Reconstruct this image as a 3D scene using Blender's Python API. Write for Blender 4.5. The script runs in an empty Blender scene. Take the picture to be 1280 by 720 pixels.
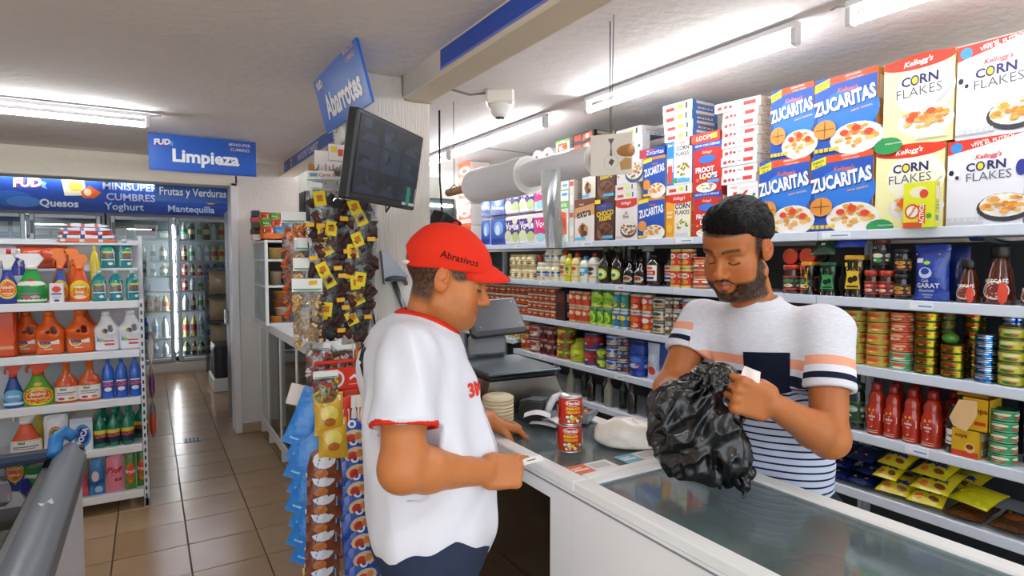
import bpy, bmesh, math, random
import numpy as np
from mathutils import Vector, Matrix, Euler, noise as mnoise

# ------------------------------------------------------------------ camera, world, light, exposure
SC = bpy.context.scene
COL = SC.collection
F_PX, YAW, PITCH, EYE = 750.0, math.radians(31.2), math.radians(2.75), 1.62
cam_d = bpy.data.cameras.new('camera')
cam_d.sensor_width = 36.0
cam_d.lens = F_PX / 1280.0 * 36.0
cam_d.clip_start = 0.02
cam = bpy.data.objects.new('camera', cam_d)
COL.objects.link(cam)
cam.location = (0, 0, EYE)
cam.rotation_euler = (math.radians(90) - PITCH, 0, -YAW)
SC.camera = cam

world = bpy.data.worlds.new('sky')
SC.world = world
world.use_nodes = True
wn = world.node_tree.nodes
wbg = wn['Background']
wbg.inputs['Color'].default_value = (0.80, 0.90, 1.0, 1)
wbg.inputs['Strength'].default_value = 2.3

sun_d = bpy.data.lights.new('sun', 'SUN')
sun_d.energy = 3.0
sun_d.angle = math.radians(0.6)
sun_d.color = (1.0, 0.95, 0.86)
sun = bpy.data.objects.new('sun', sun_d)
COL.objects.link(sun)
sun.rotation_euler = (math.radians(-22), math.radians(-18), 0)

portal_d = bpy.data.lights.new('storefront_portal', 'AREA')
portal_d.shape = 'RECTANGLE'
portal_d.size, portal_d.size_y = 5.2, 2.3
portal_d.cycles.is_portal = True
portal = bpy.data.objects.new('storefront_portal', portal_d)
COL.objects.link(portal)
portal.location = (-0.6, -1.4, 1.2)
portal.rotation_euler = (math.radians(90), 0, 0)

SC.view_settings.view_transform = 'Standard'
SC.view_settings.look = 'None'
SC.view_settings.gamma = 1.0
SC.view_settings.use_curve_mapping = False
SC.view_settings.exposure = 0.26
SC.cycles.max_bounces = 8
SC.cycles.transparent_max_bounces = 12
SC.cycles.sample_clamp_indirect = 6.0
SC.cycles.caustics_reflective = False
SC.cycles.caustics_refractive = False
TUBE_W = 38.0      # emission strength of the LED tubes

# ------------------------------------------------------------------ helpers: rays, colours, materials
_a, _p = YAW, PITCH
_F = np.array([math.sin(_a) * math.cos(_p), math.cos(_a) * math.cos(_p), -math.sin(_p)])
_R = np.array([math.cos(_a), -math.sin(_a), 0.0])
_U = np.cross(_R, _F)
_C = np.array([0, 0, EYE])
def ray(x, y): return _F + (x - 640) / F_PX * _R - (y - 360) / F_PX * _U
def onX(x, y, X): d = ray(x, y); return _C + d * (X / d[0])
def onY(x, y, Y): d = ray(x, y); return _C + d * (Y / d[1])
def onZ(x, y, Z): d = ray(x, y); return _C + d * ((Z - EYE) / d[2])
def at(x, y, t): return _C + ray(x, y) * t

def lin(h):
    if not isinstance(h, str): return tuple(h)[:3]
    h = h.lstrip('#')
    out = []
    for i in (0, 2, 4):
        c = int(h[i:i + 2], 16) / 255.0
        out.append((c / 12.92 if c <= 0.04045 else ((c + 0.055) / 1.055) ** 2.4) ** 1.02)
    return tuple(out)

MATS = {}
def nd(nt, t, **kw):
    n = nt.nodes.new(t)
    for k, v in kw.items():
        try: n.inputs[k].default_value = v
        except Exception: setattr(n, k, v)
    return n

def mat_attr(name, rough=0.5, metal=0.0, spec=0.5, coat=0.0, bump=0.0, bscale=60.0, var=0.06, vscale=6.0, sss=0.0, trans=0.0, point=False, stretch=None):
    """Colour comes from the mesh's own 'Col' attribute; noise adds wear, grain and fine relief."""
    m = bpy.data.materials.new(name)
    m.use_nodes = True
    nt = m.node_tree
    bs = nt.nodes['Principled BSDF']
    at_ = nd(nt, 'ShaderNodeAttribute'); at_.attribute_name = 'Col'
    tc = nd(nt, 'ShaderNodeTexCoord')
    mp = nd(nt, 'ShaderNodeMapping')
    if stretch: mp.inputs['Scale'].default_value = stretch
    nt.links.new(tc.outputs['Object'], mp.inputs['Vector'])
    nz = nd(nt, 'ShaderNodeTexNoise', Scale=vscale, Detail=4.0)
    nt.links.new(mp.outputs[0], nz.inputs['Vector'])
    mr = nd(nt, 'ShaderNodeMapRange')
    mr.inputs['To Min'].default_value = 1 - var
    mr.inputs['To Max'].default_value = 1 + var
    nt.links.new(nz.outputs['Fac'], mr.inputs['Value'])
    mx = nd(nt, 'ShaderNodeVectorMath', operation='SCALE')
    nt.links.new(at_.outputs['Color'], mx.inputs[0])
    nt.links.new(mr.outputs[0], mx.inputs['Scale'])
    nt.links.new(mx.outputs[0], bs.inputs['Base Color'])
    bs.inputs['Roughness'].default_value = rough
    bs.inputs['Metallic'].default_value = metal
    bs.inputs['Specular IOR Level'].default_value = spec
    bs.inputs['Coat Weight'].default_value = coat
    if sss:
        bs.inputs['Subsurface Weight'].default_value = sss
        bs.inputs['Subsurface Radius'].default_value = (0.012, 0.005, 0.003)
        bs.inputs['Subsurface Scale'].default_value = 1.0
    if trans:
        bs.inputs['Transmission Weight'].default_value = trans
    if bump:
        nb = nd(nt, 'ShaderNodeTexNoise', Scale=bscale, Detail=5.0)
        nt.links.new(mp.outputs[0], nb.inputs['Vector'])
        bp = nd(nt, 'ShaderNodeBump', Strength=bump, Distance=0.01)
        nt.links.new(nb.outputs['Fac'], bp.inputs['Height'])
        nt.links.new(bp.outputs[0], bs.inputs['Normal'])
    MATS[name] = m
    return m

mat_attr('matte', 0.75, spec=0.3, bump=0.05, bscale=120)
mat_attr('card', 0.5, spec=0.4, var=0.03)
mat_attr('plastic', 0.34, spec=0.5, var=0.03)
mat_attr('gloss', 0.12, spec=0.6, coat=0.3, var=0.03)
mat_attr('metal', 0.28, metal=1.0, var=0.08)
mat_attr('steel', 0.36, metal=1.0, var=0.15, vscale=30, stretch=(1, 14, 1))
mat_attr('painted', 0.42, spec=0.45, var=0.03, bump=0.02, bscale=40)
mat_attr('plaster', 0.88, spec=0.2, var=0.05, vscale=1.6, bump=0.35, bscale=26)
mat_attr('stucco', 0.85, spec=0.2, var=0.06, vscale=3, bump=0.9, bscale=34, stretch=(5, 5, 0.35))
mat_attr('ceiling', 0.9, spec=0.2, var=0.07, vscale=1.2, bump=0.6, bscale=16, stretch=(1, 1.6, 1))
mat_attr('cloth', 0.85, spec=0.2, var=0.04, vscale=14, bump=0.12, bscale=260)
mat_attr('tile', 0.22, spec=0.5, var=0.10, vscale=5, bump=0.02, bscale=30)
mat_attr('crinkle', 0.22, spec=0.6, coat=0.2, var=0.06, bump=0.45, bscale=38)
mat_attr('milky', 0.38, spec=0.5, var=0.03, bump=0.3, bscale=30)
mat_attr('food', 0.55, spec=0.45, var=0.25, vscale=60, bump=0.5, bscale=90)
mat_attr('skin', 0.44, spec=0.4, var=0.06, vscale=40, bump=0.06, bscale=300, sss=0.12)
mat_attr('hair', 0.6, spec=0.15, var=0.4, vscale=160, bump=0.7, bscale=170)

def mat_emit(name, col, strength):
    m = bpy.data.materials.new(name); m.use_nodes = True
    nt = m.node_tree
    bs = nt.nodes['Principled BSDF']
    bs.inputs['Base Color'].default_value = (*col, 1)
    bs.inputs['Emission Color'].default_value = (*col, 1)
    bs.inputs['Emission Strength'].default_value = strength
    MATS[name] = m
mat_emit('tube', (0.93, 0.96, 1.0), TUBE_W)

def mat_glass(name, tint=(0.93, 0.97, 0.96), refl=1.0, haze=0.0, rough=0.0):
    """thin glass: most light passes, a Fresnel share is mirrored, haze is a film of scatter on it."""
    m = bpy.data.materials.new(name); m.use_nodes = True
    nt = m.node_tree
    nt.nodes.remove(nt.nodes['Principled BSDF'])
    out = nt.nodes['Material Output']
    tr = nd(nt, 'ShaderNodeBsdfTransparent'); tr.inputs['Color'].default_value = (*tint, 1)
    gl = nd(nt, 'ShaderNodeBsdfGlossy', Roughness=rough)
    lw = nd(nt, 'ShaderNodeFresnel', IOR=1.5)
    ml = nd(nt, 'ShaderNodeMath', operation='MULTIPLY'); ml.inputs[1].default_value = refl
    nt.links.new(lw.outputs[0], ml.inputs[0])
    a = nd(nt, 'ShaderNodeMixShader')
    nt.links.new(ml.outputs[0], a.inputs[0]); nt.links.new(tr.outputs[0], a.inputs[1]); nt.links.new(gl.outputs[0], a.inputs[2])
    last = a
    if haze:
        df = nd(nt, 'ShaderNodeBsdfDiffuse'); df.inputs['Color'].default_value = (0.62, 0.76, 0.80, 1)
        nz = nd(nt, 'ShaderNodeTexNoise', Scale=4.0, Detail=5.0)
        mr = nd(nt, 'ShaderNodeMapRange'); mr.inputs['To Min'].default_value = haze * 0.4; mr.inputs['To Max'].default_value = haze * 1.6
        nt.links.new(nz.outputs['Fac'], mr.inputs['Value'])
        b = nd(nt, 'ShaderNodeMixShader')
        nt.links.new(mr.outputs[0], b.inputs[0]); nt.links.new(a.outputs[0], b.inputs[1]); nt.links.new(df.outputs[0], b.inputs[2])
        last = b
    nt.links.new(last.outputs[0], out.inputs[0])
    MATS[name] = m
mat_glass('glass', refl=1.3)
mat_glass('counter_glass', tint=(0.86, 0.92, 0.92), refl=0.75, haze=0.085, rough=0.04)
mat_glass('film', tint=(0.96, 0.96, 0.97), refl=1.8, haze=0.05, rough=0.12)
mat_glass('bag_film', tint=(0.85, 0.86, 0.9), refl=1.4, haze=0.34, rough=0.2)

# ------------------------------------------------------------------ mesh builder
class B:
    def __init__(s):
        s.v = []; s.f = []; s.c = []; s.m = []; s.s = []; s.mats = []
    def mi(s, mat):
        if mat not in s.mats: s.mats.append(mat)
        return s.mats.index(mat)
    def add(s, vs, fs, col, mat='card', smooth=False, M=None):
        o = len(s.v); k = s.mi(mat)
        if M is not None:
            vs = [tuple(M @ Vector(p)) for p in vs]
        s.v.extend([tuple(p) for p in vs])
        multi = isinstance(col, list)
        cc = None if multi else lin(col)
        for i, f in enumerate(fs):
            s.f.append(tuple(j + o for j in f)); s.m.append(k); s.s.append(smooth)
            s.c.append(lin(col[i]) if multi else cc)
        return s
    def box(s, x0, y0, z0, x1, y1, z1, col, mat='card', M=None):
        vs = [(x0, y0, z0), (x1, y0, z0), (x1, y1, z0), (x0, y1, z0), (x0, y0, z1), (x1, y0, z1), (x1, y1, z1), (x0, y1, z1)]
        fs = [(0, 3, 2, 1), (4, 5, 6, 7), (0, 1, 5, 4), (1, 2, 6, 5), (2, 3, 7, 6), (3, 0, 4, 7)]   # bottom top front right back left
        return s.add(vs, fs, col, mat, False, M)
    def cbox(s, x0, y0, z0, x1, y1, z1, col, mat='card', e=0.004, M=None):
        """box with chamfered edges (24 verts)"""
        e = min(e, (x1 - x0) / 2.01, (y1 - y0) / 2.01, (z1 - z0) / 2.01)
        X = (x0, x1); Y = (y0, y1); Z = (z0, z1); g = (e, -e)
        vs = []; ix = {}
        for i in (0, 1):
            for j in (0, 1):
                for k in (0, 1):
                    ix[(i, j, k, 0)] = len(vs); vs.append((X[i], Y[j] + g[j], Z[k] + g[k]))
                    ix[(i, j, k, 1)] = len(vs); vs.append((X[i] + g[i], Y[j], Z[k] + g[k]))
                    ix[(i, j, k, 2)] = len(vs); vs.append((X[i] + g[i], Y[j] + g[j], Z[k]))
        q = lambda *a: tuple(ix[t] for t in a)
        fs = [q((0,0,0,0),(0,0,1,0),(0,1,1,0),(0,1,0,0)), q((1,0,0,0),(1,1,0,0),(1,1,1,0),(1,0,1,0)),
              q((0,0,0,1),(1,0,0,1),(1,0,1,1),(0,0,1,1)), q((0,1,0,1),(0,1,1,1),(1,1,1,1),(1,1,0,1)),
              q((0,0,0,2),(0,1,0,2),(1,1,0,2),(1,0,0,2)), q((0,0,1,2),(1,0,1,2),(1,1,1,2),(0,1,1,2))]
        for j in (0, 1):
            for k in (0, 1):
                fs.append(q((0,j,k,1),(1,j,k,1),(1,j,k,2),(0,j,k,2)))
        for i in (0, 1):
            for k in (0, 1):
                fs.append(q((i,0,k,0),(i,1,k,0),(i,1,k,2),(i,0,k,2)))
            for j in (0, 1):
                fs.append(q((i,j,0,0),(i,j,1,0),(i,j,1,1),(i,j,0,1)))
        for i in (0, 1):
            for j in (0, 1):
                for k in (0, 1):
                    fs.append(q((i,j,k,0),(i,j,k,1),(i,j,k,2)))
        return s.add(vs, fs, col, mat, False, M)
    def lathe(s, prof, n=20, col='ffffff', mat='plastic', sx=1.0, sy=1.0, M=None, smooth=True, caps=True):
        """prof: (r, z) or (r, z, colour of the band that ends here)"""
        vs = []; fs = []; cs = []
        for p in prof:
            for i in range(n):
                a = 2 * math.pi * i / n
                vs.append((p[0] * math.sin(a) * sx, -p[0] * math.cos(a) * sy, p[1]))
        for k in range(len(prof) - 1):
            c = prof[k + 1][2] if len(prof[k + 1]) > 2 else col
            for i in range(n):
                j = (i + 1) % n
                fs.append((k * n + i, k * n + j, (k + 1) * n + j, (k + 1) * n + i)); cs.append(c)
        if caps:
            c0 = prof[1][2] if len(prof[1]) > 2 else col
            c1 = prof[-1][2] if len(prof[-1]) > 2 else col
            fs.append(tuple(reversed(range(n)))); cs.append(c0)
            o = (len(prof) - 1) * n
            fs.append(tuple(range(o, o + n))); cs.append(c1)
        return s.add(vs, fs, cs, mat, smooth, M)
    def tube(s, pts, r, col, mat='plastic', n=8, M=None, caps=True):
        pts = [Vector(p) for p in pts]
        rr = r if isinstance(r, (list, tuple)) else [r] * len(pts)
        vs = []; fs = []
        prev = None
        for i, p in enumerate(pts):
            t = (pts[min(i + 1, len(pts) - 1)] - pts[max(i - 1, 0)]).normalized()
            if prev is None:
                u = t.cross(Vector((0, 0, 1)))
                if u.length < 1e-3: u = t.cross(Vector((1, 0, 0)))
            else:
                u = prev - t * prev.dot(t)
                if u.length < 1e-4: u = t.cross(Vector((1, 0, 0)))
            u.normalize(); prev = u; w = t.cross(u)
            for k in range(n):
                a = 2 * math.pi * k / n
                vs.append(tuple(p + (u * math.cos(a) + w * math.sin(a)) * rr[i]))
        for i in range(len(pts) - 1):
            for k in range(n):
                j = (k + 1) % n
                fs.append((i * n + k, i * n + j, (i + 1) * n + j, (i + 1) * n + k))
        if caps:
            fs.append(tuple(reversed(range(n)))); fs.append(tuple(range((len(pts) - 1) * n, len(pts) * n)))
        return s.add(vs, fs, col, mat, True, M)
    def prism(s, poly, d0, d1, col, mat='card', axis='y', M=None, smooth=False):
        """polygon (u, v) extruded; axis y: (u, d, v); z: (u, v, d); x: (d, u, v)"""
        def P(u, v, d): return (u, d, v) if axis == 'y' else ((u, v, d) if axis == 'z' else (d, u, v))
        n = len(poly)
        vs = [P(u, v, d0) for u, v in poly] + [P(u, v, d1) for u, v in poly]
        fs = [tuple(range(n)), tuple(reversed(range(n, 2 * n)))] + [(i, i + n, (i + 1) % n + n, (i + 1) % n) for i in range(n)]
        return s.add(vs, fs, col, mat, smooth, M)
    def grid(s, fn, nu, nv, col, mat='plastic', smooth=True, closed_u=False, M=None):
        """fn(u, v) -> point, u, v in 0..1; col may be a function of u, v"""
        vs = [fn(i / nu, j / nv) for j in range(nv + 1) for i in range(nu if closed_u else nu + 1)]
        w = nu if closed_u else nu + 1
        fs = []; cs = []
        for j in range(nv):
            for i in range(nu):
                k = (i + 1) % w if closed_u else i + 1
                fs.append((j * w + i, j * w + k, (j + 1) * w + k, (j + 1) * w + i))
                cs.append(col((i + .5) / nu, (j + .5) / nv) if callable(col) else col)
        return s.add(vs, fs, cs, mat, smooth, M)
    def mesh(s, name):
        me = bpy.data.meshes.new(name)
        me.from_pydata(s.v, [], s.f)
        for k in s.mats: me.materials.append(MATS[k])
        a = me.attributes.new('Col', 'FLOAT_COLOR', 'FACE')
        a.data.foreach_set('color', np.array([(*c, 1.0) for c in s.c], dtype=np.float32).ravel())
        me.polygons.foreach_set('material_index', np.array(s.m, dtype=np.int32))
        me.polygons.foreach_set('use_smooth', np.array(s.s, dtype=bool))
        me.update()
        return me

def ob(name, data, parent=None, loc=(0, 0, 0), rot=(0, 0, 0)):
    if isinstance(data, B): data = data.mesh(name)
    o = bpy.data.objects.new(name, data)
    COL.objects.link(o)
    o.location = loc; o.rotation_euler = rot
    if parent is not None: o.parent = parent
    return o
def empty(name, loc=(0, 0, 0), rz=0.0):
    o = ob(name, None, None, loc, (0, 0, rz)); o.empty_display_size = 0.05
    return o
def tag(o, label, cat, group=None, kind=None):
    o['label'] = label; o['category'] = cat
    if group: o['group'] = group
    if kind: o['kind'] = kind
    return o
def struct(name, data, label=None, parent=None, loc=(0, 0, 0), rot=(0, 0, 0)):
    o = ob(name, data, parent, loc, rot); o['kind'] = 'structure'
    if label: o['label'] = label
    return o

# ------------------------------------------------------------------ flat print: text and shapes as thin geometry
_TX = {}
def glyphs(txt, bold=0.0, shear=0.0, spacing=1.0):
    k = (txt, bold, shear, spacing)
    if k not in _TX:
        cu = bpy.data.curves.new('t', 'FONT'); cu.body = txt; cu.size = 1.0
        cu.resolution_u = 2; cu.offset = bold; cu.shear = shear; cu.space_character = spacing
        cu.fill_mode = 'FRONT'
        o = bpy.data.objects.new('t', cu)
        me = bpy.data.meshes.new_from_object(o)
        vs = np.array([v.co[:2] for v in me.vertices]) if len(me.vertices) else np.zeros((0, 2))
        fs = [tuple(p.vertices) for p in me.polygons]
        bpy.data.objects.remove(o); bpy.data.curves.remove(cu); bpy.data.meshes.remove(me)
        if len(vs):
            lo, hi = vs.min(0), vs.max(0)
            h = max(hi[1] - lo[1], 1e-5)
            vs = (vs - (lo + hi) / 2) / h
            asp = (hi[0] - lo[0]) / h
        else: asp = 1
        _TX[k] = (vs, fs, asp)
    return _TX[k]

def flat_map(w, h, off=0.0, x0=None, z0=0.0):
    """face u,v (0..1) to a plane at y = off, facing -y"""
    x0 = -w / 2 if x0 is None else x0
    return lambda mx, my, k: (x0 + mx, off - 0.0005 * k - 0.0004, z0 + my)
def cyl_map(r, w, z0=0.0, sy=1.0):
    """arc metres mx (0..w, centred on the front) to a cylinder round z"""
    def f(mx, my, k):
        a = (mx - w / 2) / r
        q = r + 0.0006 + 0.0004 * k
        return (q * math.sin(a), -q * math.cos(a) * sy, z0 + my)
    return f

def prints(b, ops, w, h, mp, mat='card', curved=0.0):
    """ops: ('r',u0,v0,u1,v1,col) ('e',u,v,ru,rv,col[,n]) ('p',[(u,v)..],col) ('t',txt,u,v,H,col,{...}); curved = radius, for splitting"""
    for k, op in enumerate(ops):
        kk = 1 + k * 0.35
        if op[0] == 'r':
            _, u0, v0, u1, v1, col = op
            n = max(1, int(math.ceil((u1 - u0) * w / curved / 0.21))) if curved else 1
            vs = []
            for i in range(n + 1):
                u = (u0 + (u1 - u0) * i / n) * w
                vs += [mp(u, v0 * h, kk), mp(u, v1 * h, kk)]
            b.add(vs, [(2 * i, 2 * i + 2, 2 * i + 3, 2 * i + 1) for i in range(n)], col, mat, bool(curved))
        elif op[0] == 'e':
            u, v, ru, rv, col = op[1:6]
            n = op[6] if len(op) > 6 else 14
            rings = 3 if curved else 1
            vs = [mp(u * w, v * h, kk)]
            for q in range(1, rings + 1):
                for i in range(n):
                    a = 2 * math.pi * i / n
                    vs.append(mp((u + ru * q / rings * math.cos(a)) * w, (v + rv * q / rings * math.sin(a)) * h, kk))
            fs = [(0, 1 + i, 1 + (i + 1) % n) for i in range(n)]
            for q in range(1, rings):
                o0, o1 = 1 + (q - 1) * n, 1 + q * n
                fs += [(o0 + i, o1 + i, o1 + (i + 1) % n, o0 + (i + 1) % n) for i in range(n)]
            b.add(vs, fs, col, mat, bool(curved))
        elif op[0] == 'p':
            pts, col = op[1], op[2]
            b.add([mp(u * w, v * h, kk) for u, v in pts], [tuple(range(len(pts)))], col, mat)
        elif op[0] == 't':
            txt, u, v, H, col = op[1:6]
            o = op[6] if len(op) > 6 else {}
            vs, fs, asp = glyphs(txt, o.get('bold', 0.02), o.get('shear', 0.0), o.get('sp', 1.0))
            hh = H * h; ww = hh * asp * o.get('sx', 1.0)
            mw = o.get('w', 0.95) * w
            sx = min(1.0, mw / ww) * o.get('sx', 1.0) if ww > 0 else 1.0
            ca, sa = math.cos(math.radians(o.get('rot', 0))), math.sin(math.radians(o.get('rot', 0)))
            P = []
            for x, y in vs:
                x *= hh * sx; y *= hh
                if 'arc' in o: y += -o['arc'] * h * (2 * x / max(ww, 1e-6)) ** 2
                P.append(mp(u * w + x * ca - y * sa, v * h + x * sa + y * ca, kk + 0.6))
            b.add(P, fs, col, mat)
    return b

# ------------------------------------------------------------------ things made of shared meshes
class Kind:
    """a kind of thing: name, root mesh, and (part name, mesh, label or None, [(sub-part name, mesh)]) parts"""
    def __init__(s, name, root, parts=(), cat=None):
        s.name, s.root, s.parts, s.cat = name, root, parts, cat or name.split('_')[-1]
def place(k, loc, rz, label, group=None, cat=None, rot=None, scale=None):
    o = ob(k.name, k.root, None, loc, rot if rot else (0, 0, rz))
    if scale: o.scale = scale
    tag(o, label, cat or k.cat, group)
    for p in k.parts:
        c = ob(p[0], p[1], o)
        if len(p) > 2 and p[2]: c['label'] = p[2]
        for q in (p[3] if len(p) > 3 else ()):
            ob(q[0], q[1], c)
    return o
ORD = ['first', 'second', 'third', 'fourth', 'fifth', 'sixth', 'seventh', 'eighth', 'ninth', 'tenth', 'eleventh', 'twelfth', 'thirteenth', 'fourteenth', 'fifteenth', 'sixteenth']

# ------------------------------------------------------------------ smooth solids: a distance field and its surface
class SDF:
    def __init__(s, lo, hi, res):
        s.lo = np.array(lo, float); s.res = res
        n = np.ceil((np.array(hi, float) - s.lo) / res).astype(int) + 1
        s.ax = [s.lo[i] + res * np.arange(n[i]) for i in range(3)]
        s.d = np.full(tuple(n), 0.06, np.float32)
    def win(s, lo, hi):
        sl = []
        for i in range(3):
            a = int(np.floor((lo[i] - s.lo[i]) / s.res)); b = int(np.ceil((hi[i] - s.lo[i]) / s.res)) + 1
            sl.append(slice(max(0, a), max(0, min(len(s.ax[i]), b))))
        return tuple(sl)
    def P(s, w): return s.ax[0][w[0]][:, None, None], s.ax[1][w[1]][None, :, None], s.ax[2][w[2]][None, None, :]
    def op(s, fn, lo, hi, k=0.0, mode='add'):
        m = k + 4 * s.res
        w = s.win(np.array(lo) - m, np.array(hi) + m)
        X, Y, Z = s.P(w)
        if any(q.stop <= q.start for q in w): return s
        b = fn(X, Y, Z); a = s.d[w]
        if mode == 'sub': a, b = -a, -b; a = -s.d[w]; b = fn(X, Y, Z)
        if k > 0:
            h = np.maximum(k - np.abs(a - b), 0) / k
            r = np.minimum(a, b) - h * h * k * 0.25
        else: r = np.minimum(a, b)
        s.d[w] = -r if mode == 'sub' else r
        return s
    def cone(s, a, b, ra, rb=None, k=0.01, mode='add'):
        a = np.array(a, float); b = np.array(b, float); rb = ra if rb is None else rb
        ba = b - a; L = max(ba @ ba, 1e-9)
        def f(X, Y, Z):
            px, py, pz = X - a[0], Y - a[1], Z - a[2]
            t = np.clip((px * ba[0] + py * ba[1] + pz * ba[2]) / L, 0, 1)
            return np.sqrt((px - t * ba[0]) ** 2 + (py - t * ba[1]) ** 2 + (pz - t * ba[2]) ** 2) - (ra + (rb - ra) * t)
        R = max(ra, rb)
        return s.op(f, np.minimum(a, b) - R, np.maximum(a, b) + R, k, mode)
    def chain(s, pts, rs, k=0.01):
        for i in range(len(pts) - 1): s.cone(pts[i], pts[i + 1], rs[i], rs[i + 1], k)
        return s
    def ell(s, c, r, k=0.01, mode='add', R=None):
        c = np.array(c, float); r = np.array(r, float); M = np.eye(3) if R is None else np.array(R)
        def f(X, Y, Z):
            px, py, pz = X - c[0], Y - c[1], Z - c[2]
            q = [M[0][i] * px + M[1][i] * py + M[2][i] * pz for i in range(3)]
            k0 = np.sqrt(sum((q[i] / r[i]) ** 2 for i in range(3))); k1 = np.sqrt(sum((q[i] / r[i] ** 2) ** 2 for i in range(3)))
            return k0 * (k0 - 1) / np.maximum(k1, 1e-6)
        return s.op(f, c - r.max(), c + r.max(), k, mode)
    def box(s, c, h, rd=0.0, k=0.0, mode='add', R=None):
        c = np.array(c, float); h = np.array(h, float); M = np.eye(3) if R is None else np.array(R)
        def f(X, Y, Z):
            px, py, pz = X - c[0], Y - c[1], Z - c[2]
            q = [np.abs(M[0][i] * px + M[1][i] * py + M[2][i] * pz) - (h[i] - rd) for i in range(3)]
            return np.sqrt(sum(np.maximum(v, 0) ** 2 for v in q)) + np.minimum(np.maximum(np.maximum(q[0], q[1]), q[2]), 0) - rd
        e = np.linalg.norm(h)
        return s.op(f, c - e, c + e, k, mode)
    def surf(s):
        D = s.d; neg = D < 0
        n = D.shape
        c = np.zeros((n[0] - 1, n[1] - 1, n[2] - 1), np.uint8)
        offs = [(i, j, k) for i in (0, 1) for j in (0, 1) for k in (0, 1)]
        for i, j, k in offs: c += neg[i:n[0] - 1 + i, j:n[1] - 1 + j, k:n[2] - 1 + k]
        act = np.argwhere((c > 0) & (c < 8))
        idx = np.full(c.shape, -1, np.int32); idx[act[:, 0], act[:, 1], act[:, 2]] = np.arange(len(act))
        val = np.stack([D[act[:, 0] + i, act[:, 1] + j, act[:, 2] + k] for i, j, k in offs], 1).astype(float)
        O = np.array(offs, float)
        acc = np.zeros((len(act), 3)); cnt = np.zeros(len(act))
        for a in range(8):
            for b in range(a + 1, 8):
                if np.abs(O[a] - O[b]).sum() != 1: continue
                m = (val[:, a] < 0) != (val[:, b] < 0)
                t = val[m, a] / (val[m, a] - val[m, b])
                acc[m] += O[a] + t[:, None] * (O[b] - O[a]); cnt[m] += 1
        V = s.lo + s.res * (act + acc / cnt[:, None])
        Q = []
        for ax in range(3):
            sl0 = [slice(None)] * 3; sl1 = [slice(None)] * 3
            sl0[ax] = slice(0, n[ax] - 1); sl1[ax] = slice(1, n[ax])
            e = np.argwhere(neg[tuple(sl0)] != neg[tuple(sl1)])
            u, v = (ax + 1) % 3, (ax + 2) % 3
            ok = (e[:, u] > 0) & (e[:, v] > 0) & (e[:, u] < n[u] - 1) & (e[:, v] < n[v] - 1)
            e = e[ok]
            flip = neg[e[:, 0], e[:, 1], e[:, 2]]
            def at_(du, dv):
                q = e.copy(); q[:, u] += du; q[:, v] += dv
                return idx[q[:, 0], q[:, 1], q[:, 2]]
            q = np.stack([at_(-1, -1), at_(0, -1), at_(0, 0), at_(-1, 0)], 1)
            q[~flip] = q[~flip][:, ::-1]
            Q.append(q)
        Q = np.concatenate(Q); Q = Q[(Q >= 0).all(1)]
        return V, Q
def vnoise(P, sc, seed=0):
    """smooth value noise on an (n, 3) array, -1..1"""
    p = P * sc + seed * 17.3; i = np.floor(p).astype(np.int64); f = p - i; f = f * f * (3 - 2 * f)
    def h(a, b, c):
        x = (a * 73856093) ^ (b * 19349663) ^ (c * 83492791) ^ (seed * 2654435)
        x = (x ^ (x >> 13)) * 1274126177 & 0x7fffffff
        return ((x ^ (x >> 16)) & 0xffff) / 32767.5 - 1
    r = 0
    for a in (0, 1):
        for b in (0, 1):
            for c in (0, 1):
                w = (f[:, 0] if a else 1 - f[:, 0]) * (f[:, 1] if b else 1 - f[:, 1]) * (f[:, 2] if c else 1 - f[:, 2])
                r = r + w * h(i[:, 0] + a, i[:, 1] + b, i[:, 2] + c)
    return r
def grid_mesh(name, V, Q, mats, col, extra=None, smooth=True):
    """numpy vertices and quads to a mesh; col: one colour or one per vertex (linear)"""
    me = bpy.data.meshes.new(name)
    me.vertices.add(len(V)); me.vertices.foreach_set('co', np.asarray(V, np.float32).ravel())
    me.loops.add(Q.size); me.loops.foreach_set('vertex_index', np.asarray(Q, np.int32).ravel())
    me.polygons.add(len(Q)); me.polygons.foreach_set('loop_start', np.arange(0, Q.size, Q.shape[1], dtype=np.int32))
    me.polygons.foreach_set('loop_total', np.full(len(Q), Q.shape[1], np.int32))
    for m in (mats if isinstance(mats, (list, tuple)) else [mats]): me.materials.append(MATS[m])
    me.update(calc_edges=True); me.validate()
    a = me.attributes.new('Col', 'FLOAT_COLOR', 'POINT')
    C_ = np.ones((len(V), 4), np.float32); C_[:, :3] = np.asarray(col, np.float32) if not isinstance(col, str) else np.array(lin(col))
    a.data.foreach_set('color', C_.ravel())
    for k, v in (extra or {}).items():
        q = me.attributes.new(k, 'FLOAT', 'POINT'); q.data.foreach_set('value', np.asarray(v, np.float32))
    me.polygons.foreach_set('use_smooth', np.full(len(Q), smooth, bool))
    return me
def relax(V, Q, n=2, f=0.5):
    """a little smoothing of a quad surface"""
    E = np.concatenate([Q[:, [i, (i + 1) % 4]] for i in range(4)])
    for _ in range(n):
        s_ = np.zeros_like(V); c = np.zeros(len(V))
        for a, b in ((0, 1), (1, 0)):
            for d in range(3): s_[:, d] += np.bincount(E[:, a], V[E[:, b], d], len(V))
            c += np.bincount(E[:, a], minlength=len(V))
        V = V + f * (s_ / np.maximum(c, 1)[:, None] - V)
    return V

# ================================================================== THE SETTING
CEIL = 2.51
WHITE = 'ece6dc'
rnd = random.Random(7)
b = B(); b.box(-4.5, -1.4, -0.12, 2.95, 10.3, -0.012, '6f6154', 'matte'); floor = struct('floor', b, 'cream glazed tile floor of the shop')
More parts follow.
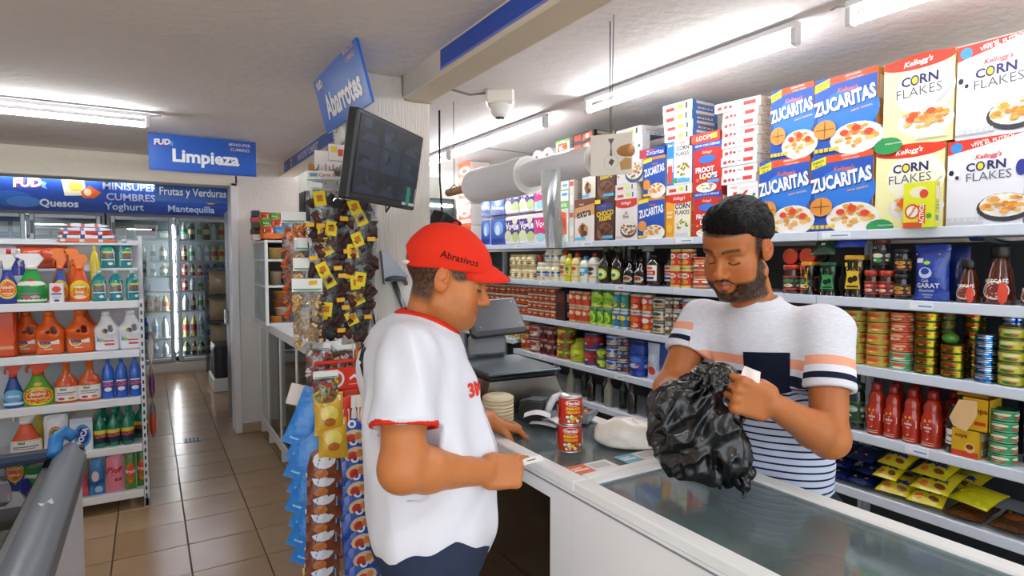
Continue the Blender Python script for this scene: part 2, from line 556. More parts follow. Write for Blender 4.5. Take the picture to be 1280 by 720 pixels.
# floor tiles, each with its own edges (0.36 m), singly where the corridor shows them, joined beyond
TW = 0.36
tile_cols = ['ad8f6b', 'b09270', 'a88a66', 'b39674']
tmesh = []
for c in tile_cols:
    b = B(); b.cbox(-TW / 2 + .003, -TW / 2 + .003, -.012, TW / 2 - .003, TW / 2 - .003, 0.0, c, 'tile', .0015); tmesh.append(b.mesh('tile'))
rest = B()
for i in range(-13, 8):
    for j in range(-5, 28):
        x = 0.155 + TW * (i + .5); y = 0.21 + TW * (j + .5)
        if x > 2.8: continue
        if -1 <= i <= 1 and j >= 9:
            ob('tile', tmesh[rnd.randrange(4)], floor, (x, y, rnd.uniform(-.0006, .0006)))
        else:
            rest.cbox(x - TW / 2 + .003, y - TW / 2 + .003, -.012, x + TW / 2 - .003, y + TW / 2 - .003, 0, tile_cols[rnd.randrange(4)], 'tile', .0015)
o = ob('tile_field', rest, floor); o['kind'] = 'stuff'
b = B(); b.box(-14, -14, -.16, 14, -1.4, -.14, 'b8b0a4', 'matte'); struct('ground', b, 'pale pavement outside the open shopfront')
# ceiling
b = B(); b.box(-4.5, -1.4, CEIL, 2.95, 6.05, CEIL + .12, 'f3eeeb', 'ceiling'); struct('ceiling', b, 'rough white plaster ceiling of the shop')
b = B(); b.box(-4.5, 6.05, 2.95, 1.4, 10.3, 3.07, 'f0ecea', 'ceiling'); struct('ceiling_back', b, 'plaster ceiling over the cooler room')
b = B(); b.tube([(1.95, 4.26, CEIL - .003), (2.4, 4.25, CEIL - .003), (2.9, 4.29, CEIL - .003)], .004, 'b9b2aa', 'matte', 6); struct('trim_1', b, 'thin cable run along a ceiling joint')
# walls
b = B(); b.box(2.93, -1.4, 0, 3.05, 10.3, CEIL + .5, WHITE, 'plaster'); struct('wall_right', b, 'plastered wall behind the long shelves')
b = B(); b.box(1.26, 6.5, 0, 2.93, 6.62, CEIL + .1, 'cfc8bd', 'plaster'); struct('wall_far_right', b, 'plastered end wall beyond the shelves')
b = B(); b.box(-4.5, -1.4, 0, -4.38, 10.3, CEIL + .5, WHITE, 'plaster'); struct('wall_left', b, 'plastered side wall')
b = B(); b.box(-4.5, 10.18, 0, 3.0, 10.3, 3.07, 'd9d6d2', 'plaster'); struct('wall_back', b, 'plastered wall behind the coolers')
b = B(); b.box(-4.5, 6.05, 2.315, 0.70, 6.25, 3.0, 'efe6d4', 'plaster'); struct('wall_header', b, 'cream beam over the opening to the coolers')
b = B(); b.box(0.715, 6.05, 0, 1.26, 6.25, 3.0, 'e9e3dc', 'plaster'); struct('wall_pier', b, 'white pier at the side of the opening')
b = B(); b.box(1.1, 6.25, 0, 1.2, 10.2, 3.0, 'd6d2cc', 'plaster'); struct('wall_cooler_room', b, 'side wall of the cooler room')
b = B(); b.box(0.715, 6.025, 0, 1.0, 6.05, .085, 'b39c7e', 'tile'); struct('baseboard_pier', b, 'tile skirting at the foot of the white pier')
b = B()
b.cbox(.655, 6.03, 0, .715, 6.27, 2.315, 'f1eff0', 'painted', .006); b.cbox(-4.0, 6.03, 2.285, .715, 6.27, 2.315, 'efe8da', 'painted', .006)
struct('trim_2', b, 'white frame round the opening to the coolers')
b = B(); b.cbox(.685, 6.28, .02, .715, 6.9, 2.1, '2a3550', 'painted', .006); b.cbox(.66, 6.80, .95, .685, 6.85, 1.1, 'b9bdc2', 'metal', .004)
struct('door_1', b, 'dark blue door leaf folded back inside the opening')
# stucco column, beams
b = B(); b.cbox(.85, 2.81, 0, 1.225, 3.12, CEIL, 'ece4da', 'stucco', .012); struct('column', b, 'white combed stucco column by the counter')
b = B(); b.cbox(1.08, -1.4, 2.40, 1.225, 2.81, CEIL + .01, 'eee3cf', 'plaster', .006); b.cbox(1.08, 3.12, 2.40, 1.225, 6.05, CEIL + .01, 'eee3cf', 'plaster', .006)
struct('beam', b, 'cream ceiling beam running through the stucco column')
b = B(); b.tube([(1.075, 2.805, CEIL), (1.077, 2.805, 2.42), (1.09, 2.805, 2.395), (1.13, 2.805, 2.392), (1.23, 2.805, 2.395)], .0035, 'a09080', 'matte', 6); struct('trim_3', b, 'cable stapled round the beam end')

# ================================================================== SIGNS
BLUE = '1f5fc0'
def fud(u, v, H, W, H0):      # cold-cut maker's mark: white slanted letters with a red edge and a blue ribbon
    s = W / H0
    return [('e', u, v - .01, H * .95 / s, H * .62, '2b4fa8', 18),
            ('t', 'FUD', u + .004, v - .012, H * .8, 'c23a4a', dict(bold=.05, shear=.12, rot=4)),
            ('t', 'FUD', u, v, H * .8, 'f4f6fb', dict(bold=.045, shear=.12, rot=4)),
            ('p', [(u + H * 1.0 / s, v + H * .2), (u + H * 1.35 / s, v + H * .05), (u + H * 1.22 / s, v - H * .2), (u + H * 1.38 / s, v - H * .5), (u + H * .98 / s, v - H * .35)], '6fa8e6')]
def sign(name, w, h, ops, label, loc, rz, wires=True, tilt=0.0, cat='sign', col=BLUE, wl=.1):
    o = B(); o.cbox(-w / 2, 0, 0, w / 2, .012, h, col, 'plastic', .002)
    r = ob(name, o, None, loc, (tilt, 0, rz)); tag(r, label, cat)
    p = B(); prints(p, ops, w, h, flat_map(w, h), 'plastic'); ob('sign_print', p, r)
    if wires:
        for s in (-1, 1):
            q = B(); q.tube([(s * w * .43, .006, h - .005), (s * w * .43, .006, h + wl)], .0018, '9a9a9a', 'metal', 5); ob('hanging_wire', q, r)
    return r
W, H = .694, .258
sign('hanging_sign', W, H, [('r', 0, 0, 1, .06, '1a4fae'), *fud(.12, .78, .2, W, H),
     ('t', 'MINISUPER', .84, .87, .085, 'f6dfe4', dict(bold=.008)), ('t', 'CUMBRES', .84, .73, .085, 'f6dfe4', dict(bold=.008)),
     ('t', 'Limpieza', .52, .39, .47, 'ffffff', dict(bold=.035, w=.70))], 'blue hanging sign reading Limpieza over the cleaning shelves', (.367, 4.9, 2.24), 0, wl=.012)
sign('hanging_sign', .62, .25, [*fud(.12, .74, .18, .62, .25), ('t', 'MINISUPER', .82, .84, .08, 'e6cfe0', {}), ('t', 'CUMBRES', .82, .68, .09, 'e6cfe0', {}),
     ('t', 'Frutas y Verduras', .5, .32, .38, 'ffffff', dict(bold=.015, w=.88))], 'blue hanging sign reading Frutas y Verduras in the opening to the coolers', (.375, 6.3, 2.145), 0, col='2a62b8', wl=.5)
W, H = .73, .275
sign('hanging_sign', W, H, [*fud(.13, .80, .17, W, H), ('t', 'MINISUPER', .84, .9, .08, 'f2c9cf', dict(bold=.008)), ('t', 'CUMBRES', .84, .78, .08, 'f2c9cf', dict(bold=.008)),
     ('t', 'Abarrotes', .53, .38, .42, 'ffffff', dict(bold=.035, w=.76))], 'blue hanging sign reading Abarrotes beside the beam', (.80, 2.79, 2.262), -math.pi / 2, tilt=math.radians(15), col='2468cc', wl=.0)
# banner on the far beam, seen up to the column
W, H = 2.62, .098
sign('beam_banner', W, H, [('r', 0, 0, 1, .1, '3a78cf'), ('e', .035, .5, .012, .34, '7ea6dd'), ('e', .125, .5, .018, .44, 'e8c8a8'), ('t', 'Casa', .125, .5, .4, '26406e', dict(rot=8)),
     ('t', 'MINISUPER "CUMBRES"', .36, .5, .55, 'f2dfe6', dict(bold=.03, w=.36)), ('t', 'Bienvenidos', .73, .46, .66, 'e8eef8', dict(bold=.02, w=.26))],
     'long blue banner along the far ceiling beam', (1.079, 4.48, 2.405), -math.pi / 2, wires=False, cat='banner', col='2f6cc4')
sign('beam_banner', 2.2, .085, [('r', 0, 0, 1, .12, '8a8fe0')], 'blue banner strip high on the near ceiling beam', (1.079, 1.27, 2.42), -math.pi / 2, wires=False, cat='banner', col='2b59c6')
# cooler banner, Y = 9.7
x0, x1, z0, z1 = -2.4, 1.08, 2.235, 2.72
W, H = x1 - x0, z1 - z0
U = lambda px: (onY(px, 245, 9.68)[0] - x0) / W
V = lambda py: (onY(150, py, 9.68)[2] - z0) / H
r = sign('cooler_banner', W, H, [('r', 0, 0, 1, .25, '223f8c'), ('e', U(15), .3, .06, .2, '2f63b0'), ('e', U(30), .22, .05, .14, '4a7cc4'),
     *fud(U(35), .72, .3, W, H), ('p', [(U(77), .93), (U(105), .97), (U(109), .45), (U(81), .42)], 'e9e2c8'), ('e', U(95), .68, .022, .13, 'e3c64e'), ('p', [(U(101), .55), (U(112), .72), (U(127), .55), (U(118), .38), (U(104), .38)], 'd8622a'), ('e', U(110), .54, .012, .1, 'f0d8b0'),
     ('t', 'Quesos', U(74), .2, .24, 'dfe8f6', dict(bold=.03)), ('t', 'MINISUPER', U(164), .74, .2, 'b9c3e6', dict(bold=.02)), ('t', 'CUMBRES', U(164), .45, .2, 'b9c3e6', dict(bold=.02)),
     ('t', 'Yoghurt', U(155), .16, .26, 'b8d2f0', dict(bold=.02)), *fud(U(214), .62, .3, W, H), ('e', U(263), .46, .022, .12, 'd0a055'), ('p', [(U(268), .58), (U(284), .6), (U(284), .4), (U(270), .38)], 'b8452e'),
     ('t', 'Mantequilla', U(239), .16, .25, 'c3d6f2', dict(bold=.02))], 'long dark blue banner above the glass-door coolers', ((x0 + x1) / 2, 9.66, z0), 0, wires=False, cat='banner', col='27499a')

# ================================================================== LIGHTS OF THE SHOP AND AN ADDED ONE OVERHEAD
def tube_light(label, p0, p1, z, cat='light', group=None, purple=True):
    """batten with a LED tube under it, from p0 to p1 (x, y)"""
    p0, p1 = Vector((*p0, 0)), Vector((*p1, 0)); d = p1 - p0; L = d.length
    r = empty('tube_light', (*p0[:2], z), math.atan2(d.y, d.x)); tag(r, label, cat, group)
    b = B(); b.cbox(0, -.02, -.026, L, .02, 0, 'f2f2f6', 'painted', .004); ob('batten', b, r)
    b = B(); b.tube([(.03, 0, -.068), (L - .03, 0, -.068)], .0155, 'ffffff', 'tube', 10); ob('led_tube', b, r)
    for x in (.012, L - .012):
        b = B(); b.cbox(x - .012, -.018, -.086, x + .012, .018, -.024, 'e8e8ec', 'plastic', .004); ob('tube_holder', b, r)
    b = B(); b.tube([(L, 0, -.012), (L + .03, .01, -.006), (L + .06, -.005, -.004)] if purple else [(0, 0, -.01), (-.03, 0, -.004)], .004, 'c9c5c0', 'plastic', 5); ob('wire', b, r)
    return r
Z = CEIL - .012
tube_light('added unseen tube light above the photographer, brightening the ceiling and room', (-.5, .2), (.7, .2), Z)  # extra lamp out of view, added to lift the ceiling and front area
tube_light('white tube light on the ceiling before the hanging Limpieza sign', (-1.16, 4.28), (0.03, 4.28), Z)
tube_light('tube light over the shelves, next to the ceiling camera', (2.07, 4.33), (2.07, 3.02), Z)
tube_light('tube light over the shelves, farthest along the row behind the column', (2.07, 5.75), (2.07, 4.39), Z)
tube_light('tube light over the counter aisle, nearest to the cereal boxes', (2.07, 1.38), (2.07, 2.63), Z)
tube_light('tube light over the counter aisle, beyond the top of the picture', (2.07, -.05), (2.07, 1.2), Z)
tube_light('tube light above the cooler banner by the Quesos words', (-1.9, 9.6), (-.48, 9.6), 2.76)
tube_light('tube light above the cooler banner by the Yoghurt word', (-.38, 9.6), (1.0, 9.6), 2.76)
tube_light('tube light on the ceiling over the chest freezer', (-2.4, 1.9), (-1.2, 1.9), Z)

# ================================================================== COOLERS (Y = 9.7)
def cooler(label, x0, doors, y=9.7):
    """doors: list of (x0, x1)"""
    X0, X1 = doors[0][0] - .04, doors[-1][1] + .04
    r = empty('glass_door_cooler', (X0, y, 0)); tag(r, label, 'cooler')
    w = X1 - X0; D = .46
    b = B(); b.box(0, .03, .0, w, D, .17, 'e4e4e4', 'painted'); b.box(0, .03, 2.2, w, D, 2.25, 'c9ccd0', 'painted')
    b.box(0, .05, .17, .03, D, 2.2, 'd8dadd', 'painted'); b.box(w - .03, .05, .17, w, D, 2.2, 'd8dadd', 'painted'); b.box(.03, D - .03, .17, w - .03, D, 2.2, '8e959b', 'painted')
    ob('cabinet_body', b, r)
    b = B(); b.cbox(0, .0, .03, w, .03, .15, 'efefef', 'painted', .005); ob('kick_panel', b, r)
    for z in CZ:
        b = B(); b.box(.03, .07, z - .018, w - .03, D - .03, z, 'd5d9dc', 'painted'); ob('shelf', b, r)
    for a, c in doors:
        a -= X0; c -= X0
        d = B(); t = .05
        d.cbox(a, 0, .17, a + t, .05, 2.2, 'aeb2b6', 'steel', .006); d.cbox(c - t, 0, .17, c, .05, 2.2, 'aeb2b6', 'steel', .006)
        d.cbox(a + t, 0, 2.2 - t, c - t, .05, 2.2, 'aeb2b6', 'steel', .006); d.cbox(a + t, 0, .17, c - t, .05, .17 + t, 'aeb2b6', 'steel', .006)
        d = ob('door', d, r)
        g = B(); g.box(a + t, .02, .17 + t, c - t, .026, 2.2 - t, 'ffffff', 'glass'); ob('pane', g, d)
        g = B(); g.cbox(a + .012, -.03, 1.95, a + .04, 0, 2.12, '6d7278', 'plastic', .008); ob('handle', g, d)
    b = B(); b.tube([(w / 2 - .01, .09, .3), (w / 2 - .01, .09, 2.1)], .012, 'ffffff', 'tube', 8); ob('led_strip', b, r)
    return r
CZ = [.235, .50, .885, 1.17, 1.38, 1.60, 1.90]
cooler('right-hand double glass-door cooler with white light inside', 0, [(-.42, .30), (.34, 1.06)])
cooler('glass-door cooler on the left, under the Quesos lettering', 0, [(-2.0, -1.32), (-1.28, -.53)])
def bottle_kind(name, h, r, body, cap, lab, lh=(.3, .6), cat='bottle'):
    b = B(); b.lathe([(r * .9, 0), (r, .01), (r, h * .62), (r * .86, h * .72), (r * .42, h * .86), (r * .40, h * .93)], 12, body, 'gloss')
    p = B(); p.lathe([(r * .45, h * .93), (r * .45, h)], 10, cap, 'plastic')
    l = B(); l.lathe([(r * 1.02, h * lh[0]), (r * 1.02, h * lh[1])], 12, lab, 'card', caps=False)
    return Kind(name, b.mesh(name), [('cap', p.mesh('cap')), ('bottle_label', l.mesh('bottle_label'))], cat)
def box_kind_small(name, w, h, d, col, band, cat):
    b = B(); b.cbox(-w / 2, -d / 2, 0, w / 2, d / 2, h, col, 'plastic', .008)
    p = B(); p.box(-w * .4, -d / 2 - .002, h * .25, w * .4, -d / 2, h * .75, band, 'card')
    return Kind(name, b.mesh(name), [('front_label', p.mesh('front_label'))], cat)
pal = [('cfd8cf', 'e9eef0', '4f9a58'), ('ecece6', '3a66b0', 'd8e4f0'), ('31502f', 'c8b060', 'd8d2a8'), ('7a4526', 'c23028', 'e8d8b0'), ('d8c06a', 'e0902a', 'b43a28'), ('2f6db8', '1d4f9c', 'c9dff2'), ('c8433a', 'e4e0da', 'f0e0d0'), ('e9eef2', 'c9d2da', '9fb8d2')]
cool_rows = [  # shelf index, door x0, x1, list of palette picks, height, words
    (6, .40, .98, [0, 2, 0, 2, 1, 4], .25, 'top'), (5, .40, .98, [3, 0, 1, 7, 4, 4], .22, 'second'), (4, .40, .98, [6, 3, 6, 5, 5, 5], .17, 'third'),
    (3, .40, .98, [6, 1, 0, 1, 6, 0], .17, 'fourth'), (2, .40, .98, [1, 3, 0, 0, 2, 0], .23, 'fifth'), (1, .40, .98, [4, 4, 7, 5, 7, 1], .30, 'sixth'), (0, .40, .98, [2, 3, 2, 3, 2, 3], .2, 'bottom'),
    (5, -.36, .24, [0, 2, 1, 0, 2], .22, 'second'), (4, -.36, .24, [0, 7, 0, 0, 2], .17, 'third'), (2, -.36, .24, [6, 4, 6, 4, 6, 4], .22, 'fifth'), (1, -.36, .24, [7, 7, 5, 7, 1], .3, 'sixth'), (0, -.36, .24, [7, 1, 7, 7, 1], .2, 'bottom')]
cw = ['clear', 'milky white', 'dark green', 'brown', 'golden', 'blue', 'red', 'pale']
ck = {}
for si, xa, xb, pk, h, sw in cool_rows:
    n = len(pk)
    for i, q in enumerate(pk):
        key = (q, h)
        if key not in ck: ck[key] = bottle_kind('drink_bottle', h, .034 + .006 * (q % 3), *pal[q])
        side = 'right' if xa > 0 else 'left'
        place(ck[key], (xa + (xb - xa) * (i + .5) / n, 9.83 + rnd.uniform(-.01, .02), CZ[si] + .001), rnd.uniform(-.5, .5),
              f'{cw[q]} bottle, {ORD[i]} on the {sw} shelf, {side} door of right cooler', 'drinks in the glass-door coolers')
# goods on the top shelves of the other doors
k1 = box_kind_small('milk_carton', .12, .26, .1, '2f62b8', 'dfe8f4', 'carton'); k2 = box_kind_small('cheese_tub', .17, .12, .14, '2a2a2c', 'a8a090', 'tub'); k3 = box_kind_small('cheese_pack', .28, .2, .1, 'eceae4', 'b03a34', 'pack'); k4 = box_kind_small('jam_jar', .1, .17, .1, 'c8b47a', '7c3a20', 'jar')
for i in range(4): place(k1, (-1.83 + .14 * i, 9.84, CZ[6] + .001), 0, f'blue milk carton, {ORD[i]} from the left behind the leftmost cooler door', 'milk cartons in the left cooler')
for i in range(4): place(k2, (-1.16 + .17 * i, 9.86, CZ[6] + .001), 0, f'black cheese tub, {ORD[i]} in the cooler under the Quesos lettering', 'cheese tubs in the left cooler')
place(k4, (-.30, 9.86, CZ[6] + .001), 0, 'glass jar of jam on the cooler top shelf beside the white pack'); place(k3, (-.02, 9.86, CZ[6] + .001), 0, 'large white cheese pack with a red seal in the cooler'); 
place(box_kind_small('butter_tub', .16, .12, .12, '7fae8c', 'e8eee0', 'tub'), (.21, 9.86, CZ[6] + .001), 0, 'pale green tub beside the white cheese pack in the cooler')
# bagged tortillas stacked at the right of the right door, outside the glass on a rack
def pouch(w, h, t, col, mat='crinkle', n=10, seal=.05, sealcol=None):
    """pillow pouch standing along z, front -y"""
    b = B()
    def fn(side):
        def g(u, v):
            x = (u - .5) * w
            e = (math.sin(math.pi * min(1, max(0, u))) ** .6) * (math.sin(math.pi * min(1, max(0, (v - seal) / (1 - 2 * seal)))) ** .55 if seal < v < 1 - seal else 0)
            sq = 1 - .06 * math.sin(math.pi * v) * abs(2 * u - 1)
            return (x * sq, side * (e * t / 2 + .0012), v * h)
        return g
    c = (lambda u, v: (sealcol or col) if (v < seal or v > 1 - seal) else col)
    b.grid(fn(-1), n, n + 4, c, mat); b.grid(lambda u, v: fn(1)(1 - u, v), n, n + 4, c, mat)
    return b
def pouch_map(w, h, t, z0=0, seal=.05):
    def f(mx, my, k):
        u = mx / w; v = my / h
        e = (max(0, math.sin(math.pi * min(1, max(0, u)))) ** .6) * (math.sin(math.pi * min(1, max(0, (v - seal) / (1 - 2 * seal)))) ** .55 if seal < v < 1 - seal else 0)
        sq = 1 - .06 * math.sin(math.pi * v) * abs(2 * u - 1)
        return ((u - .5) * w * sq, -(e * t / 2 + .0012 + .0012 + .0005 * k), my + z0)
    return f
tk = Kind('tortilla_pack', pouch(.3, .33, .1, 'b9a888', 'crinkle').mesh('tortilla_pack'), [], 'pack')
b = B()
for z in (.35, .74, 1.11, 1.5): b.box(.68, 9.3, z - .02, 1.06, 9.62, z, '4a4c50', 'painted')
for x in (.68, 1.05):
    for y in (9.3, 9.6): b.box(x, y, 0, x + .015, y + .015, 1.55, '4a4c50', 'painted')
tag(ob('wire_rack', b), 'dark narrow rack of tortilla packs before the right cooler door', 'rack')
for i, z in enumerate((.35, .75, 1.12)):
    place(tk, (.87, 9.46, z + .008), 0, 'beige tortilla pack on the ' + ['bottom', 'middle', 'top'][i] + ' shelf of the dark rack', 'tortilla packs on the rack')
b = B(); b.cbox(.64, 8.05, 0, 1.05, 8.75, .16, 'e6e9e8', 'painted', .01); tag(ob('plinth', b), 'low white plinth on the corridor floor', 'plinth')
b = B()
b.cbox(.66, 8.1, .161, 1.02, 8.6, .56, '17181c', 'plastic', .01)
for i in range(4): b.cbox(.70 + .08 * i, 8.094, .2, .75 + .08 * i, 8.1, .52, '2b2d33', 'plastic', .002)
tag(ob('crate', b), 'black plastic crate standing on the low white plinth', 'crate')
b = B(); b.cbox(.20, 5.98, .0005, .33, 6.11, .004, '3a3833', 'steel', .001)
for i in range(4): b.box(.215 + .03 * i, 5.99, .004, .225 + .03 * i, 6.1, .0055, '151515', 'matte')
tag(ob('floor_drain', b, None, (0.03, -.02, 0)), 'small dark square drain in the corridor tiles', 'drain')

# dark cooler added for the wall shadow in the far corner behind the column
r = empty('added_dark_cooler', (1.3, 6.0, 0)); tag(r, 'added dark cooler standing in for wall shadow in the far corner behind the column', 'cooler')
b = B(); b.cbox(0, 0, 0, 1.6, .45, 2.28, '22262a', 'painted', .01); ob('cabinet_body', b, r)
b = B(); b.tube([(.05, -.03, 2.2), (1.55, -.03, 2.2)], .014, 'ffffff', 'tube', 8); ob('led_tube', b, r)
for i in range(2):
    b = B(); b.cbox(.04 + .78 * i, -.025, .15, .76 + .78 * i, -.001, 2.1, '30363b', 'gloss', .006); ob('door', b, r)

# ================================================================== CEILING CAMERA, COLUMN FITTINGS
r = empty('security_camera', (1.615, 2.79, CEIL), math.radians(-30)); tag(r, 'white dome security camera on a square box under the ceiling', 'camera')
b = B(); b.cbox(-.075, -.06, -.075, .075, .06, 0, 'eee9e0', 'plastic', .012); ob('mounting_box', b, r)
b = B(); b.lathe([(.01, -.148), (.03, -.142), (.045, -.12), (.05, -.095), (.062, -.09), (.062, -.072)], 24, 'efece6', 'plastic'); ob('dome', b, r)
b = B(); b.lathe([(.001, -.152), (.02, -.15), (.026, -.143)], 16, '141416', 'gloss', M=Matrix.Translation((.0, -.012, 0))); ob('lens', b, r)
b = B(); b.tube([(-.07, 0, -.012), (-.16, .02, -.016), (-.28, -.06, -.005)], .006, '8d8880', 'plastic', 6); ob('cable', b, r)

# ================================================================== THE LONG SHELVES ON THE RIGHT (front edge X = 2.45)
SH = [1.735, 1.463, 1.19, 0.917, 0.68, 0.40, 0.15]      # shelf tops
SN = ['top', 'second', 'third', 'fourth', 'fifth', 'sixth', 'bottom']
XS = 2.45
edges = [5.70, 4.86, 4.02, 3.18, 2.345, 1.52, 0.68, -0.16]
for i in range(len(edges) - 1):
    y1, y0 = edges[i], edges[i + 1]
    r = empty('shelving_bay', (0, 0, 0)); w = ['first, at the far end of the row', 'second from the far end', 'third from the far end', 'fourth from the far end, behind the scale', 'fifth from the far end, behind the standing vendor', 'sixth from the far end, under the big cereal boxes', 'nearest to the camera'][i]
    r.location = (2.9, (y0 + y1) / 2, 0)
    tag(r, f'white steel shelving bay, {w}', 'shelving', 'shelving bays of the long grocery wall')
    L = (y1 - y0) / 2
    b = B(); b.box(-.02, -L, 0, 0.0, L, 1.69, '3a3c40', 'painted'); ob('back_panel', b, r)
    for s in (-1, 1):
        b = B(); b.box(-.05, s * (L - .012) - .01, 0, -.0205, s * (L - .012) + .01, 1.69, 'd9dbde', 'painted'); ob('upright', b, r)
    for k, z in enumerate(SH):
        if i <= 1 and k == 3: z += .07
        x0 = XS - 2.9 - (.06 if k >= 5 else 0)
        b = B(); b.box(x0 + .006, -L + .001, z - .03, -.0205, L - .001, z, 'dfe3ea', 'painted'); s_ = ob('shelf', b, r)
        b = B(); b.cbox(x0 - .006, -L + .001, z - .036, x0 + .006, L - .001, z + .003, 'd6deea', 'painted', .003); ob('price_rail', b, s_)
        if k in (0, 1, 3) and i >= 2:
            t = B(); t.box(x0 - .0075, -.03 if k else L - .14, z - .03, x0 - .006, .05 if k else L - .02, z - .004, 'f0f4f8', 'card'); t.box(x0 - .008, -.025 if k else L - .13, z - .02, x0 - .0075, .02 if k else L - .06, z - .014, '7fa2cc', 'card'); ob('price_tag', t, s_)
XF = 2.462
def YF(px, py=330): return onX(px, py, XF)[1]
def ZF(px, py): return onX(px, py, XF)[2]
RZ = -math.pi / 2

# ---- print motifs
def bowl(u, v, ru, rv, fl=('e8a94e', 'd98a34', 'f0c070'), n=26, seed=1, rim='f4f2f0', milk='f7f2e6', fruit=None):
    r = random.Random(seed)
    ops = [('e', u, v - rv * .16, ru, rv, rim, 20), ('e', u, v, ru * .9, rv * .82, milk, 18)]
    for i in range(n):
        a = r.uniform(0, 6.28); q = math.sqrt(r.random()) * .8
        ops.append(('e', u + ru * q * math.cos(a), v + rv * .82 * q * math.sin(a), ru * r.uniform(.1, .19), rv * r.uniform(.09, .16), fl[r.randrange(len(fl))], 7))
    if fruit:
        for i in range(3):
            a = r.uniform(0, 6.28)
            ops.append(('e', u + ru * .5 * math.cos(a), v + rv * .45 * math.sin(a), ru * .17, rv * .2, fruit, 9))
    return ops
KEL = dict(bold=.02, shear=.35)
def nut(u, v, n, du, col, h=.05): return [('r', u + i * du, v, u + i * du + du * .8, v + h, col) for i in range(n)]
ART = {}
ART['frosted'] = [('r', 0, 0, 1, 1, '1c4da6'), ('e', .55, .52, .5, .3, '2f78d2', 20), ('p', [(.26, .90), (1, .925), (1, 1), (0.26, .995)], 'dd4f22'), ('p', [(.0, .83), (.25, .88), (.25, .99), (.0, .94)], 'e8d92e'),
    ('t', 'ENERGY', .125, .925, .035, '3a5a20', dict(rot=11, w=.2)), ('t', 'DE 10', .125, .875, .03, '3a5a20', dict(rot=11, w=.2)), ('t', 'GRRRIQUÍSIMO', .63, .972, .032, 'fdf3ea', dict(rot=2, w=.66, bold=.03)), ('t', 'Y ÚNICO SABOR', .66, .93, .026, 'fbd0b0', dict(rot=2, w=.6)),
    ('t', "Kellogg's", .55, .80, .075, 'e0705a', KEL), ('t', 'ZUCARITAS', .50, .653, .2, '0f2a66', dict(bold=.06, rot=8, w=1.0, sx=.72)), ('t', 'ZUCARITAS', .49, .662, .19, 'f3f6fb', dict(bold=.045, rot=8, w=1.0, sx=.73)),
    ('t', 'SABOR ORIGINAL', .78, .53, .025, 'f2b98a', dict(rot=7)), *bowl(.7, .2, .42, .2, seed=4, fruit='d8452a'), ('e', .2, .33, .19, .125, 'd9913f', 18), ('e', .2, .33, .012, .12, '7a4a1c', 8), ('e', .2, .33, .18, .008, '7a4a1c', 8), *nut(.03, .04, 5, .085, 'e6c22e')]
ART['corn_big'] = [('r', 0, 0, 1, 1, 'f3efb4'), ('e', .6, .62, .42, .3, 'faf8e4', 18), ('r', 0, .93, 1, 1, 'd23a22'), ('e', .5, .945, .52, .085, 'd23a22', 24), ('t', "Kellogg's", .5, .935, .085, 'fbf4e6', dict(bold=.025, shear=.3, rot=4)),
    ('t', 'C', .33, .735, .11, '2a2a5e', dict(bold=.03)), ('e', .46, .738, .062, .06, '2a2a5e', 16), ('e', .46, .738, .042, .042, 'e9d840', 12), ('t', 'RN', .66, .742, .11, '2a2a5e', dict(bold=.03)), ('t', 'FLAKES', .52, .61, .105, '55555c', dict(bold=-.005, rot=2)),
    *bowl(.62, .29, .4, .17, seed=9, rim='e9e9ee', fruit='e0562e', n=34), ('p', [(.78, .42), (.99, .58), (.99, .61), (.77, .45)], 'b9bcc2'), ('e', .1, .03, .22, .1, '2d8c4e', 14), *nut(.5, .06, 6, .075, 'f2f2ee'), ('t', 'HOJUELAS DE MAIZ', .2, .05, .022, 'e8f2e8', {})]
ART['corn_ball'] = [('r', 0, 0, 1, 1, 'e9eaf2'), ('p', [(0, .84), (.6, .93), (.97, 1), (.0, 1)], 'd0382a'), ('e', .12, .92, .085, .06, '3a8cd0', 12), ('t', 'VIVE EL FUTBOL', .6, .955, .045, 'fbe6e0', dict(rot=8, bold=.03, w=.6)), ('t', 'ESTE JUNIO', .45, .965, .025, 'fbe6e0', dict(rot=8)),
    ('t', "Kellogg's", .55, .785, .07, 'd23a3a', dict(bold=.02, shear=.3, rot=3)), ('t', 'C', .32, .675, .10, '2a2a5e', dict(bold=.03)), ('e', .45, .68, .06, .055, '2a2a5e', 16), ('e', .45, .68, .04, .038, 'e9d840', 12), ('t', 'RN', .66, .685, .10, '2a2a5e', dict(bold=.03)), ('t', 'FLAKES', .56, .565, .095, '55555c', dict(bold=-.005, rot=2)),
    ('e', .09, .62, .09, .075, 'f7f7f7', 16), ('e', .06, .63, .04, .035, '22243a', 6), ('e', .14, .57, .03, .025, '22243a', 6), ('e', .97, .62, .07, .09, '2e3a86', 14), *bowl(.78, .22, .36, .16, seed=12, rim='3a3a40', n=30), *nut(.03, .05, 6, .085, 'cfd2d6')]
ART['corn_small'] = [('r', 0, 0, 1, 1, 'f4f1ea'), ('r', 0, 0, .3, 1, '2f86c8'), ('t', '2en1', .15, .93, .07, 'f4f8fb', dict(w=.26, bold=.02)), ('r', .03, .3, .27, .62, 'd8e6f0'), ('r', .06, .05, .24, .45, 'c84a36'), ('t', "Kellogg's", .62, .94, .06, 'd23a2a', KEL), ('t', 'CORN', .64, .82, .10, '2a2a4e', dict(bold=.03, w=.6)), ('t', 'FLAKES', .64, .69, .09, '55555c', dict(w=.6)),
    *bowl(.66, .33, .34, .2, ('d8b23a', '5fa03c', 'd0582a'), 18, 3), ('e', .4, .1, .1, .06, '3fa05a'), ('e', .62, .1, .2, .045, '4fb0e0'), ('r', .5, .05, .95, .12, '4fb0e0')]
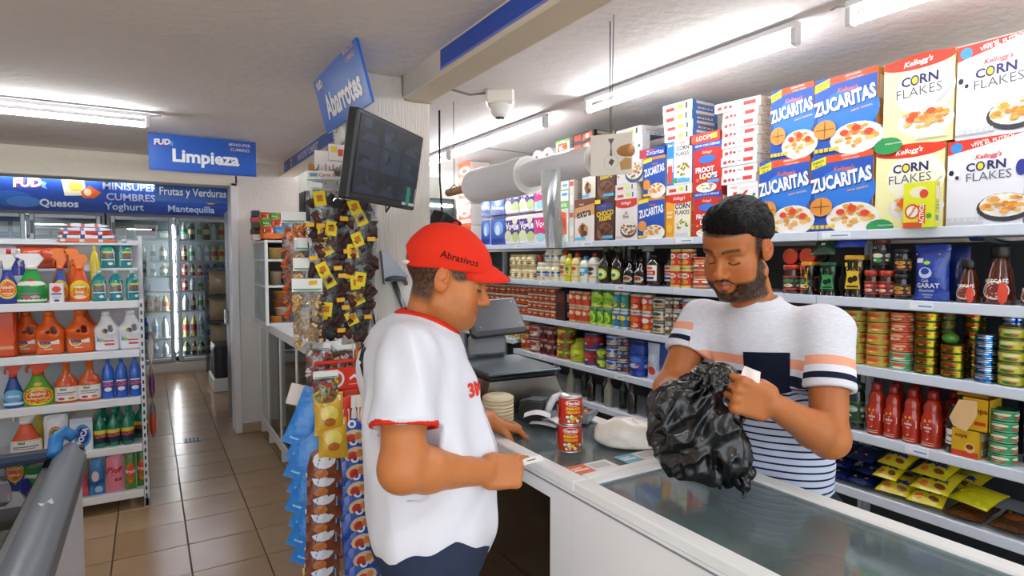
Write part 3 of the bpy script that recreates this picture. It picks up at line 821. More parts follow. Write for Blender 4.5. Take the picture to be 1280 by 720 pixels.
ART['corn_low'] = [('r', 0, 0, 1, 1, 'f6f0dc'), ('r', 0, 0, .36, .86, 'eda82c'), ('r', 0, .84, 1, 1, 'c9301f'), ('e', .6, .86, .5, .08, 'c9301f', 18), ('t', "Kellogg's", .55, .9, .1, 'f6e6dc', KEL), ('t', 'CORN', .68, .72, .12, '2a2a4e', dict(bold=.03, w=.6)), ('t', 'FLAKES', .68, .58, .1, '55555c', dict(w=.6)), *bowl(.7, .3, .3, .18, ('d8b23a', '5fa03c', 'd0582a'), 18, 5), ('r', .06, .55, .3, .62, 'f7d79a'), ('r', .06, .46, .3, .52, 'f7d79a'), ('e', .18, .22, .12, .1, 'f4c24a'), ('r', .42, .04, .95, .11, 'c9d8dc')]
ART['loops'] = [('r', 0, 0, 1, 1, 'b8281e'), ('p', [(0, .86), (.5, .9), (1, .86), (1, 1), (0, 1)], '2448a0'), ('t', 'HECHO CON 5 CEREALES', .5, .95, .045, 'dfe6f6', dict(w=.86)), ('t', "Kellogg's", .5, .8, .07, 'f0cfc0', KEL), ('t', 'FROOT', .44, .45, .12, '7a1410', dict(bold=.06)), ('t', 'FROOT', .43, .455, .115, 'fbf6f0', dict(bold=.045)), ('t', 'LOOPS', .57, .32, .12, '7a1410', dict(bold=.06)), ('t', 'LOOPS', .56, .325, .115, 'fbf6f0', dict(bold=.045)),
    ('e', .5, .66, .3, .08, '2f6fc8', 16), *[('e', .5 + .36 * math.cos(i * .9), .2 + .1 * math.sin(i * 1.7), .055, .032, ['e8d23a', '4fae4a', 'd83a8a', '3a8ad8', 'ef8a2a'][i % 5], 9) for i in range(9)], *bowl(.5, .1, .36, .1, ('e8d23a', '4fae4a', 'ef8a2a', '3a8ad8'), 16, 6), ('r', .55, .17, .95, .23, '49a8e0')]
ART['special'] = [('r', 0, 0, 1, 1, 'ece9e8'), ('t', "Kellogg's", .22, .93, .04, 'd05040', KEL), ('p', [(.12, .48), (.24, .48), (.33, .84), (.21, .84)], 'c02e26'), ('p', [(.26, .64), (.62, .86), (.70, .85), (.34, .61)], 'c02e26'), ('p', [(.26, .64), (.42, .42), (.53, .44), (.36, .66)], 'c02e26'), ('r', .45, .9, .9, .905, 'b9b4b4'), ('e', .88, .76, .05, .035, '3f9a58'), *bowl(.7, .24, .36, .22, ('b8854a', '8a5a30', 'd0a060'), 30, 8, rim='3a4a6a'), ('e', .15, .3, .05, .03, 'c23a30'), ('e', .1, .16, .05, .03, 'd0a060')]
ART['bran'] = [('r', 0, 0, 1, 1, 'ece6e2'), ('r', 0, .86, 1, 1, 'c23224'), ('e', .5, .87, .5, .09, 'c23224', 20), ('t', "Kellogg's", .5, .9, .1, 'f6e4dc', KEL), ('t', 'All', .5, .66, .07, '6a5a50', {}), ('t', 'Bran', .5, .57, .08, '6a5a50', {}), ('e', .5, .61, .16, .005, 'a08a7a'), *bowl(.62, .27, .38, .19, ('9a6a3c', '7a4a24', 'b88a54'), 28, 10, rim='6a3a1c'), ('r', .05, .03, .4, .1, 'd4c6ba')]
ART['extra'] = [('r', 0, 0, 1, 1, 'e9e2d8'), ('p', [(0, 1), (1, 1), (1, .6), (.5, .72), (0, .56)], 'c89a68'), ('p', [(0, 1), (1, 1), (1, .88), (0, .8)], '6a3418'), ('t', "Kellogg's", .35, .88, .05, 'f0d8c8', KEL), ('t', 'extra', .47, .66, .17, '3a1c10', dict(bold=.03, rot=6)), *[('e', .45 + .3 * math.cos(i * 1.3) * (.3 + .1 * (i % 4)), .27 + .2 * math.sin(i * 1.3) * (.3 + .15 * (i % 3)), .1, .06, ['5a2c16', '8a4c24', '3c1c10', 'c89048'][i % 4], 9) for i in range(18)], ('r', .05, .04, .55, .1, '4fb4e0')]
ART['choco'] = [('r', 0, 0, 1, 1, '4a2614'), ('e', .5, .82, .42, .1, '2c3f8a', 14), ('t', "Kellogg's", .45, .84, .05, 'd86a4a', KEL), ('t', 'CHOCO', .5, .66, .13, 'e8c840', dict(bold=.04, rot=4)), ('t', 'KRISPIS', .52, .54, .11, 'e8c840', dict(bold=.04, rot=4)), *bowl(.5, .25, .42, .22, ('5a3018', '3a1c10', '7a4626'), 30, 11, rim='8a5a3a', milk='7a4c30'), ('r', .4, .05, .95, .12, '4fb4e0'), ('r', 0, .9, .3, 1, 'e8d23a')]
ART['frosted_small'] = [('r', 0, 0, 1, 1, '1c4da6'), ('r', 0, .93, 1, 1, 'dd8a22'), ('p', [(.0, .86), (.4, .9), (.4, .99), (.0, .95)], 'e8d92e'), ('t', "Kellogg's", .55, .82, .06, 'e0705a', KEL), ('t', 'ZUCARITAS', .5, .66, .2, 'f3f6fb', dict(bold=.04, rot=8, w=.92)), *bowl(.62, .18, .4, .19, seed=14), ('e', .2, .32, .17, .13, 'd9913f', 16), ('r', .04, .03, .4, .09, 'e6c22e')]
ART['flip'] = [('r', 0, 0, 1, 1, 'd9eedd'), ('r', 0, .82, 1, 1, '6fb552'), ('p', [(.1, .1), (.9, .2), (.85, .72), (.2, .78)], 'e05a22'), ('p', [(.3, .2), (.6, .3), (.5, .6), (.25, .5)], 'f4ece0'), ('e', .65, .45, .2, .14, 'c03a1a'), ('t', 'avena', .5, .9, .09, 'f6faf2', dict(bold=.02))]
ART['granola'] = [('r', 0, 0, 1, 1, 'eef2ea'), ('r', .0, .44, 1, .5, '5fa84a'), ('t', '2 x 1', .4, .82, .1, 'c23a2a', dict(bold=.03)), ('e', .2, .66, .12, .05, '4f9a3a'), ('r', .55, .62, .92, .72, '3fa0dc'), ('e', .2, .3, .14, .06, '4f9a3a'), ('r', .5, .22, .92, .34, '3fa0dc'), ('r', .36, .55, .46, .75, 'e0762a')]

def carton(name, w, h, d, art, side='e9e6e2', top='e9e6e2', back=None, extra_side=(), cat='box', mat='card'):
    b = B(); b.cbox(-w / 2, 0, 0, w / 2, d, h, [top if i in (4, 5) else (side if i in (0, 1) else side) for i in range(26)], mat, .0018)
    fp = B(); prints(fp, art, w, h, flat_map(w, h)); parts = [('front_print', fp.mesh('front_print'))]
    sp = B()
    ops = [('r', .15, .62, .85, .9, 'dcd2c6'), ('r', .2, .12, .8, .3, 'f6f6f4'), *[('r', .22 + .06 * i, .14, .24 + .06 * i + .01 * (i % 3), .28, '222222') for i in range(9)], ('r', .15, .4, .85, .43, '9a8a7a'), ('r', .15, .47, .85, .5, '9a8a7a'), ('r', .15, .54, .7, .57, '9a8a7a')] if not extra_side else list(extra_side)
    prints(sp, ops, d, h, lambda mx, my, k: (w / 2 + .0004 + .0004 * k, mx, my)); parts.append(('side_print', sp.mesh('side_print')))
    tl = B(); tl.box(-w / 2 + .004, d * .48, h, w / 2 - .004, d * .52, h + .0008, 'c8c0b4', mat); parts.append(('top_flap', tl.mesh('top_flap')))
    return Kind(name, b.mesh(name), parts, cat)
CK = {}
def box_at(name, art, px0, px1, pyt, label, z0=None, pyb=None, d=.08, side='e9e6e2', top='e9e6e2', cat='box', group=None, xo=0.0, hh=None, turn=0.0, extra_side=()):
    """a carton whose front spans px0..px1 of the photograph on the shelf's front plane; returns the height of its top"""
    ya, yb = YF(px0, 250), YF(px1, 250); w = ya - yb - .003; pm = (px0 + px1) / 2
    if z0 is None: z0 = SH[0]
    if pyb is not None: z0 = ZF(pm, pyb)
    h = hh if hh else ZF(pm, pyt) - z0
    key = (name, art if isinstance(art, str) else id(art), round(w / .006), round(h / .006), d)
    if key not in CK: CK[key] = carton(name, w, h, d, ART[art] if isinstance(art, str) else art, side, top, cat=cat, extra_side=extra_side)
    place(CK[key], (XF + .004 + xo, (ya + yb) / 2, z0 + .001), RZ + turn, label, group, cat)
    return z0 + h + .0015
T0 = SH[0]
# the big blue boxes
for (pa, pb, ptop, zz, w) in ((948, 1011, 199, 0, 'lower left one of the four'), (1012.5, 1090, 192, 0, 'lower right one of the four')):
    zt = box_at('cereal_box', 'frosted', pa, pb, ptop, f'large blue cereal box with a basketball, {w}', d=.10, side='c98a3a', top='1c4da6', group='large blue cereal boxes')
    if zz == 0 and pa < 1000: zl = zt
    else: zr = zt
box_at('cereal_box', 'frosted', 961, 1014, 103, 'large blue cereal box with a basketball, upper left one of the four', z0=zl, d=.10, side='c98a3a', top='1c4da6', group='large blue cereal boxes', hh=.315)
box_at('cereal_box', 'frosted', 1015, 1092, 88, 'large blue cereal box with a basketball, upper right one of the four', z0=zr, d=.10, side='c98a3a', top='1c4da6', group='large blue cereal boxes', hh=.325)
zc = box_at('cereal_box', 'corn_big', 1093, 1179, 183, 'cream corn flakes box with a red top, lower of two beside the blue boxes', d=.10, side='e8c070', top='d23a22')
box_at('cereal_box', 'corn_big', 1100, 1188, 88, 'cream corn flakes box with a red top, upper of two beside the blue boxes', z0=zc, d=.10, side='e8c070', top='d23a22', hh=.325)
zb = box_at('cereal_box', 'corn_ball', 1182, 1279, 172, 'white corn flakes box with football, lower of two', d=.10, side='dfe0ea', top='d0382a')
box_at('cereal_box', 'corn_ball', 1190, 1287, 88, 'white corn flakes box with football, upper of two', z0=zb, d=.10, side='dfe0ea', top='d0382a', hh=.325)
zb = box_at('cereal_box', 'corn_ball', 1284, 1390, 172, 'white corn flakes box, third of its row beyond the picture edge', d=.10, side='dfe0ea', top='d0382a')
ART['soup'] = [('r', 0, 0, 1, 1, 'd9dc2e'), ('e', .5, .78, .3, .12, 'e9e4c0'), ('e', .66, .74, .14, .1, 'c8482c'), ('r', .0, .0, .62, .12, 'd0482c'), ('e', .3, .36, .24, .17, 'd0381f', 18), ('e', .3, .36, .19, .13, 'f0e8d8', 18), ('t', 'Abuelita', .3, .36, .06, 'c0301c', dict(shear=.2, rot=60, bold=.03)), ('p', [(.5, .08), (.72, .08), (.72, .5), (.5, .5)], 'd0482c'), ('t', 'ACTIVOS', .61, .3, .10, 'f6efdc', dict(rot=90, w=.7, bold=.03)), ('e', .84, .25, .09, .06, '4a9a3a')]
box_at('tablet_box', 'soup', 1136, 1176, 229, 'small yellow-green carton with a red label leaning before the corn flakes box', d=.035, side='c8cc2a', top='c8cc2a', xo=-.045, hh=None)
# white stack of lying boxes
ART['slab'] = [('r', 0, 0, 1, 1, 'efedec'), ('r', .64, .3, .9, .72, 'c8382e'), ('e', .12, .45, .06, .22, 'b83a34', 8), ('e', .25, .5, .05, .2, 'c25048', 8), ('e', .36, .45, .04, .16, '8a3a30', 8), ('r', .45, .42, .6, .5, '8a8a90'), ('r', .45, .55, .56, .6, 'b0b0b4')]
z = T0
z = box_at('cereal_box', 'special', 908, 947, 229, 'small white cereal box with a red letter under the white box stack', d=.07)
hs = (ZF(925, 135) - z) / 8
for i in range(8):
    z = box_at('cereal_box', 'slab', 900, 944 + (i % 2), 0, f'white cereal box lying flat, {ORD[7 - i]} from top, stack beside blue boxes', z0=z, d=.2, group='white cereal boxes lying in a stack', hh=hs - .002, xo=(.004 if i % 2 else 0), turn=.02 * (i % 3 - 1))
z = box_at('cereal_box', 'slab', 893, 946, 0, 'white cereal box lying askew on top of the white stack by the ceiling', z0=z, d=.2, hh=hs, turn=.12)
# toucan-free loop cereal, red
zt = box_at('cereal_box', 'loops', 866, 901, 240, 'red loop cereal box, lower of two behind the vendor head', d=.07, side='a82a1e', top='b8281e')
zt = box_at('cereal_box', 'loops', 865, 901, 178, 'red loop cereal box, upper of two left of the white stack', z0=zt, d=.07, side='a82a1e', top='b8281e')
ART['redflat'] = [('r', 0, 0, 1, 1, 'c8381e'), ('r', .05, .2, .4, .7, 'd8563a'), ('t', 'LOOPS', .5, .5, .5, 'f0d0c0', {}), ('r', .74, .3, .92, .8, 'e8e03a')]
box_at('cereal_box', 'redflat', 860, 898, 0, 'red cereal box lying flat on the loop cereal boxes', z0=zt, d=.19, side='b8301e', top='c8381e', hh=.05)
# corn flakes column
zt = box_at('cereal_box', 'corn_low', 832, 863, 243, 'corn flakes box with orange side strip, left of the red boxes', d=.06, side='e0a030', top='c9301f')
ART['slab2'] = [('r', 0, 0, 1, 1, 'e8e6e2'), ('r', .12, .25, .4, .6, 'c8453a'), ('e', .6, .5, .1, .22, 'd8e03a'), ('r', .78, .2, .84, .8, '4a4a4a')]
zt = box_at('cereal_box', 'slab2', 832, 864, 0, 'white cereal box lying between the two corn flakes boxes', z0=zt, d=.16, hh=.05)
zt = box_at('cereal_box', 'corn_small', 832, 864, 176, 'corn flakes box with blue side strip, left of the red boxes', z0=zt, d=.06, side='2f86c8', top='e9e6e2')
for i in range(4):
    zt = box_at('cereal_box', 'slab2', 829 - (2 if i > 1 else 0), 864 - (1 if i > 1 else 0), 0, f'white cereal box lying flat, {ORD[3 - i]} from the top above the blue-striped corn flakes', z0=zt, d=.2, side='3f74b8', hh=.048 if i < 2 else .052, group='white boxes lying over the corn flakes', turn=.03 * (i % 2))
# small frosted column
zt = box_at('cereal_box', 'frosted_small', 797, 830.5, 247, 'small blue frosted cereal box, lower of two', d=.06, side='b8862e', top='dd8a22')
zt = box_at('cereal_box', 'frosted_small', 803, 831, 196, 'small blue frosted cereal box, upper of two', z0=zt, d=.06, side='b8862e', top='dd8a22')
ART['blueflat'] = [('r', 0, 0, 1, 1, '1d3fa0'), ('r', 0, .0, .3, 1, 'b03a4a'), ('t', 'Zucaritas', .62, .5, .5, 'd8e0f4', {}), ('r', .3, .7, .6, .9, 'd05a2a')]
box_at('cereal_box', 'blueflat', 799, 829, 0, 'blue and red cereal box lying flat on the small frosted boxes', z0=zt, d=.19, side='1d3fa0', top='1d3fa0', hh=.05, turn=.06)
# bran / special K column
zt = box_at('cereal_box', 'bran', 769, 796, 249, 'white bran cereal box with a red top, under two lying boxes', d=.06)
for i in range(2): zt = box_at('cereal_box', 'slab2', 768, 796 - i, 0, f'white cereal box lying flat, {["lower", "upper"][i]} of two on the bran cereal box', z0=zt, d=.16, hh=.045, group='white boxes lying on the bran box')
zt = box_at('cereal_box', 'special', 770, 802, 171, 'white cereal box with a large red letter beside the price card', z0=zt, d=.06, side='d8dade')
box_at('cereal_box', 'slab2', 769, 801, 0, 'white cereal box lying on the one with the large red letter', z0=zt, d=.2, hh=.05, side='e8e4e0')
# chocolate columns
z1 = box_at('cereal_box', 'choco', 744, 768, 249, 'brown chocolate cereal box, lower of the column left of the bran box', d=.06, side='3c1c10', top='4a2614')
z1 = box_at('cereal_box', 'choco', 745, 769, 197, 'brown chocolate cereal box, upper of the column left of the bran box', z0=z1, d=.06, side='3c1c10', top='4a2614')
z2 = box_at('cereal_box', 'extra', 718, 743, 249, 'pale granola cereal box with brown lettering, lower of two', d=.06, side='6a3418', top='6a3418')
z2 = box_at('cereal_box', 'extra', 727, 744, 200, 'pale granola cereal box with brown lettering, upper of two', z0=z2, d=.06, side='6a3418', top='6a3418')
ART['brownflat'] = [('r', 0, 0, 1, 1, '3a1a10'), ('r', .05, .2, .4, .8, 'a83a22'), ('p', [(.45, .1), (.95, .3), (.9, .9), (.5, .7)], 'd85a2a'), ('e', .7, .5, .1, .25, 'e8d8c8')]
ART['brownflat2'] = [('r', 0, 0, 1, 1, '4a3016'), ('r', .05, .15, .95, .3, '8a6a2a'), ('e', .3, .6, .1, .2, 'c89a3a'), ('t', 'choco', .6, .55, .4, 'd8b25a', {}), ('r', .0, .8, 1, .9, '8a6a2a')]
for i in range(3): z2 = box_at('cereal_box', 'brownflat', 716, 741, 0, f'dark brown and orange cereal box lying flat, {["lowest", "middle", "topmost"][i]} of three near the bag roll', z0=z2, d=.19, side='2a120a', top='3a1a10', hh=.062, group='dark cereal boxes lying near the bag roll')
for i in range(2): z1 = box_at('cereal_box', 'brownflat2', 742, 768, 0, f'brown and gold cereal box lying flat, {["lower", "upper"][i]} of two above the price card', z0=z1, d=.19, side='2a1a0a', top='4a3016', hh=.075, group='gold-brown cereal boxes lying above the card')
# narrow dark column and the white-green, orange column
z3 = T0
for i in range(3): z3 = box_at('cereal_box', [('r', 0, 0, 1, 1, ['d8d0c8', '4a1c10', '3a1a10'][i]), ('r', .1, .8, .9, .95, 'b83a2a'), ('r', .15, .2, .85, .5, ['efe8e0', '7a3420', '8a5a3a'][i])], 711, 717, 0, f'narrow box end, {["white and red, lowest", "dark brown, middle", "dark brown, topmost"][i]} of the slim column', z0=z3, d=.2, side=['e0d8d0', '3a1a10', '3a1a10'][i], top='4a2614', hh=.21)
z4 = T0
z4 = box_at('oat_box', 'flip', 694, 710, 252, 'orange and green oat box, lowest of the column by the roll of bags', d=.06, side='e8e8e0')
z4 = box_at('oat_box', 'granola', 694, 710, 223, 'white and green oat box, second of the column by the roll of bags', z0=z4, d=.06, side='e8e8e0')
z4 = box_at('oat_box', 'granola', 694, 710, 0, 'white and green oat box, third of the column by the roll of bags', z0=z4, d=.06, side='e8e8e0', hh=.17)
z4 = box_at('oat_box', 'flip', 694, 711, 175, 'orange and green oat box, topmost of the column by the roll of bags', z0=z4, d=.06, side='e8e8e0')

# ---- paper goods at the far end of the top shelf
def napkins(w, h, d, col, ops, name='napkin_pack', cat='napkins'):
    b = B(); b.cbox(-w / 2, 0, 0, w / 2, d, h, col, 'crinkle', .012)
    p = B(); prints(p, ops, w, h, flat_map(w, h, -.0005), 'crinkle')
    s = B(); s.box(-w / 2 + .012, d * .3, h - .001, w / 2 - .012, d * .36, h + .003, 'e8eef4', 'crinkle')
    return Kind(name, b.mesh(name), [('front_print', p.mesh('front_print')), ('wrapper_seam', s.mesh('wrapper_seam'))], cat)
vo = [('r', .03, .04, .97, .96, 'efeaf2'), ('r', .0, .34, 1, .86, '3a1f7a'), ('e', .22, .3, .25, .2, 'd9e0b0', 12), ('e', .75, .25, .25, .18, 'c0d08a', 12), ('e', .7, .82, .18, .13, 'e8dcc8', 12), ('t', 'Vogue', .5, .6, .36, 'f6f2fa', dict(bold=.04, shear=.1, w=.9))]
bl = [('r', .03, .04, .97, .96, '2a58b8'), ('e', .55, .6, .33, .26, '7ab0e8', 14), ('e', .5, .55, .16, .2, 'dfeaf6', 12), ('r', .1, .08, .9, .24, '16368c')]
pk = [('r', 0, 0, 1, 1, 'e9e4ee'), ('r', 0, .3, 1, .85, 'd02a7a'), ('t', 'Vog', .5, .6, .34, 'f6e8f2', dict(bold=.03)), ('e', .5, .2, .4, .14, '9adbe0')]
ya = [YF(p, 275) for p in (600, 612, 631, 649, 666, 684)]
for rowi, (za, nm) in enumerate(((SH[0], 'lower'), (SH[0] + .24, 'upper'))):
    for i, (c0, c1, ops, col, what) in enumerate(((600, 612, bl, 'cfdcec', 'pale blue'), (612, 630, bl, '1f3f9a', 'dark blue'), (630, 648, vo, 'e8e2f0', 'purple and white'), (648, 667, vo, 'e8e2f0', 'purple and white'), (667, 682, pk, 'e8dcea', 'pink and white'))):
        y0, y1 = YF(c0, 275), YF(c1, 275); key = ('nap', i)
        if key not in CK: CK[key] = napkins(y0 - y1 - .006, .225, .14, col, ops)
        place(CK[key], (XF + .01, (y0 + y1) / 2, za + .001), RZ, f'{what} napkin pack, {ORD[i]} from the far end of the {nm} layer', 'napkin packs on the top shelf')
op = [('r', 0, 0, 1, 1, 'e8622a'), ('e', .5, .6, .45, .2, 'f4ece6', 14), ('r', 0, .1, 1, .3, 'f0e2d8'), ('e', .5, .58, .2, .1, 'e0541e', 10)]
for i in range(4):
    if ('op', 0) not in CK: CK[('op', 0)] = napkins(.25, .19, .2, 'f0e6e0', op, 'towel_pack', 'paper towels')
    place(CK[('op', 0)], (XF + .03, 4.95, SH[0] + .001 + .192 * i), RZ, f'orange paper towel pack, {ORD[3 - i]} from the top at the far shelf end', 'orange paper towel packs')
if True:
    b = B(); b.cbox(-.13, 0, 0, .13, .2, .2, 'e8ccd2', 'crinkle', .02); k = Kind('towel_pack', b.mesh('towel_pack'), [], 'paper towels')
    place(k, (XF + .03, 4.67, SH[0] + .495), RZ, 'pale pink wrapped paper pack behind the large bag roll')
def roll_kind():
    b = B(); b.lathe([(.022, 0), (.055, .002), (.057, .01), (.057, .09), (.055, .1), (.022, .1), (.022, 0)], 22, 'f1eeee', 'matte', caps=False)
    c = B(); c.lathe([(.0215, .003), (.0215, .097), (.018, .097), (.018, .003), (.0215, .003)], 14, 'a08a78', 'card', caps=False)
    return Kind('toilet_roll', b.mesh('toilet_roll'), [('cardboard_core', c.mesh('cardboard_core'))], 'toilet paper')
rk = roll_kind()
for i, px in enumerate((602, 613, 624, 634)):
    o = place(rk, (XF + .01, YF(px, 215), SH[0] + .545), 0, f'white toilet roll, {ORD[i]} of four behind the large bag roll', 'toilet rolls on the top shelf', rot=(0, math.pi / 2, 0))
b = B(); b.box(-.35, 0, 0, .35, .22, .006, 'e9e4e2', 'card'); b.cbox(-.35, 0, -.03, .35, .22, 0, 'efe6e6', 'crinkle', .008)
tag(ob('paper_pack', b, None, (XF + .002, 4.05, SH[0] + .481), (0, 0, RZ)), 'long pale wrapped pack under the row of toilet rolls', 'paper pack')
b = B(); b.cbox(-.13, .0, 0, .13, .2, .115, '232a4a', 'crinkle', .01); tag(ob('paper_pack', b, None, (XF + .15, YF(672, 215), SH[0] + .467), (0, 0, RZ)), 'dark blue pack behind the last pair of toilet rolls', 'paper pack')
b = B(); b.cbox(-.13, .0, 0, .13, .14, .1, 'e6e0e4', 'crinkle', .01); tag(ob('paper_pack', b, None, (XF + .0, YF(676, 215), SH[0] + .467), (0, 0, RZ)), 'white pack under the last pair of toilet rolls', 'paper pack')
for i, px in enumerate((669, 682)):
    place(rk, (XF + .01, YF(px, 200), SH[0] + .625), 0, f'white toilet roll, {["left", "right"][i]} one of the pair near the oat boxes', 'toilet rolls on the top shelf', rot=(0, math.pi / 2, 0), scale=(1.12, 1.12, 1.12))

# ------------------------------------------------------------------ jars, cans and bottles of the lower boards
def gen_ops(seed, base, accents, word=None, wcol='f6f2ea'):
    r = random.Random(seed)
    ops = [('r', 0, 0, 1, 1, base), ('r', 0, 0, 1, .1, accents[0]), ('r', 0, .9, 1, 1, accents[0])]
    for u in (.25, .5, .75) if seed % 2 else (.5,):
        ops += [('e', u, .64, .11, .16, accents[1], 10), ('e', u + r.uniform(-.02, .02), .3, .09, .14, accents[2], 9), ('e', u + r.uniform(-.06, .06), .34, .04, .07, accents[3 % len(accents)], 7)]
        if word: ops.append(('t', word, u, .65, .17, wcol, dict(w=.2, bold=.03)))
    return ops
def wrap_label(r, z0, h, ops, name='paper_label', mat='card', full=True, n=18, sy=1.0):
    b = B(); w = 2 * math.pi * r
    base = ops[0][5] if ops and ops[0][0] == 'r' else 'ffffff'
    b.lathe([(r + .0004, z0), (r + .0004, z0 + h)], n, base, mat, caps=False, sy=sy)
    m = cyl_map(r + .0004, w, z0, sy)
    prints(b, ops[1:], w, h, m, mat, curved=r)
    return b.mesh(name)
def can_kind(name, r, h, ops, rim='c9c9c6', mat='card', cat='can', n=18):
    b = B(); b.lathe([(r * .93, 0), (r, .002), (r, h * .03), (r * .985, h * .045), (r * .985, h * .955), (r, h * .97), (r, h), (r * .93, h), (r * .92, h - .003), (.001, h - .003)], n, rim, 'metal')
    parts = [('paper_label', wrap_label(r * .985, h * .05, h * .9, ops, mat=mat, n=n))]
    l = B(); l.lathe([(r * .62, h - .0028), (r * .66, h - .0016), (r * .7, h - .0028)], n, rim, 'metal', caps=False); parts.append(('lid_ring', l.mesh('lid_ring')))
    return Kind(name, b.mesh(name), parts, cat)
def jar_kind(name, r, h, body, lid, ops, lab=(.15, .62), lidh=.16, mat='gloss', cat='jar', shoulder=.72, neck=.8, n=18):
    b = B(); b.lathe([(r * .9, 0), (r, h * .03), (r, h * shoulder), (r * neck, h * (1 - lidh - .02)), (r * neck, h * (1 - lidh))], n, body, mat)
    p = B(); p.lathe([(r * neck * 1.06, h * (1 - lidh)), (r * neck * 1.08, h * .99), (r * neck * 1.02, h)], n, lid, 'plastic')
    parts = [('lid', p.mesh('lid'))]
    if ops: parts.append(('paper_label', wrap_label(r, h * lab[0], h * (lab[1] - lab[0]), ops, n=n)))
    return Kind(name, b.mesh(name), parts, cat)
def bottle2(name, prof, body, capprof, cap, ops, lab, r, mat='gloss', cat='bottle', sy=1.0, n=18):
    b = B(); b.lathe(prof, n, body, mat, sy=sy)
    p = B(); p.lathe(capprof, 14, cap, 'plastic', sy=sy if sy > .7 else 1)
    parts = [('cap', p.mesh('cap'))]
    if ops: parts.append(('paper_label', wrap_label(r, lab[0], lab[1] - lab[0], ops, n=n, sy=sy)))
    return Kind(name, b.mesh(name), parts, cat)
def row(mk, px0, px1, n, shelf, layers, desc, where, group, ytop=None, hl=None, z=None, cols=None, skip=(), xo=0.0, fit=.97, jit=.004, top=1e9):
    """n columns between two photograph columns on a board, stacked in layers; mk(r, h) gives the kind"""
    ya, yb = YF(px0, 380), YF(px1, 380); w = (ya - yb) / n; r = w / 2 * fit
    z0 = SH[shelf] if z is None else z
    if hl is None: hl = (ZF((px0 + px1) / 2, ytop) - z0) / layers
    k = mk(r, hl - .0015)
    ks = k if isinstance(k, list) else [k]
    ln = {1: [''], 2: ['lower ', 'upper ']}.get(layers, ['lowest '] + ['second-layer ', 'third-layer ', 'fourth-layer ', 'fifth-layer ', 'sixth-layer ', 'seventh-layer '][:layers - 2] + ['topmost '])
    cnt = 0
    for j in range(layers):
        for i in range(n):
            if (i, j) in skip: continue
            pos = '' if n == 1 else (f', {ORD[i]} from the left' if n > 2 else (', left one' if i == 0 else ', right one'))
            place(ks[cnt % len(ks)], (XF + .004 + r + xo + rnd.uniform(0, jit), ya - w * (i + .5), z0 + .001 + hl * j), RZ + rnd.uniform(-.25, .25), f'{ln[j]}{desc}{pos} {where}'.replace('  ', ' '), group)
            cnt += 1
    return r, hl
# --- second board, left part
row(lambda r, h: jar_kind('mayonnaise_jar', r, h, 'e6dab0', 'd9c890', gen_ops(3, 'efe6c4', ['c8b070', 'b8862e', '3a6a3a', 'c8452a']), cat='jar'), 634, 664, 4, 1, 2, 'small cream jar', 'beside the big cream jars', 'small cream jars', ytop=318)
kb = lambda r, h: jar_kind('mayonnaise_jar', r, h, 'efe4c2', 'eceae2', gen_ops(5, 'efe8d2', ['d8c890', '2f6a9a', '6a9ac8', 'c84a2a'], 'MAYO', '1d3f8a'), lidh=.2, cat='jar')
row(kb, 667, 695, 3, 1, 1, 'big cream jar with white lid', 'left of the squeeze bottles', 'big cream jars', ytop=328)
row(kb, 677, 695, 2, 1, 1, 'cream jar', 'standing on the big cream jars', 'cream jars on top', z=SH[1] + (ZF(681, 328) - SH[1]) + .001, hl=.098)
def lying_jar(px, z, lid, body, label, r=.04):
    k = jar_kind('jar', r, .12, body, lid, None, neck=.92)
    place(k, (XF + .145, YF(px, 320), z + r + .001), 0, label, None, rot=(0, -math.pi / 2, 0))
lying_jar(670.5, ZF(670, 328), 'a83a26', 'd8c8a0', 'jar lying with its red lid forward on a big cream jar', .028)
def squeeze(h, r, body, cap, ops, name='squeeze_bottle', capf=.14, waist=.86):
    return bottle2(name, [(r * .92, 0), (r, h * .03), (r, h * .3), (r * waist, h * .5), (r, h * .66), (r * .8, h * .8), (r * .42, h * (1 - capf))], body, [(r * .5, h * (1 - capf)), (r * .46, h * .95), (r * .3, h)], cap, ops, (h * .18, h * .62), r * .97, cat='bottle')
for p0, p1, yt, body, cap, ops, d in ((696, 705, 313, 'e8dcb4', 'a82a22', gen_ops(1, 'eae0bc', ['c8a84a', '8a6a2a', 'c83a2a', '3a7a3a']), 'cream bottle with a dark red cap'), (703.5, 710.5, 317, 'd8cf2a', 'd8cf2a', gen_ops(2, 'd8d040', ['b0a820', '3a8a3a', 'e8e080', 'c8402a']), 'slim lemon-yellow pointed bottle'), (710.5, 720, 316, 'ead9a0', 'c03028', gen_ops(4, 'ead9a0', ['c8b060', 'c84a2a', 'd8c080', '8a5a2a']), 'cream bottle with a red cap'),
        (720.5, 731, 320, 'eee8d8', '3f8fc0', gen_ops(6, '5fb0cc', ['eee8d8', 'dfeef4', '2a6a9a', 'eee8d8']), 'white bottle with a sky-blue label'), (731.5, 742, 316, 'e6dfd0', '8a1f22', gen_ops(8, 'd8d0c0', ['b0a48a', '3a2018', '5a3020', '8a6a4a']), 'white bottle with a brown label and dark red cap')):
    ya, yb = YF(p0, 350), YF(p1, 350); r = (ya - yb) / 2 * .98
    place(squeeze(ZF((p0 + p1) / 2, yt) - SH[1], r, body, cap, ops), (XF + .004 + r, (ya + yb) / 2, SH[1] + .001), RZ, f'{d} left of the dark sauces', 'squeeze bottles')
def sauce(h, r, glass, cap, ops, neck=.36, name='sauce_bottle', sh=.55, lab=(.08, .45)):
    return bottle2(name, [(r * .92, 0), (r, h * .02), (r, h * sh), (r * .8, h * (sh + .08)), (r * neck, h * (sh + .2)), (r * neck * .95, h * .86)], glass, [(r * neck * 1.15, h * .86), (r * neck * 1.15, h)], cap, ops, (h * lab[0], h * lab[1]), r)
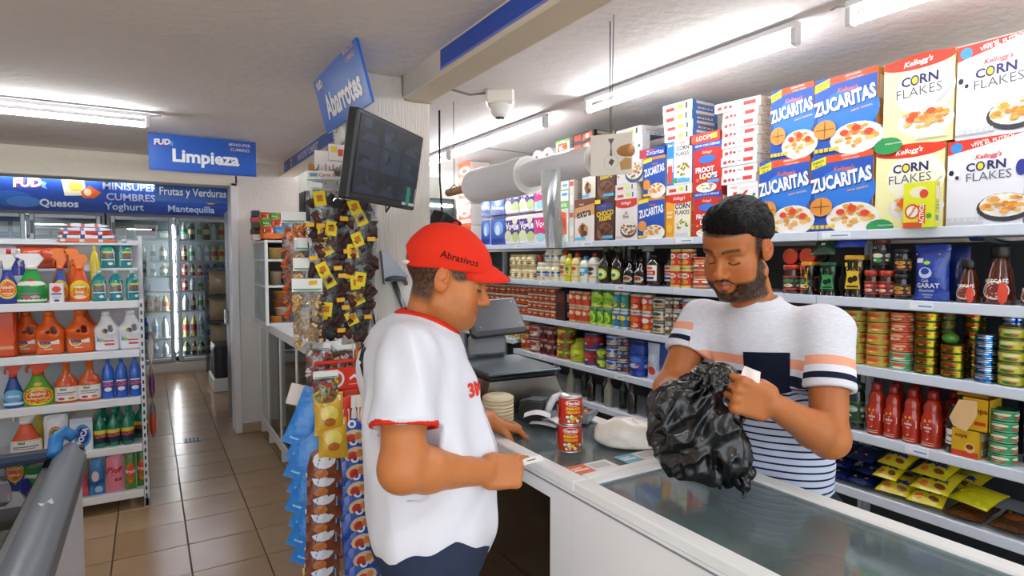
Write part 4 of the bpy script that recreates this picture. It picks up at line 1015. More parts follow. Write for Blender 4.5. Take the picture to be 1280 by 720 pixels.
lime = [('r', 0, 0, 1, 1, '2a1e14'), ('e', .5, .5, .16, .42, 'c8d83a'), ('e', .5, .5, .12, .3, 'e8ecc0'), ('e', .5, .45, .07, .14, '3a7a2a')]
for i, (p0, p1) in enumerate(((744, 755.5), (760, 772))):
    ya, yb = YF(p0, 350), YF(p1, 350); r = (ya - yb) / 2
    place(sauce(ZF((p0 + p1) / 2, 309) - SH[1], r, '1c0e08', '4a5a2a', lime), (XF + .004 + r, (ya + yb) / 2, SH[1] + .001), RZ, f'tall dark sauce bottle with a green oval label, {["left", "right"][i]} one of two', 'tall dark sauce bottles')
for i in range(3):
    place(sauce(.24, .026, '160c08', '3a4a26', None), (XF + .12, YF(751 + 13 * i, 350), SH[1] + .001), RZ, f'plain dark sauce bottle, {ORD[i]} in the back row behind the green labels', 'dark sauce bottles in the back row')
maggi = [('r', 0, 0, 1, 1, '120a08'), ('e', .5, .42, .17, .34, 'c8b8a0'), ('e', .5, .45, .13, .2, '7a1f1a'), ('r', .38, .1, .62, .2, 'd8c8b0')]
for i, (p0, p1, bc) in enumerate(((775, 787, '120a08'), (788.5, 801, '2a0e0a'))):
    ya, yb = YF(p0, 350), YF(p1, 350); r = (ya - yb) / 2
    place(sauce(ZF((p0 + p1) / 2, 323) - SH[1], r, bc, '1a1414', maggi, .4, sh=.5), (XF + .004 + r, (ya + yb) / 2, SH[1] + .001), RZ, f'short dark sauce bottle, {["left", "right"][i]} one of two in front of a white lid', 'short dark sauce bottles')
place(jar_kind('jar', .038, .235, '1e1512', 'e6e6ea', None, lidh=.13, neck=.95), (XF + .19, YF(781, 330), SH[1] + .001), RZ, 'dark jar with a white lid behind the short sauce bottles')
hz = [('r', 0, 0, 1, 1, '1a0d0a'), ('r', .34, .1, .66, .96, 'e2dad2'), ('r', .37, .4, .63, .66, 'a8241e'), ('t', 'SALSA', .5, .53, .13, 'f2e6da', dict(w=.2)), ('r', .4, .18, .6, .32, '2a3a7a'), ('e', .5, .8, .08, .08, 'c84a2a')]
for i, p in enumerate((804, 818)):
    ya, yb = YF(p, 350), YF(p + 14, 350); r = (ya - yb) / 2 * .98; h = ZF(p + 7, 318) - SH[1]
    place(bottle2('sauce_bottle', [(r * .9, 0), (r, h * .04), (r, h * .7), (r * .7, h * .82), (r * .5, h * .88)], '1a0c08', [(r * .55, h * .86), (r * .55, h)], '1a1212', hz, (h * .12, h * .68), r), (XF + .004 + r + .05 * i, (ya + yb) / 2, SH[1] + .001), RZ, f'large dark sauce bottle with white and red label, {["front one", "set back one"][i]} before the red cans', 'large dark sauce bottles')
red_ops = gen_ops(7, 'b8281c', ['d8c03a', 'e8e0c8', 'd8862a', '3f8a3a'], 'PURÉ', 'a01c14')
row(lambda r, h: can_kind('tomato_can', r, h, red_ops), 833, 860, 2, 1, 2, 'red tomato can', 'by the vendor shoulder', 'red tomato cans on the second board', ytop=311)
row(lambda r, h: jar_kind('peanut_butter_jar', r, h, 'b8703a', 'b03a22', gen_ops(9, 'c8442a', ['e8d8b8', 'f0e6d0', '8a4a22', '3a5aa0']), mat='plastic', neck=.94), 861, 877, 1, 1, 2, 'orange jar with red lid', 'beside the vendor head', 'orange jars', ytop=321)
# --- second board, right of the vendor
for i, (px, r) in enumerate(((983, .043), (1004, .036))):
    k = jar_kind('spread_jar', .037, .13, '3a1c12', 'b8341f', gen_ops(11 + i, '2a1a14', ['b03020', '2f7a4a', 'd8c8a8', 'e08a3a']), neck=.96)
    place(k, (XF + .045, YF(px, 340), SH[1] + .001), RZ, f'dark spread jar with an orange lid, {["left", "right"][i]} one beside the vendor neck', 'dark spread jars')
    lying_jar(px, SH[1] + .133, 'c03c22', '4a2416', f'jar lying with its orange lid forward, {["left", "right"][i]} one beside the vendor neck', .036)
def coffee(label_c, dark='141210', lid='c8962a', ink='141210', word='ORO'):
    def mk(r, h):
        w = r * 2
        b = B(); b.grid(lambda u, v: ((1 - .24 * math.sin(math.pi * min(1, v * 1.25)) ** 2) * r * math.sin(2 * math.pi * u) * (1.12 if abs(math.sin(4 * math.pi * u)) > .7 else 1), -(1 - .24 * math.sin(math.pi * min(1, v * 1.25)) ** 2) * r * math.cos(2 * math.pi * u) * (1.12 if abs(math.sin(4 * math.pi * u)) > .7 else 1), v * h * .88), 16, 8, dark, 'gloss', closed_u=True)
        b.add([(r * .9 * math.sin(2 * math.pi * i / 16), -r * .9 * math.cos(2 * math.pi * i / 16), h * .87) for i in range(16)], [tuple(range(16))], dark, 'gloss')
        p = B(); p.cbox(-r * .86, -r * .86, h * .88, r * .86, r * .86, h, lid, 'plastic', .004)
        l = B(); prints(l, [('p', [(.1, 0), (.9, 0), (.8, .5), (.92, 1), (.08, 1), (.2, .5)], label_c), ('t', word, .5, .78, .2, ink, dict(bold=.05)), ('e', .4, .34, .16, .13, ink, 10), ('e', .62, .4, .14, .12, ink, 10), ('r', .2, .06, .8, .12, ink)], w * .86, h * .62, lambda mx, my, k: (mx - w * .43, -r * .99 - .0006 * k, my + h * .2))
        return Kind('coffee_jar', b.mesh('coffee_jar'), [('lid', p.mesh('lid')), ('front_label', l.mesh('front_label'))], 'jar')
    return mk
row(coffee('d0a41f'), 996, 1014, 1, 1, 1, 'waisted coffee jar with a gold label', 'left of the green-labelled coffee jar', None, ytop=327)
row(coffee('2f8a4a', lid='1d4a30', ink='0c1c12'), 1018, 1041, 1, 1, 1, 'waisted coffee jar with a green label', 'under the dark green pouch', None, ytop=328)
row(coffee('d8b02a'), 1048, 1075, 1, 1, 1, 'waisted coffee jar with a gold label', 'under the blue pouch', None, ytop=319)
def lying_pouch(px0, px1, z, col, ops, label, t=.05, dep=.16, rx=-78, seal=.05, name='pouch', dx=.01, wf=1.0, cat='pouch', group=None, yy=340, rzj=0.0, shelf=None):
    ya, yb = YF(px0, yy), YF(px1, yy); w = (ya - yb) * wf
    b = pouch(w, dep, t, col); p = B(); prints(p, ops, w, dep, pouch_map(w, dep, t), 'crinkle')
    k = Kind(name, b.mesh(name), [('front_print', p.mesh('front_print'))] if ops else [], cat)
    return place(k, (XF + dx, (ya + yb) / 2, z + t * .5), 0, label, group, rot=(math.radians(rx), 0, RZ + rzj))
lying_pouch(1010, 1041, ZF(1030, 328) + .008, '153f26', [('e', .5, .5, .14, .2, 'b8d0bc'), ('e', .5, .42, .18, .12, '153f26'), ('r', .42, .24, .58, .3, 'b8d0bc')], 'dark green pouch lying on the green-labelled coffee jar', t=.05, dep=.15, rx=-40)
lying_pouch(1040, 1078, ZF(1060, 319) + .008, '1f3fa8', [('t', 'café', .5, .72, .12, 'dfe6f6', {}), ('r', .4, .36, .6, .56, 'dfe6f6')], 'bright blue pouch lying on the gold-labelled coffee jar', t=.05, dep=.15, rx=-42)
legal = gen_ops(13, '5a1a16', ['a03a22', 'c8382a', 'd8a08a', 'e8d0b0'], 'Legal', 'f2dcd0')
row(lambda r, h: jar_kind('coffee_jar', r, h, '2a120c', 'a8341f', legal, neck=.95, lidh=.2), 1075, 1112, 2, 1, 1, 'brown-red coffee jar with a red-brown lid', 'before the blue coffee bag', 'brown-red coffee jars', ytop=338)
row(lambda r, h: jar_kind('coffee_jar', r, h, '14100e', '5a2a1c', gen_ops(15, '1c1614', ['2a201c', 'c8c0b0', '2f8a4a', 'd8d0c0']), neck=.95, lidh=.2), 1084, 1104, 1, 1, 1, 'black coffee jar with a brown lid', 'standing on the brown-red coffee jars', None, z=ZF(1093, 338) + .002, hl=.125)
row(lambda r, h: jar_kind('coffee_jar', r, h, '120e0c', '1a1412', gen_ops(17, '181210', ['4a3a1c', 'c89a3a', 'd8762a', '8a6a3a'], 'ORO', '141210'), neck=.95, lidh=.18), 1112, 1131, 1, 1, 2, 'black coffee jar with gold marks', 'left of the blue coffee bag', 'black coffee jars', ytop=311)
def big_pouch(px0, px1, yt, col, ops, label, shelf=1, t=.07, xo=0.0, name='coffee_bag'):
    ya, yb = YF(px0, 340), YF(px1, 340); w = ya - yb; h = ZF((px0 + px1) / 2, yt) - SH[shelf]
    b = pouch(w, h, t, col, seal=.04); p = B(); prints(p, ops, w, h, pouch_map(w, h, t, seal=.04), 'crinkle')
    place(Kind(name, b.mesh(name), [('front_print', p.mesh('front_print'))], 'bag'), (XF + .045 + xo, (ya + yb) / 2, SH[shelf] + .001), RZ, label)
garat = [('r', .06, .82, .78, .84, 'dfe6f2'), ('r', .12, .68, .34, .76, 'dfe6f6'), ('e', .46, .68, .1, .035, '9ac83a', 8), ('e', .42, .5, .2, .1, 'c8d4ec', 12), ('e', .42, .53, .13, .06, '1c3c98', 10), ('t', 'Café', .42, .36, .05, 'c8d4ec', dict(shear=.2)), ('t', 'GARAT', .48, .275, .085, 'e6ecf8', dict(bold=.02, w=.66)), ('t', 'Gourmet', .44, .19, .05, 'c8d4ec', dict(shear=.3)), ('r', .3, .1, .6, .12, 'a8b8dc'), ('r', .34, .06, .56, .075, 'a8b8dc')]
big_pouch(1136, 1181, 306, '1b3a96', garat, 'royal blue coffee bag standing left of the amber coffee jars')
big_pouch(1158, 1190, 308, '17307a', [], 'second royal blue coffee bag half hidden behind the front one', xo=.10)
def instant(h, r):
    ops = [('t', 'NESCAFÉ', .5, .66, .13, 'f4ece4', dict(w=.3, bold=.02)), ('p', [(.38, .40), (.5, .52), (.62, .44), (.62, .36), (.5, .28), (.38, .33)], '5a1c10'), ('e', .5, .4, .15, .16, 'd8c8b8', 16), ('e', .5, .4, .135, .13, '6a2416', 16), ('e', .58, .32, .05, .2, 'c83a1c', 10)]
    b = B(); b.lathe([(r * .9, 0), (r, h * .02), (r * 1.0, h * .2), (r * .82, h * .52), (r * .55, h * .74), (r * .52, h * .8)], 20, '4a1a0c', 'gloss')
    c = B(); c.lathe([(r * .6, h * .79), (r * .66, h * .82), (r * .66, h * .97), (r * .6, h)], 18, '17110f', 'plastic')
    l = B(); w = 2 * math.pi * r
    def mp(mx, my, k):
        v = my / h; q = np.interp(v, [0, .02, .2, .52, .74, .8], [r * .9, r, r, r * .82, r * .55, r * .52]) + .0008 + .0004 * k
        a = (mx - w / 2) / r
        return (q * math.sin(a), -q * math.cos(a), my)
    prints(l, [(o[0], o[1], o[2] * .62, *o[3:]) if o[0] in 'e' else (('t', o[1], o[2], o[3] * .62, o[4] * .7, *o[5:]) if o[0] == 't' else ('p', [(u, v * .62) for u, v in o[1]], o[2])) for o in ops], w, h, mp, 'card', curved=r)
    return Kind('coffee_jar', b.mesh('coffee_jar'), [('lid', c.mesh('lid')), ('front_label', l.mesh('front_label'))], 'jar')
for p0, p1, yt, d in ((1190, 1220, 325, 'small amber coffee jar with a black lid beside the blue bags'), (1222, 1264, 307, 'large amber coffee jar with a black lid near the board end'), (1272, 1300, 330, 'amber coffee jar cut by the picture edge on the second board')):
    ya, yb = YF(p0, 340), YF(p1, 340); r = (ya - yb) / 2 * .96
    place(instant(ZF((p0 + p1) / 2, yt) - SH[1], r), (XF + .006 + r, (ya + yb) / 2, SH[1] + .001), RZ, d)
b = B(); b.grid(lambda u, v: (-.13 + .26 * u, .0 + .1 * v, .006 * math.sin(9 * u) + .012 * math.sin(math.pi * v) + .01 * math.sin(5 * u + 3 * v) + .014), 14, 6, 'cfd0d6', 'film'); 
tag(ob('plastic_wrap', b, None, (XF + .004, YF(1250, 340), ZF(1243, 307) + .004), (0, 0, RZ)), 'clear plastic wrapper lying on the large amber coffee jar', 'wrapper')
# --- third board, left part: small red jars, cans
rj = lambda r, h: jar_kind('mole_jar', r, h, '7a1c10', 'c0b8a8', gen_ops(19, '9a2a18', ['c86a3a', 'e0b878', 'c8401f', '4a120a']), lidh=.22, neck=.96, lab=(.12, .7), n=10)
row(rj, 604, 631, 4, 2, 3, 'small red jar', 'nearest the bag rolls', 'small red jars, far group', ytop=355)
row(rj, 631, 656, 4, 2, 3, 'small red jar', 'behind the scale display', 'small red jars, middle group', ytop=356)
row(rj, 657, 693, 5, 2, 4, 'small red jar', 'left of the brown carton', 'small red jars, near group', ytop=358)
box_at('mole_carton', [('r', 0, 0, 1, 1, '3a1810'), ('r', .1, .6, .9, .9, '5a2a1a')], 694.5, 706, 364, 'dark brown carton standing between small red jars and orange cans', z0=SH[2], d=.12, side='2a120c', top='4a2418', cat='box')
row(lambda r, h: can_kind('salsa_can', r, h, gen_ops(21, 'c04a24', ['d8a878', 'e8c8a0', 'd8301f', '8a5a2a'])), 708, 733, 3, 2, 2, 'orange-red can', 'left of the green cans', 'orange-red cans', ytop=364)
gz = [('r', 0, 0, 1, 1, '3f8a2a'), ('r', 0, 0, 1, .12, 'c8d84a'), ('e', .5, .45, .17, .34, 'b8d83a'), ('e', .5, .38, .12, .2, '6aa82a'), ('t', 'verde', .5, .8, .14, 'f2f4d8', dict(w=.2)), ('e', .15, .5, .1, .3, 'd8d83a')]
row(lambda r, h: can_kind('green_pepper_can', r, h, gz), 734, 761, 3, 2, 1, 'green can with lime picture', 'by the orange-red cans', 'lower green cans', ytop=385)
row(lambda r, h: can_kind('green_pepper_can', r, h, gz), 733.5, 763, 2, 2, 1, 'larger green can with lime picture', 'standing on the green cans', 'upper green cans', z=ZF(747, 385) + .001, hl=.125)
bc = gen_ops(23, '1f5fb0', ['c8d0d8', 'e8d84a', '3a9a4a', 'd84a2a'])
row(lambda r, h: can_kind('tuna_salad_can', r, h, bc), 762, 781, 2, 2, 1, 'blue can', 'in the lower layer right of the green cans', 'lower blue cans', ytop=389)
row(lambda r, h: can_kind('tuna_salad_can', r, h, gen_ops(24, '2a7a5a', ['c8d0d8', '4a9ad8', 'e8d84a', 'c84a2a'])), 764, 781.5, 2, 2, 1, 'blue-green can', 'standing on the blue cans', 'upper blue-green cans', z=ZF(771, 389) + .001, hl=.12)
row(lambda r, h: can_kind('tomato_can', r, h, gen_ops(25, 'b02a16', ['c8b8a0', 'd85a2a', 'e8b08a', '8a1c10'])), 782.5, 797, 1, 2, 2, 'tall red can', 'between the blue and white cans', 'tall red cans', ytop=367)
row(lambda r, h: can_kind('soup_can', r, h, gen_ops(27, 'c8301c', ['d8d0c0', 'e8e0d0', 'd8962a', 'b8281a'])), 798, 810, 1, 2, 2, 'red and white can', 'left of the white cans', 'red and white cans', ytop=368)
wh = gen_ops(29, 'd8d0bc', ['4a4a44', '2a3a2a', 'a87a4a', '6a3a1c'])
row(lambda r, h: can_kind('bean_can', r, h, wh), 811, 827, 1, 2, 3, 'white bean can', 'in the first white column', 'white bean cans, first column', ytop=371)
row(lambda r, h: can_kind('bean_can', r, h, gen_ops(31, '6a5a4a', ['c8c0b0', 'd8d0c0', '8a5a2a', '3a2a1c'])), 828, 837, 1, 2, 3, 'brown bean can', 'beside the white column', 'brown bean cans', ytop=372)
row(lambda r, h: can_kind('bean_can', r, h, gen_ops(33, '3a3a34', ['c8c0b0', 'c8d0c0', 'b84a2a', 'd8c08a'])), 838, 848, 1, 2, 3, 'dark label can', 'by the vendor sleeve', 'dark label cans', ytop=372)
row(lambda r, h: can_kind('fish_can', r, h, gen_ops(35, '2f7ab8', ['c8c0b0', 'd84a2a', 'e8e0d0', 'c8301c'])), 848.5, 862, 1, 2, 2, 'blue and red can', 'nearest the vendor sleeve', 'blue and red cans', ytop=373)
# --- third board, right of the vendor: tuna
def tuna(base, acc, word=None, mat='card', rim='c9b46a', seed=37):
    return lambda r, h: can_kind('tuna_can', r, h, gen_ops(seed, base, acc, word), rim=rim, mat=mat)
row(tuna('9aa03a', ['c8a040', 'c83a22', 'e8b04a', 'd8d08a']), 1049, 1076, 1, 2, 5, 'olive and orange tuna can', 'in the column at the vendor sleeve', 'tuna cans, first column', ytop=388)
row(tuna('a8963a', ['c8a040', 'd8462a', 'e8a03a', 'e8d89a'], seed=39), 1077.5, 1106, 1, 2, 5, 'olive and orange tuna can', 'in the second column from the vendor', 'tuna cans, second column', ytop=389)
rr_, hh_ = row(tuna('2f9a5a', ['c8d8c0', 'd8402a', 'd8e0c0', 'b8c8a0'], rim='4aa86a', seed=41), 1107, 1136, 1, 2, 2, 'green tuna can', 'below the red ones in the third column', 'green tuna cans, third column', hl=.0355)
row(tuna('b83a20', ['d87a4a', 'e0a070', 'e8c8a8', '8a2414'], rim='b86a4a', seed=43), 1107, 1136, 1, 2, 4, 'red tuna can', 'above the green ones in the third column', 'red tuna cans, third column', z=SH[2] + 2 * .0355, hl=.0385)
row(tuna('a8a02a', ['3a5a2a', 'c8342a', '2a4a2a', 'e8d84a'], mat='metal', seed=45), 1138, 1170, 1, 2, 7, 'shiny yellow-green tuna can', 'in the tall fourth column', 'shiny tuna cans, fourth column', ytop=391)
row(tuna('6a7a2a', ['3a5a2a', '8a342a', '2a4a2a', 'c8b84a'], seed=45), 1160, 1178, 1, 2, 7, 'yellow-green tuna can', 'in the column set back behind the fourth', 'tuna cans, set back column', ytop=391, xo=.07)
row(tuna('a8a02a', ['3a5a2a', 'c8342a', '2a4a2a', 'e8d84a'], mat='metal', seed=47), 1170.5, 1205, 1, 2, 4, 'shiny yellow-green tuna can', 'in the low fifth column', 'shiny tuna cans, fifth column', ytop=432)
row(tuna('8a8a2a', ['3a5a2a', 'c8342a', '2a4a2a', 'e8d84a'], mat='metal', seed=49), 1186, 1214, 1, 2, 7, 'shiny olive tuna can', 'in the column behind the low fifth', 'olive tuna cans, behind the fifth', ytop=392, xo=.085)
b = B(); b.lathe([(.002, 0), (.02, .003), (.028, .016), (.026, .028), (.014, .038), (.003, .04)], 14, '4a8a2a', 'plastic'); tag(ob('lime', b, None, (XF + .05, YF(1180, 420), ZF(1187, 432) + .002)), 'small green lime lying on the low column of tuna cans', 'fruit')
row(tuna('1f6ab8', ['c8d4e0', 'c8d8ea', '2a4a8a', '8ac0e8'], mat='metal', rim='a8b8c8', seed=51), 1216, 1243, 1, 2, 6, 'blue tuna can', 'left of the yellow column', 'blue tuna cans, front', ytop=419)
row(tuna('1a5aa8', ['c8d4e0', 'c8d8ea', '2a4a8a', '8ac0e8'], mat='metal', rim='a8b8c8', seed=53), 1236, 1262, 1, 2, 8, 'blue tuna can', 'in the column behind the yellow one', 'blue tuna cans, set back', ytop=397, xo=.08)
row(tuna('c8c03a', ['4a5a2a', 'd8d89a', '3a6a2a', 'c8462a'], rim='d8c86a', seed=55), 1243.5, 1281, 1, 2, 5, 'yellow tuna can', 'in the last column at the picture edge', 'yellow tuna cans', ytop=409)
row(tuna('1a5aa8', ['c8d4e0', 'c8d8ea', '2a4a8a', '8ac0e8'], mat='metal', rim='a8b8c8', seed=53), 1283, 1316, 1, 2, 6, 'blue tuna can', 'beyond the yellow column', 'blue tuna cans beyond the edge', ytop=400)
# --- fourth board, left part
S4 = SH[3]
row(lambda r, h: can_kind('corn_can', r, h, gen_ops(57, 'b8a04a', ['d8d0b0', 'd8c86a', 'e8e0b0', '6a8a3a'])), 630, 647, 3, 3, 1, 'small pale yellow can', 'on the raised board behind the scale', 'small yellow cans', ytop=402, z=S4 + .07)
row(lambda r, h: can_kind('milk_can', r, h, gen_ops(59, 'a8341f', ['d8a03a', 'e8c8a0', '8a2414', 'e8b04a'])), 648, 656.5, 1, 3, 2, 'orange-red can', 'at the left end of the fourth board', 'orange-red cans on the fourth board', ytop=402)
row(lambda r, h: can_kind('milk_can', r, h, gen_ops(61, 'c8b8ac', ['8a1c18', 'b82a22', 'e8e0d8', '3a1010'])), 657.5, 670, 1, 3, 2, 'white and red can', 'second column on the fourth board', 'white and red cans on the fourth board', ytop=405)
row(lambda r, h: can_kind('milk_can', r, h, gen_ops(63, '5a1a1a', ['8a2a22', 'b8a098', '3a1010', 'c84a3a'])), 671, 689, 2, 3, 2, 'dark red can', 'third group on the fourth board', 'dark red cans on the fourth board', ytop=408)
row(lambda r, h: can_kind('milk_can', r, h, gen_ops(65, '6a8a2a', ['b82a1c', 'd8c83a', 'c8341f', 'e8e0a0'])), 690, 705, 1, 3, 3, 'green and red can', 'left of the yellow-green bottle', 'green and red cans on the fourth board', ytop=409)
row(lambda r, h: jar_kind('chocolate_syrup', r, h, 'b8c01f', 'a8b01f', gen_ops(67, 'c8d02a', ['a8a81f', 'd8e05a', '8a9a1a', 'e8e88a']), mat='plastic', neck=.5, lidh=.12, shoulder=.62, cat='bottle'), 707, 724, 1, 3, 1, 'yellow-green squat bottle', 'in the middle of the fourth board', None, ytop=424)
row(lambda r, h: can_kind('milk_can', r, h, gen_ops(69, '8a2a2a', ['2a3a8a', 'c83a2a', '2f4a9a', 'e8d8c8'])), 725, 741, 1, 3, 2, 'red and blue can', 'right of the yellow-green bottle', 'red and blue cans on the fourth board', ytop=417)
row(lambda r, h: can_kind('milk_can', r, h, gen_ops(71, 'a8b82a', ['3a5a2a', 'c8d84a', '2a4a2a', 'e8e8b0'])), 742, 752, 1, 3, 2, 'lime green can', 'right of the red and blue cans', 'lime green cans on the fourth board', ytop=436)
row(lambda r, h: can_kind('milk_can', r, h, gen_ops(73, 'c8ccd8', ['1f3a8a', '2f5ab8', 'c8a83a', '8a2a2a'])), 753, 767, 1, 3, 3, 'white and blue can', 'right of the lime green cans', 'white and blue cans on the fourth board', ytop=418)
row(lambda r, h: can_kind('milk_can', r, h, gen_ops(75, '3a3a4a', ['c8c0b8', '8a9ab8', 'c84a3a', 'd8d0c8'])), 768, 779, 1, 3, 3, 'dark can', 'right of the white and blue cans', 'dark cans on the fourth board', ytop=420)
row(lambda r, h: jar_kind('drink_powder_jar', r, h, '1f3f9a', '16286a', gen_ops(77, '2448a8', ['16286a', '4a7ac8', 'c8d0e8', 'd84a3a']), mat='plastic', neck=.95), 781, 800, 1, 3, 1, 'deep blue jar', 'standing behind the dark ledge card', None, ytop=424)
big_pouch(804, 819, 430, 'c8d4e8', [('r', .1, .3, .9, .8, '2f5ab8'), ('e', .5, .25, .3, .12, 'd8402a'), ('e', .5, .6, .3, .12, 'e8eef8')], 'white and blue pouch at the vendor elbow on the fourth board', 3, .04, name='milk_pouch')
big_pouch(819, 840, 427, '26489a', [('r', .1, .3, .9, .6, '4a7ac8'), ('e', .5, .25, .3, .12, 'c8d4e8')], 'blue pouch behind the vendor elbow on the fourth board', 3, .04, name='milk_pouch')
# --- fourth board, right of the vendor
row(lambda r, h: jar_kind('pickle_jar', r, h, '16261a', '1a2a1c', gen_ops(79, '1f3a26', ['2f5a3a', '8aa88a', '2a4a30', 'c8d0b8'], 'verde', 'c8d0b8'), neck=.9), 1056, 1077, 1, 3, 1, 'dark green pickle jar', 'beside the vendor forearm', None, ytop=480)
def hot_sauce(r, h):
    b = B(); b.lathe([(r * .92, 0), (r, h * .02), (r, h * .5), (r * .86, h * .56), (r * .8, h * .62), (r * .84, h * .72), (r * .6, h * .8), (r * .42, h * .85)], 18, 'a8280e', 'gloss')
    c = B(); c.lathe([(r * .5, h * .84), (r * .56, h * .87), (r * .5, h * .96), (r * .34, h)], 14, '8a1a10', 'plastic')
    l = B(); w = 2 * math.pi * r
    prints(l, [('p', [(.36, .3), (.5, .13), (.64, .3), (.64, .42), (.5, .42), (.36, .42)], 'f0d8c8'), ('p', [(.375, .305), (.5, .15), (.625, .305), (.625, .41), (.5, .41), (.375, .41)], 'b82414'), ('t', 'salsa', .5, .36, .05, 'f6e2d4', dict(w=.2, bold=.02)), ('t', 'roja', .5, .29, .04, 'f6e2d4', dict(w=.16)), ('r', .4, .04, .6, .055, 'e8b8a0'), ('r', .4, .08, .6, .09, 'e8b8a0'), ('e', .46, .47, .02, .03, 'e8a03a', 6), ('e', .53, .48, .02, .03, 'e8a03a', 6), ('e', .2, .3, .04, .2, 'c8541a', 8)], w, h, cyl_map(r, w), 'card', curved=r)
    return Kind('hot_sauce_bottle', b.mesh('hot_sauce_bottle'), [('cap', c.mesh('cap')), ('front_label', l.mesh('front_label'))], 'bottle')
for i, (p0, p1, yt) in enumerate(((1078, 1101, 479), (1100, 1122, 483), (1123, 1147, 487), (1146, 1174, 490))):
    ya, yb = YF(p0, 500), YF(p1, 500); r = (ya - yb) / 2 * .97
    place(hot_sauce(r, ZF((p0 + p1) / 2, yt) - S4), (XF + .004 + r, (ya + yb) / 2, S4 + .001), RZ, f'red hot sauce bottle with a diamond label, {ORD[i]} from the dark pickle jar', 'red hot sauce bottles')
for i in range(4):
    place(hot_sauce(.036, .205), (XF + .14, YF(1098 + 24 * i, 500), S4 + .001), RZ, f'red hot sauce bottle in the back row, {ORD[i]} from the left', 'red hot sauce bottles in the back row')
row(lambda r, h: jar_kind('cream_jar', r, h, '2a2620', '1c1a18', [('r', 0, 0, 1, 1, '1e1c1a'), ('r', .32, .1, .68, .8, 'e6e2da'), ('t', 'Crema', .5, .52, .2, '1a1a1a', dict(w=.3)), ('r', .36, .2, .64, .26, '6a6a60')], neck=.9), 1184, 1203, 1, 3, 1, 'dark jar with a white label', 'left of the yellow cartons', None, ytop=510)
zt = box_at('soup_carton', [('r', 0, 0, 1, 1, 'd8a81c'), ('r', 0, 0, 1, .22, 'c8401c'), ('e', .68, .36, .2, .18, 'e8c87a'), ('e', .68, .4, .14, .1, '8a3a1c'), ('t', 'sopa', .35, .74, .16, '8a3a1c', dict(bold=.03))], 1199, 1235, 540, 'yellow and red carton under the opened yellow carton', z0=S4, d=.10, side='c8981c', top='d8a81c')
r = empty('soup_carton', (XF + .004, (YF(1201, 500) + YF(1237, 500)) / 2, zt + .001), RZ); tag(r, 'opened yellow carton with its cardboard flaps folded out', 'box')
w = YF(1201, 500) - YF(1237, 500) - .003; h = ZF(1219, 499) - zt
b = B(); e = .003
b.box(-w / 2, 0, 0, w / 2, .1, e, 'b8864a'); b.box(-w / 2, 0, 0, w / 2, e, h, 'd8a81c'); b.box(-w / 2, .1 - e, 0, w / 2, .1, h, 'd8a81c'); b.box(-w / 2, 0, 0, -w / 2 + e, .1, h, 'd8a81c'); b.box(w / 2 - e, 0, 0, w / 2, .1, h, 'd8a81c'); ob('carton_wall', b, r)
b = B(); prints(b, [('r', .1, .5, .3, .62, 'e8d87a'), ('t', 'sopa', .68, .6, .16, '8a3a1c', dict(bold=.03)), ('r', .5, .2, .9, .3, 'c8401c')], w, h, flat_map(w, h)); ob('front_print', b, r)
fl = [(-w * .52, -.03), (-w * .34, .04), (w * .30, .05), (w * .44, 0), (w * .2, -.062), (-w * .3, -.055)]
b = B(); b.prism(fl, -.0015, .0015, 'cda878', 'card', M=Matrix.Translation((-w * .25, -.022, h * .55)) @ Matrix.Rotation(.12, 4, 'Y') @ Matrix.Rotation(-.18, 4, 'X')); ob('carton_flap', b, r)
b = B(); b.prism([(-w * .7, 0), (-w * .55, .045), (w * .2, .05), (w * .45, 0)], -.0015, .0015, 'b8841c', 'card', M=Matrix.Translation((-w * .1, .02, h + .002)) @ Matrix.Rotation(-.5, 4, 'X')); ob('carton_flap', b, r)
row(tuna('2f8a5a', ['6ab88a', 'd8d8b8', 'c8482a', '8ac8a0'], rim='4aa86a', seed=83), 1236, 1272, 1, 3, 5, 'flat green can', 'in the stack right of the yellow cartons', 'flat green cans', ytop=514)
row(tuna('2f5a4a', ['4a7a6a', 'c8c8b8', 'a8482a', '6a8a80'], rim='5a6a70', seed=85), 1268, 1294, 1, 3, 5, 'flat dark green can', 'in the set back stack at the picture edge', 'flat dark green cans', ytop=500, xo=.09)
row(lambda r, h: jar_kind('jar', r, h, '1c2230', '8a2a22', None), 1244, 1282, 2, 3, 1, 'dark blue jar', 'behind the flat green cans', 'dark jars behind the green cans', ytop=492, xo=.2)
# --- fifth board: pouches lying on their backs
S5 = SH[4]
nz = [('t', 'Nesquik', .5, .36, .2, '1a2f7a', dict(bold=.06, w=.76, rot=3)), ('e', .3, .16, .12, .07, 'c8641f'), ('e', .72, .17, .15, .07, '6a3a1c'), ('e', .5, .75, .3, .14, '8a4a1c')]
W5 = ['yellow chocolate powder pouch', 'long yellow pouch', 'brown pouch', 'dark blue pouch']
for i, (p0, p1, zo, dx) in enumerate(((1091, 1128, .1, .02), (1090, 1120, .05, .0), (1096, 1138, .0, -.005), (1134, 1180, .1, .02), (1138, 1186, .05, .0), (1136, 1180, .0, -.01), (1150, 1200, .05, .12))):
    lying_pouch(p0, p1, S5 + .002 + zo, 'c9b81f', nz, f'yellow chocolate powder pouch, {ORD[i]} of the heap on the fifth board', t=.05, dep=.16, rx=-72, name='chocolate_pouch', dx=dx, yy=590, group='yellow chocolate powder pouches', rzj=.12 * ((i % 3) - 1))
lying_pouch(1178, 1236, S5 + .05, 'd3cc1c', [('r', .1, .4, .9, .5, 'e8e04a')], 'long bright yellow pouch lying on the fifth board', t=.03, dep=.12, rx=-70, yy=590, rzj=-.25, dx=.02)
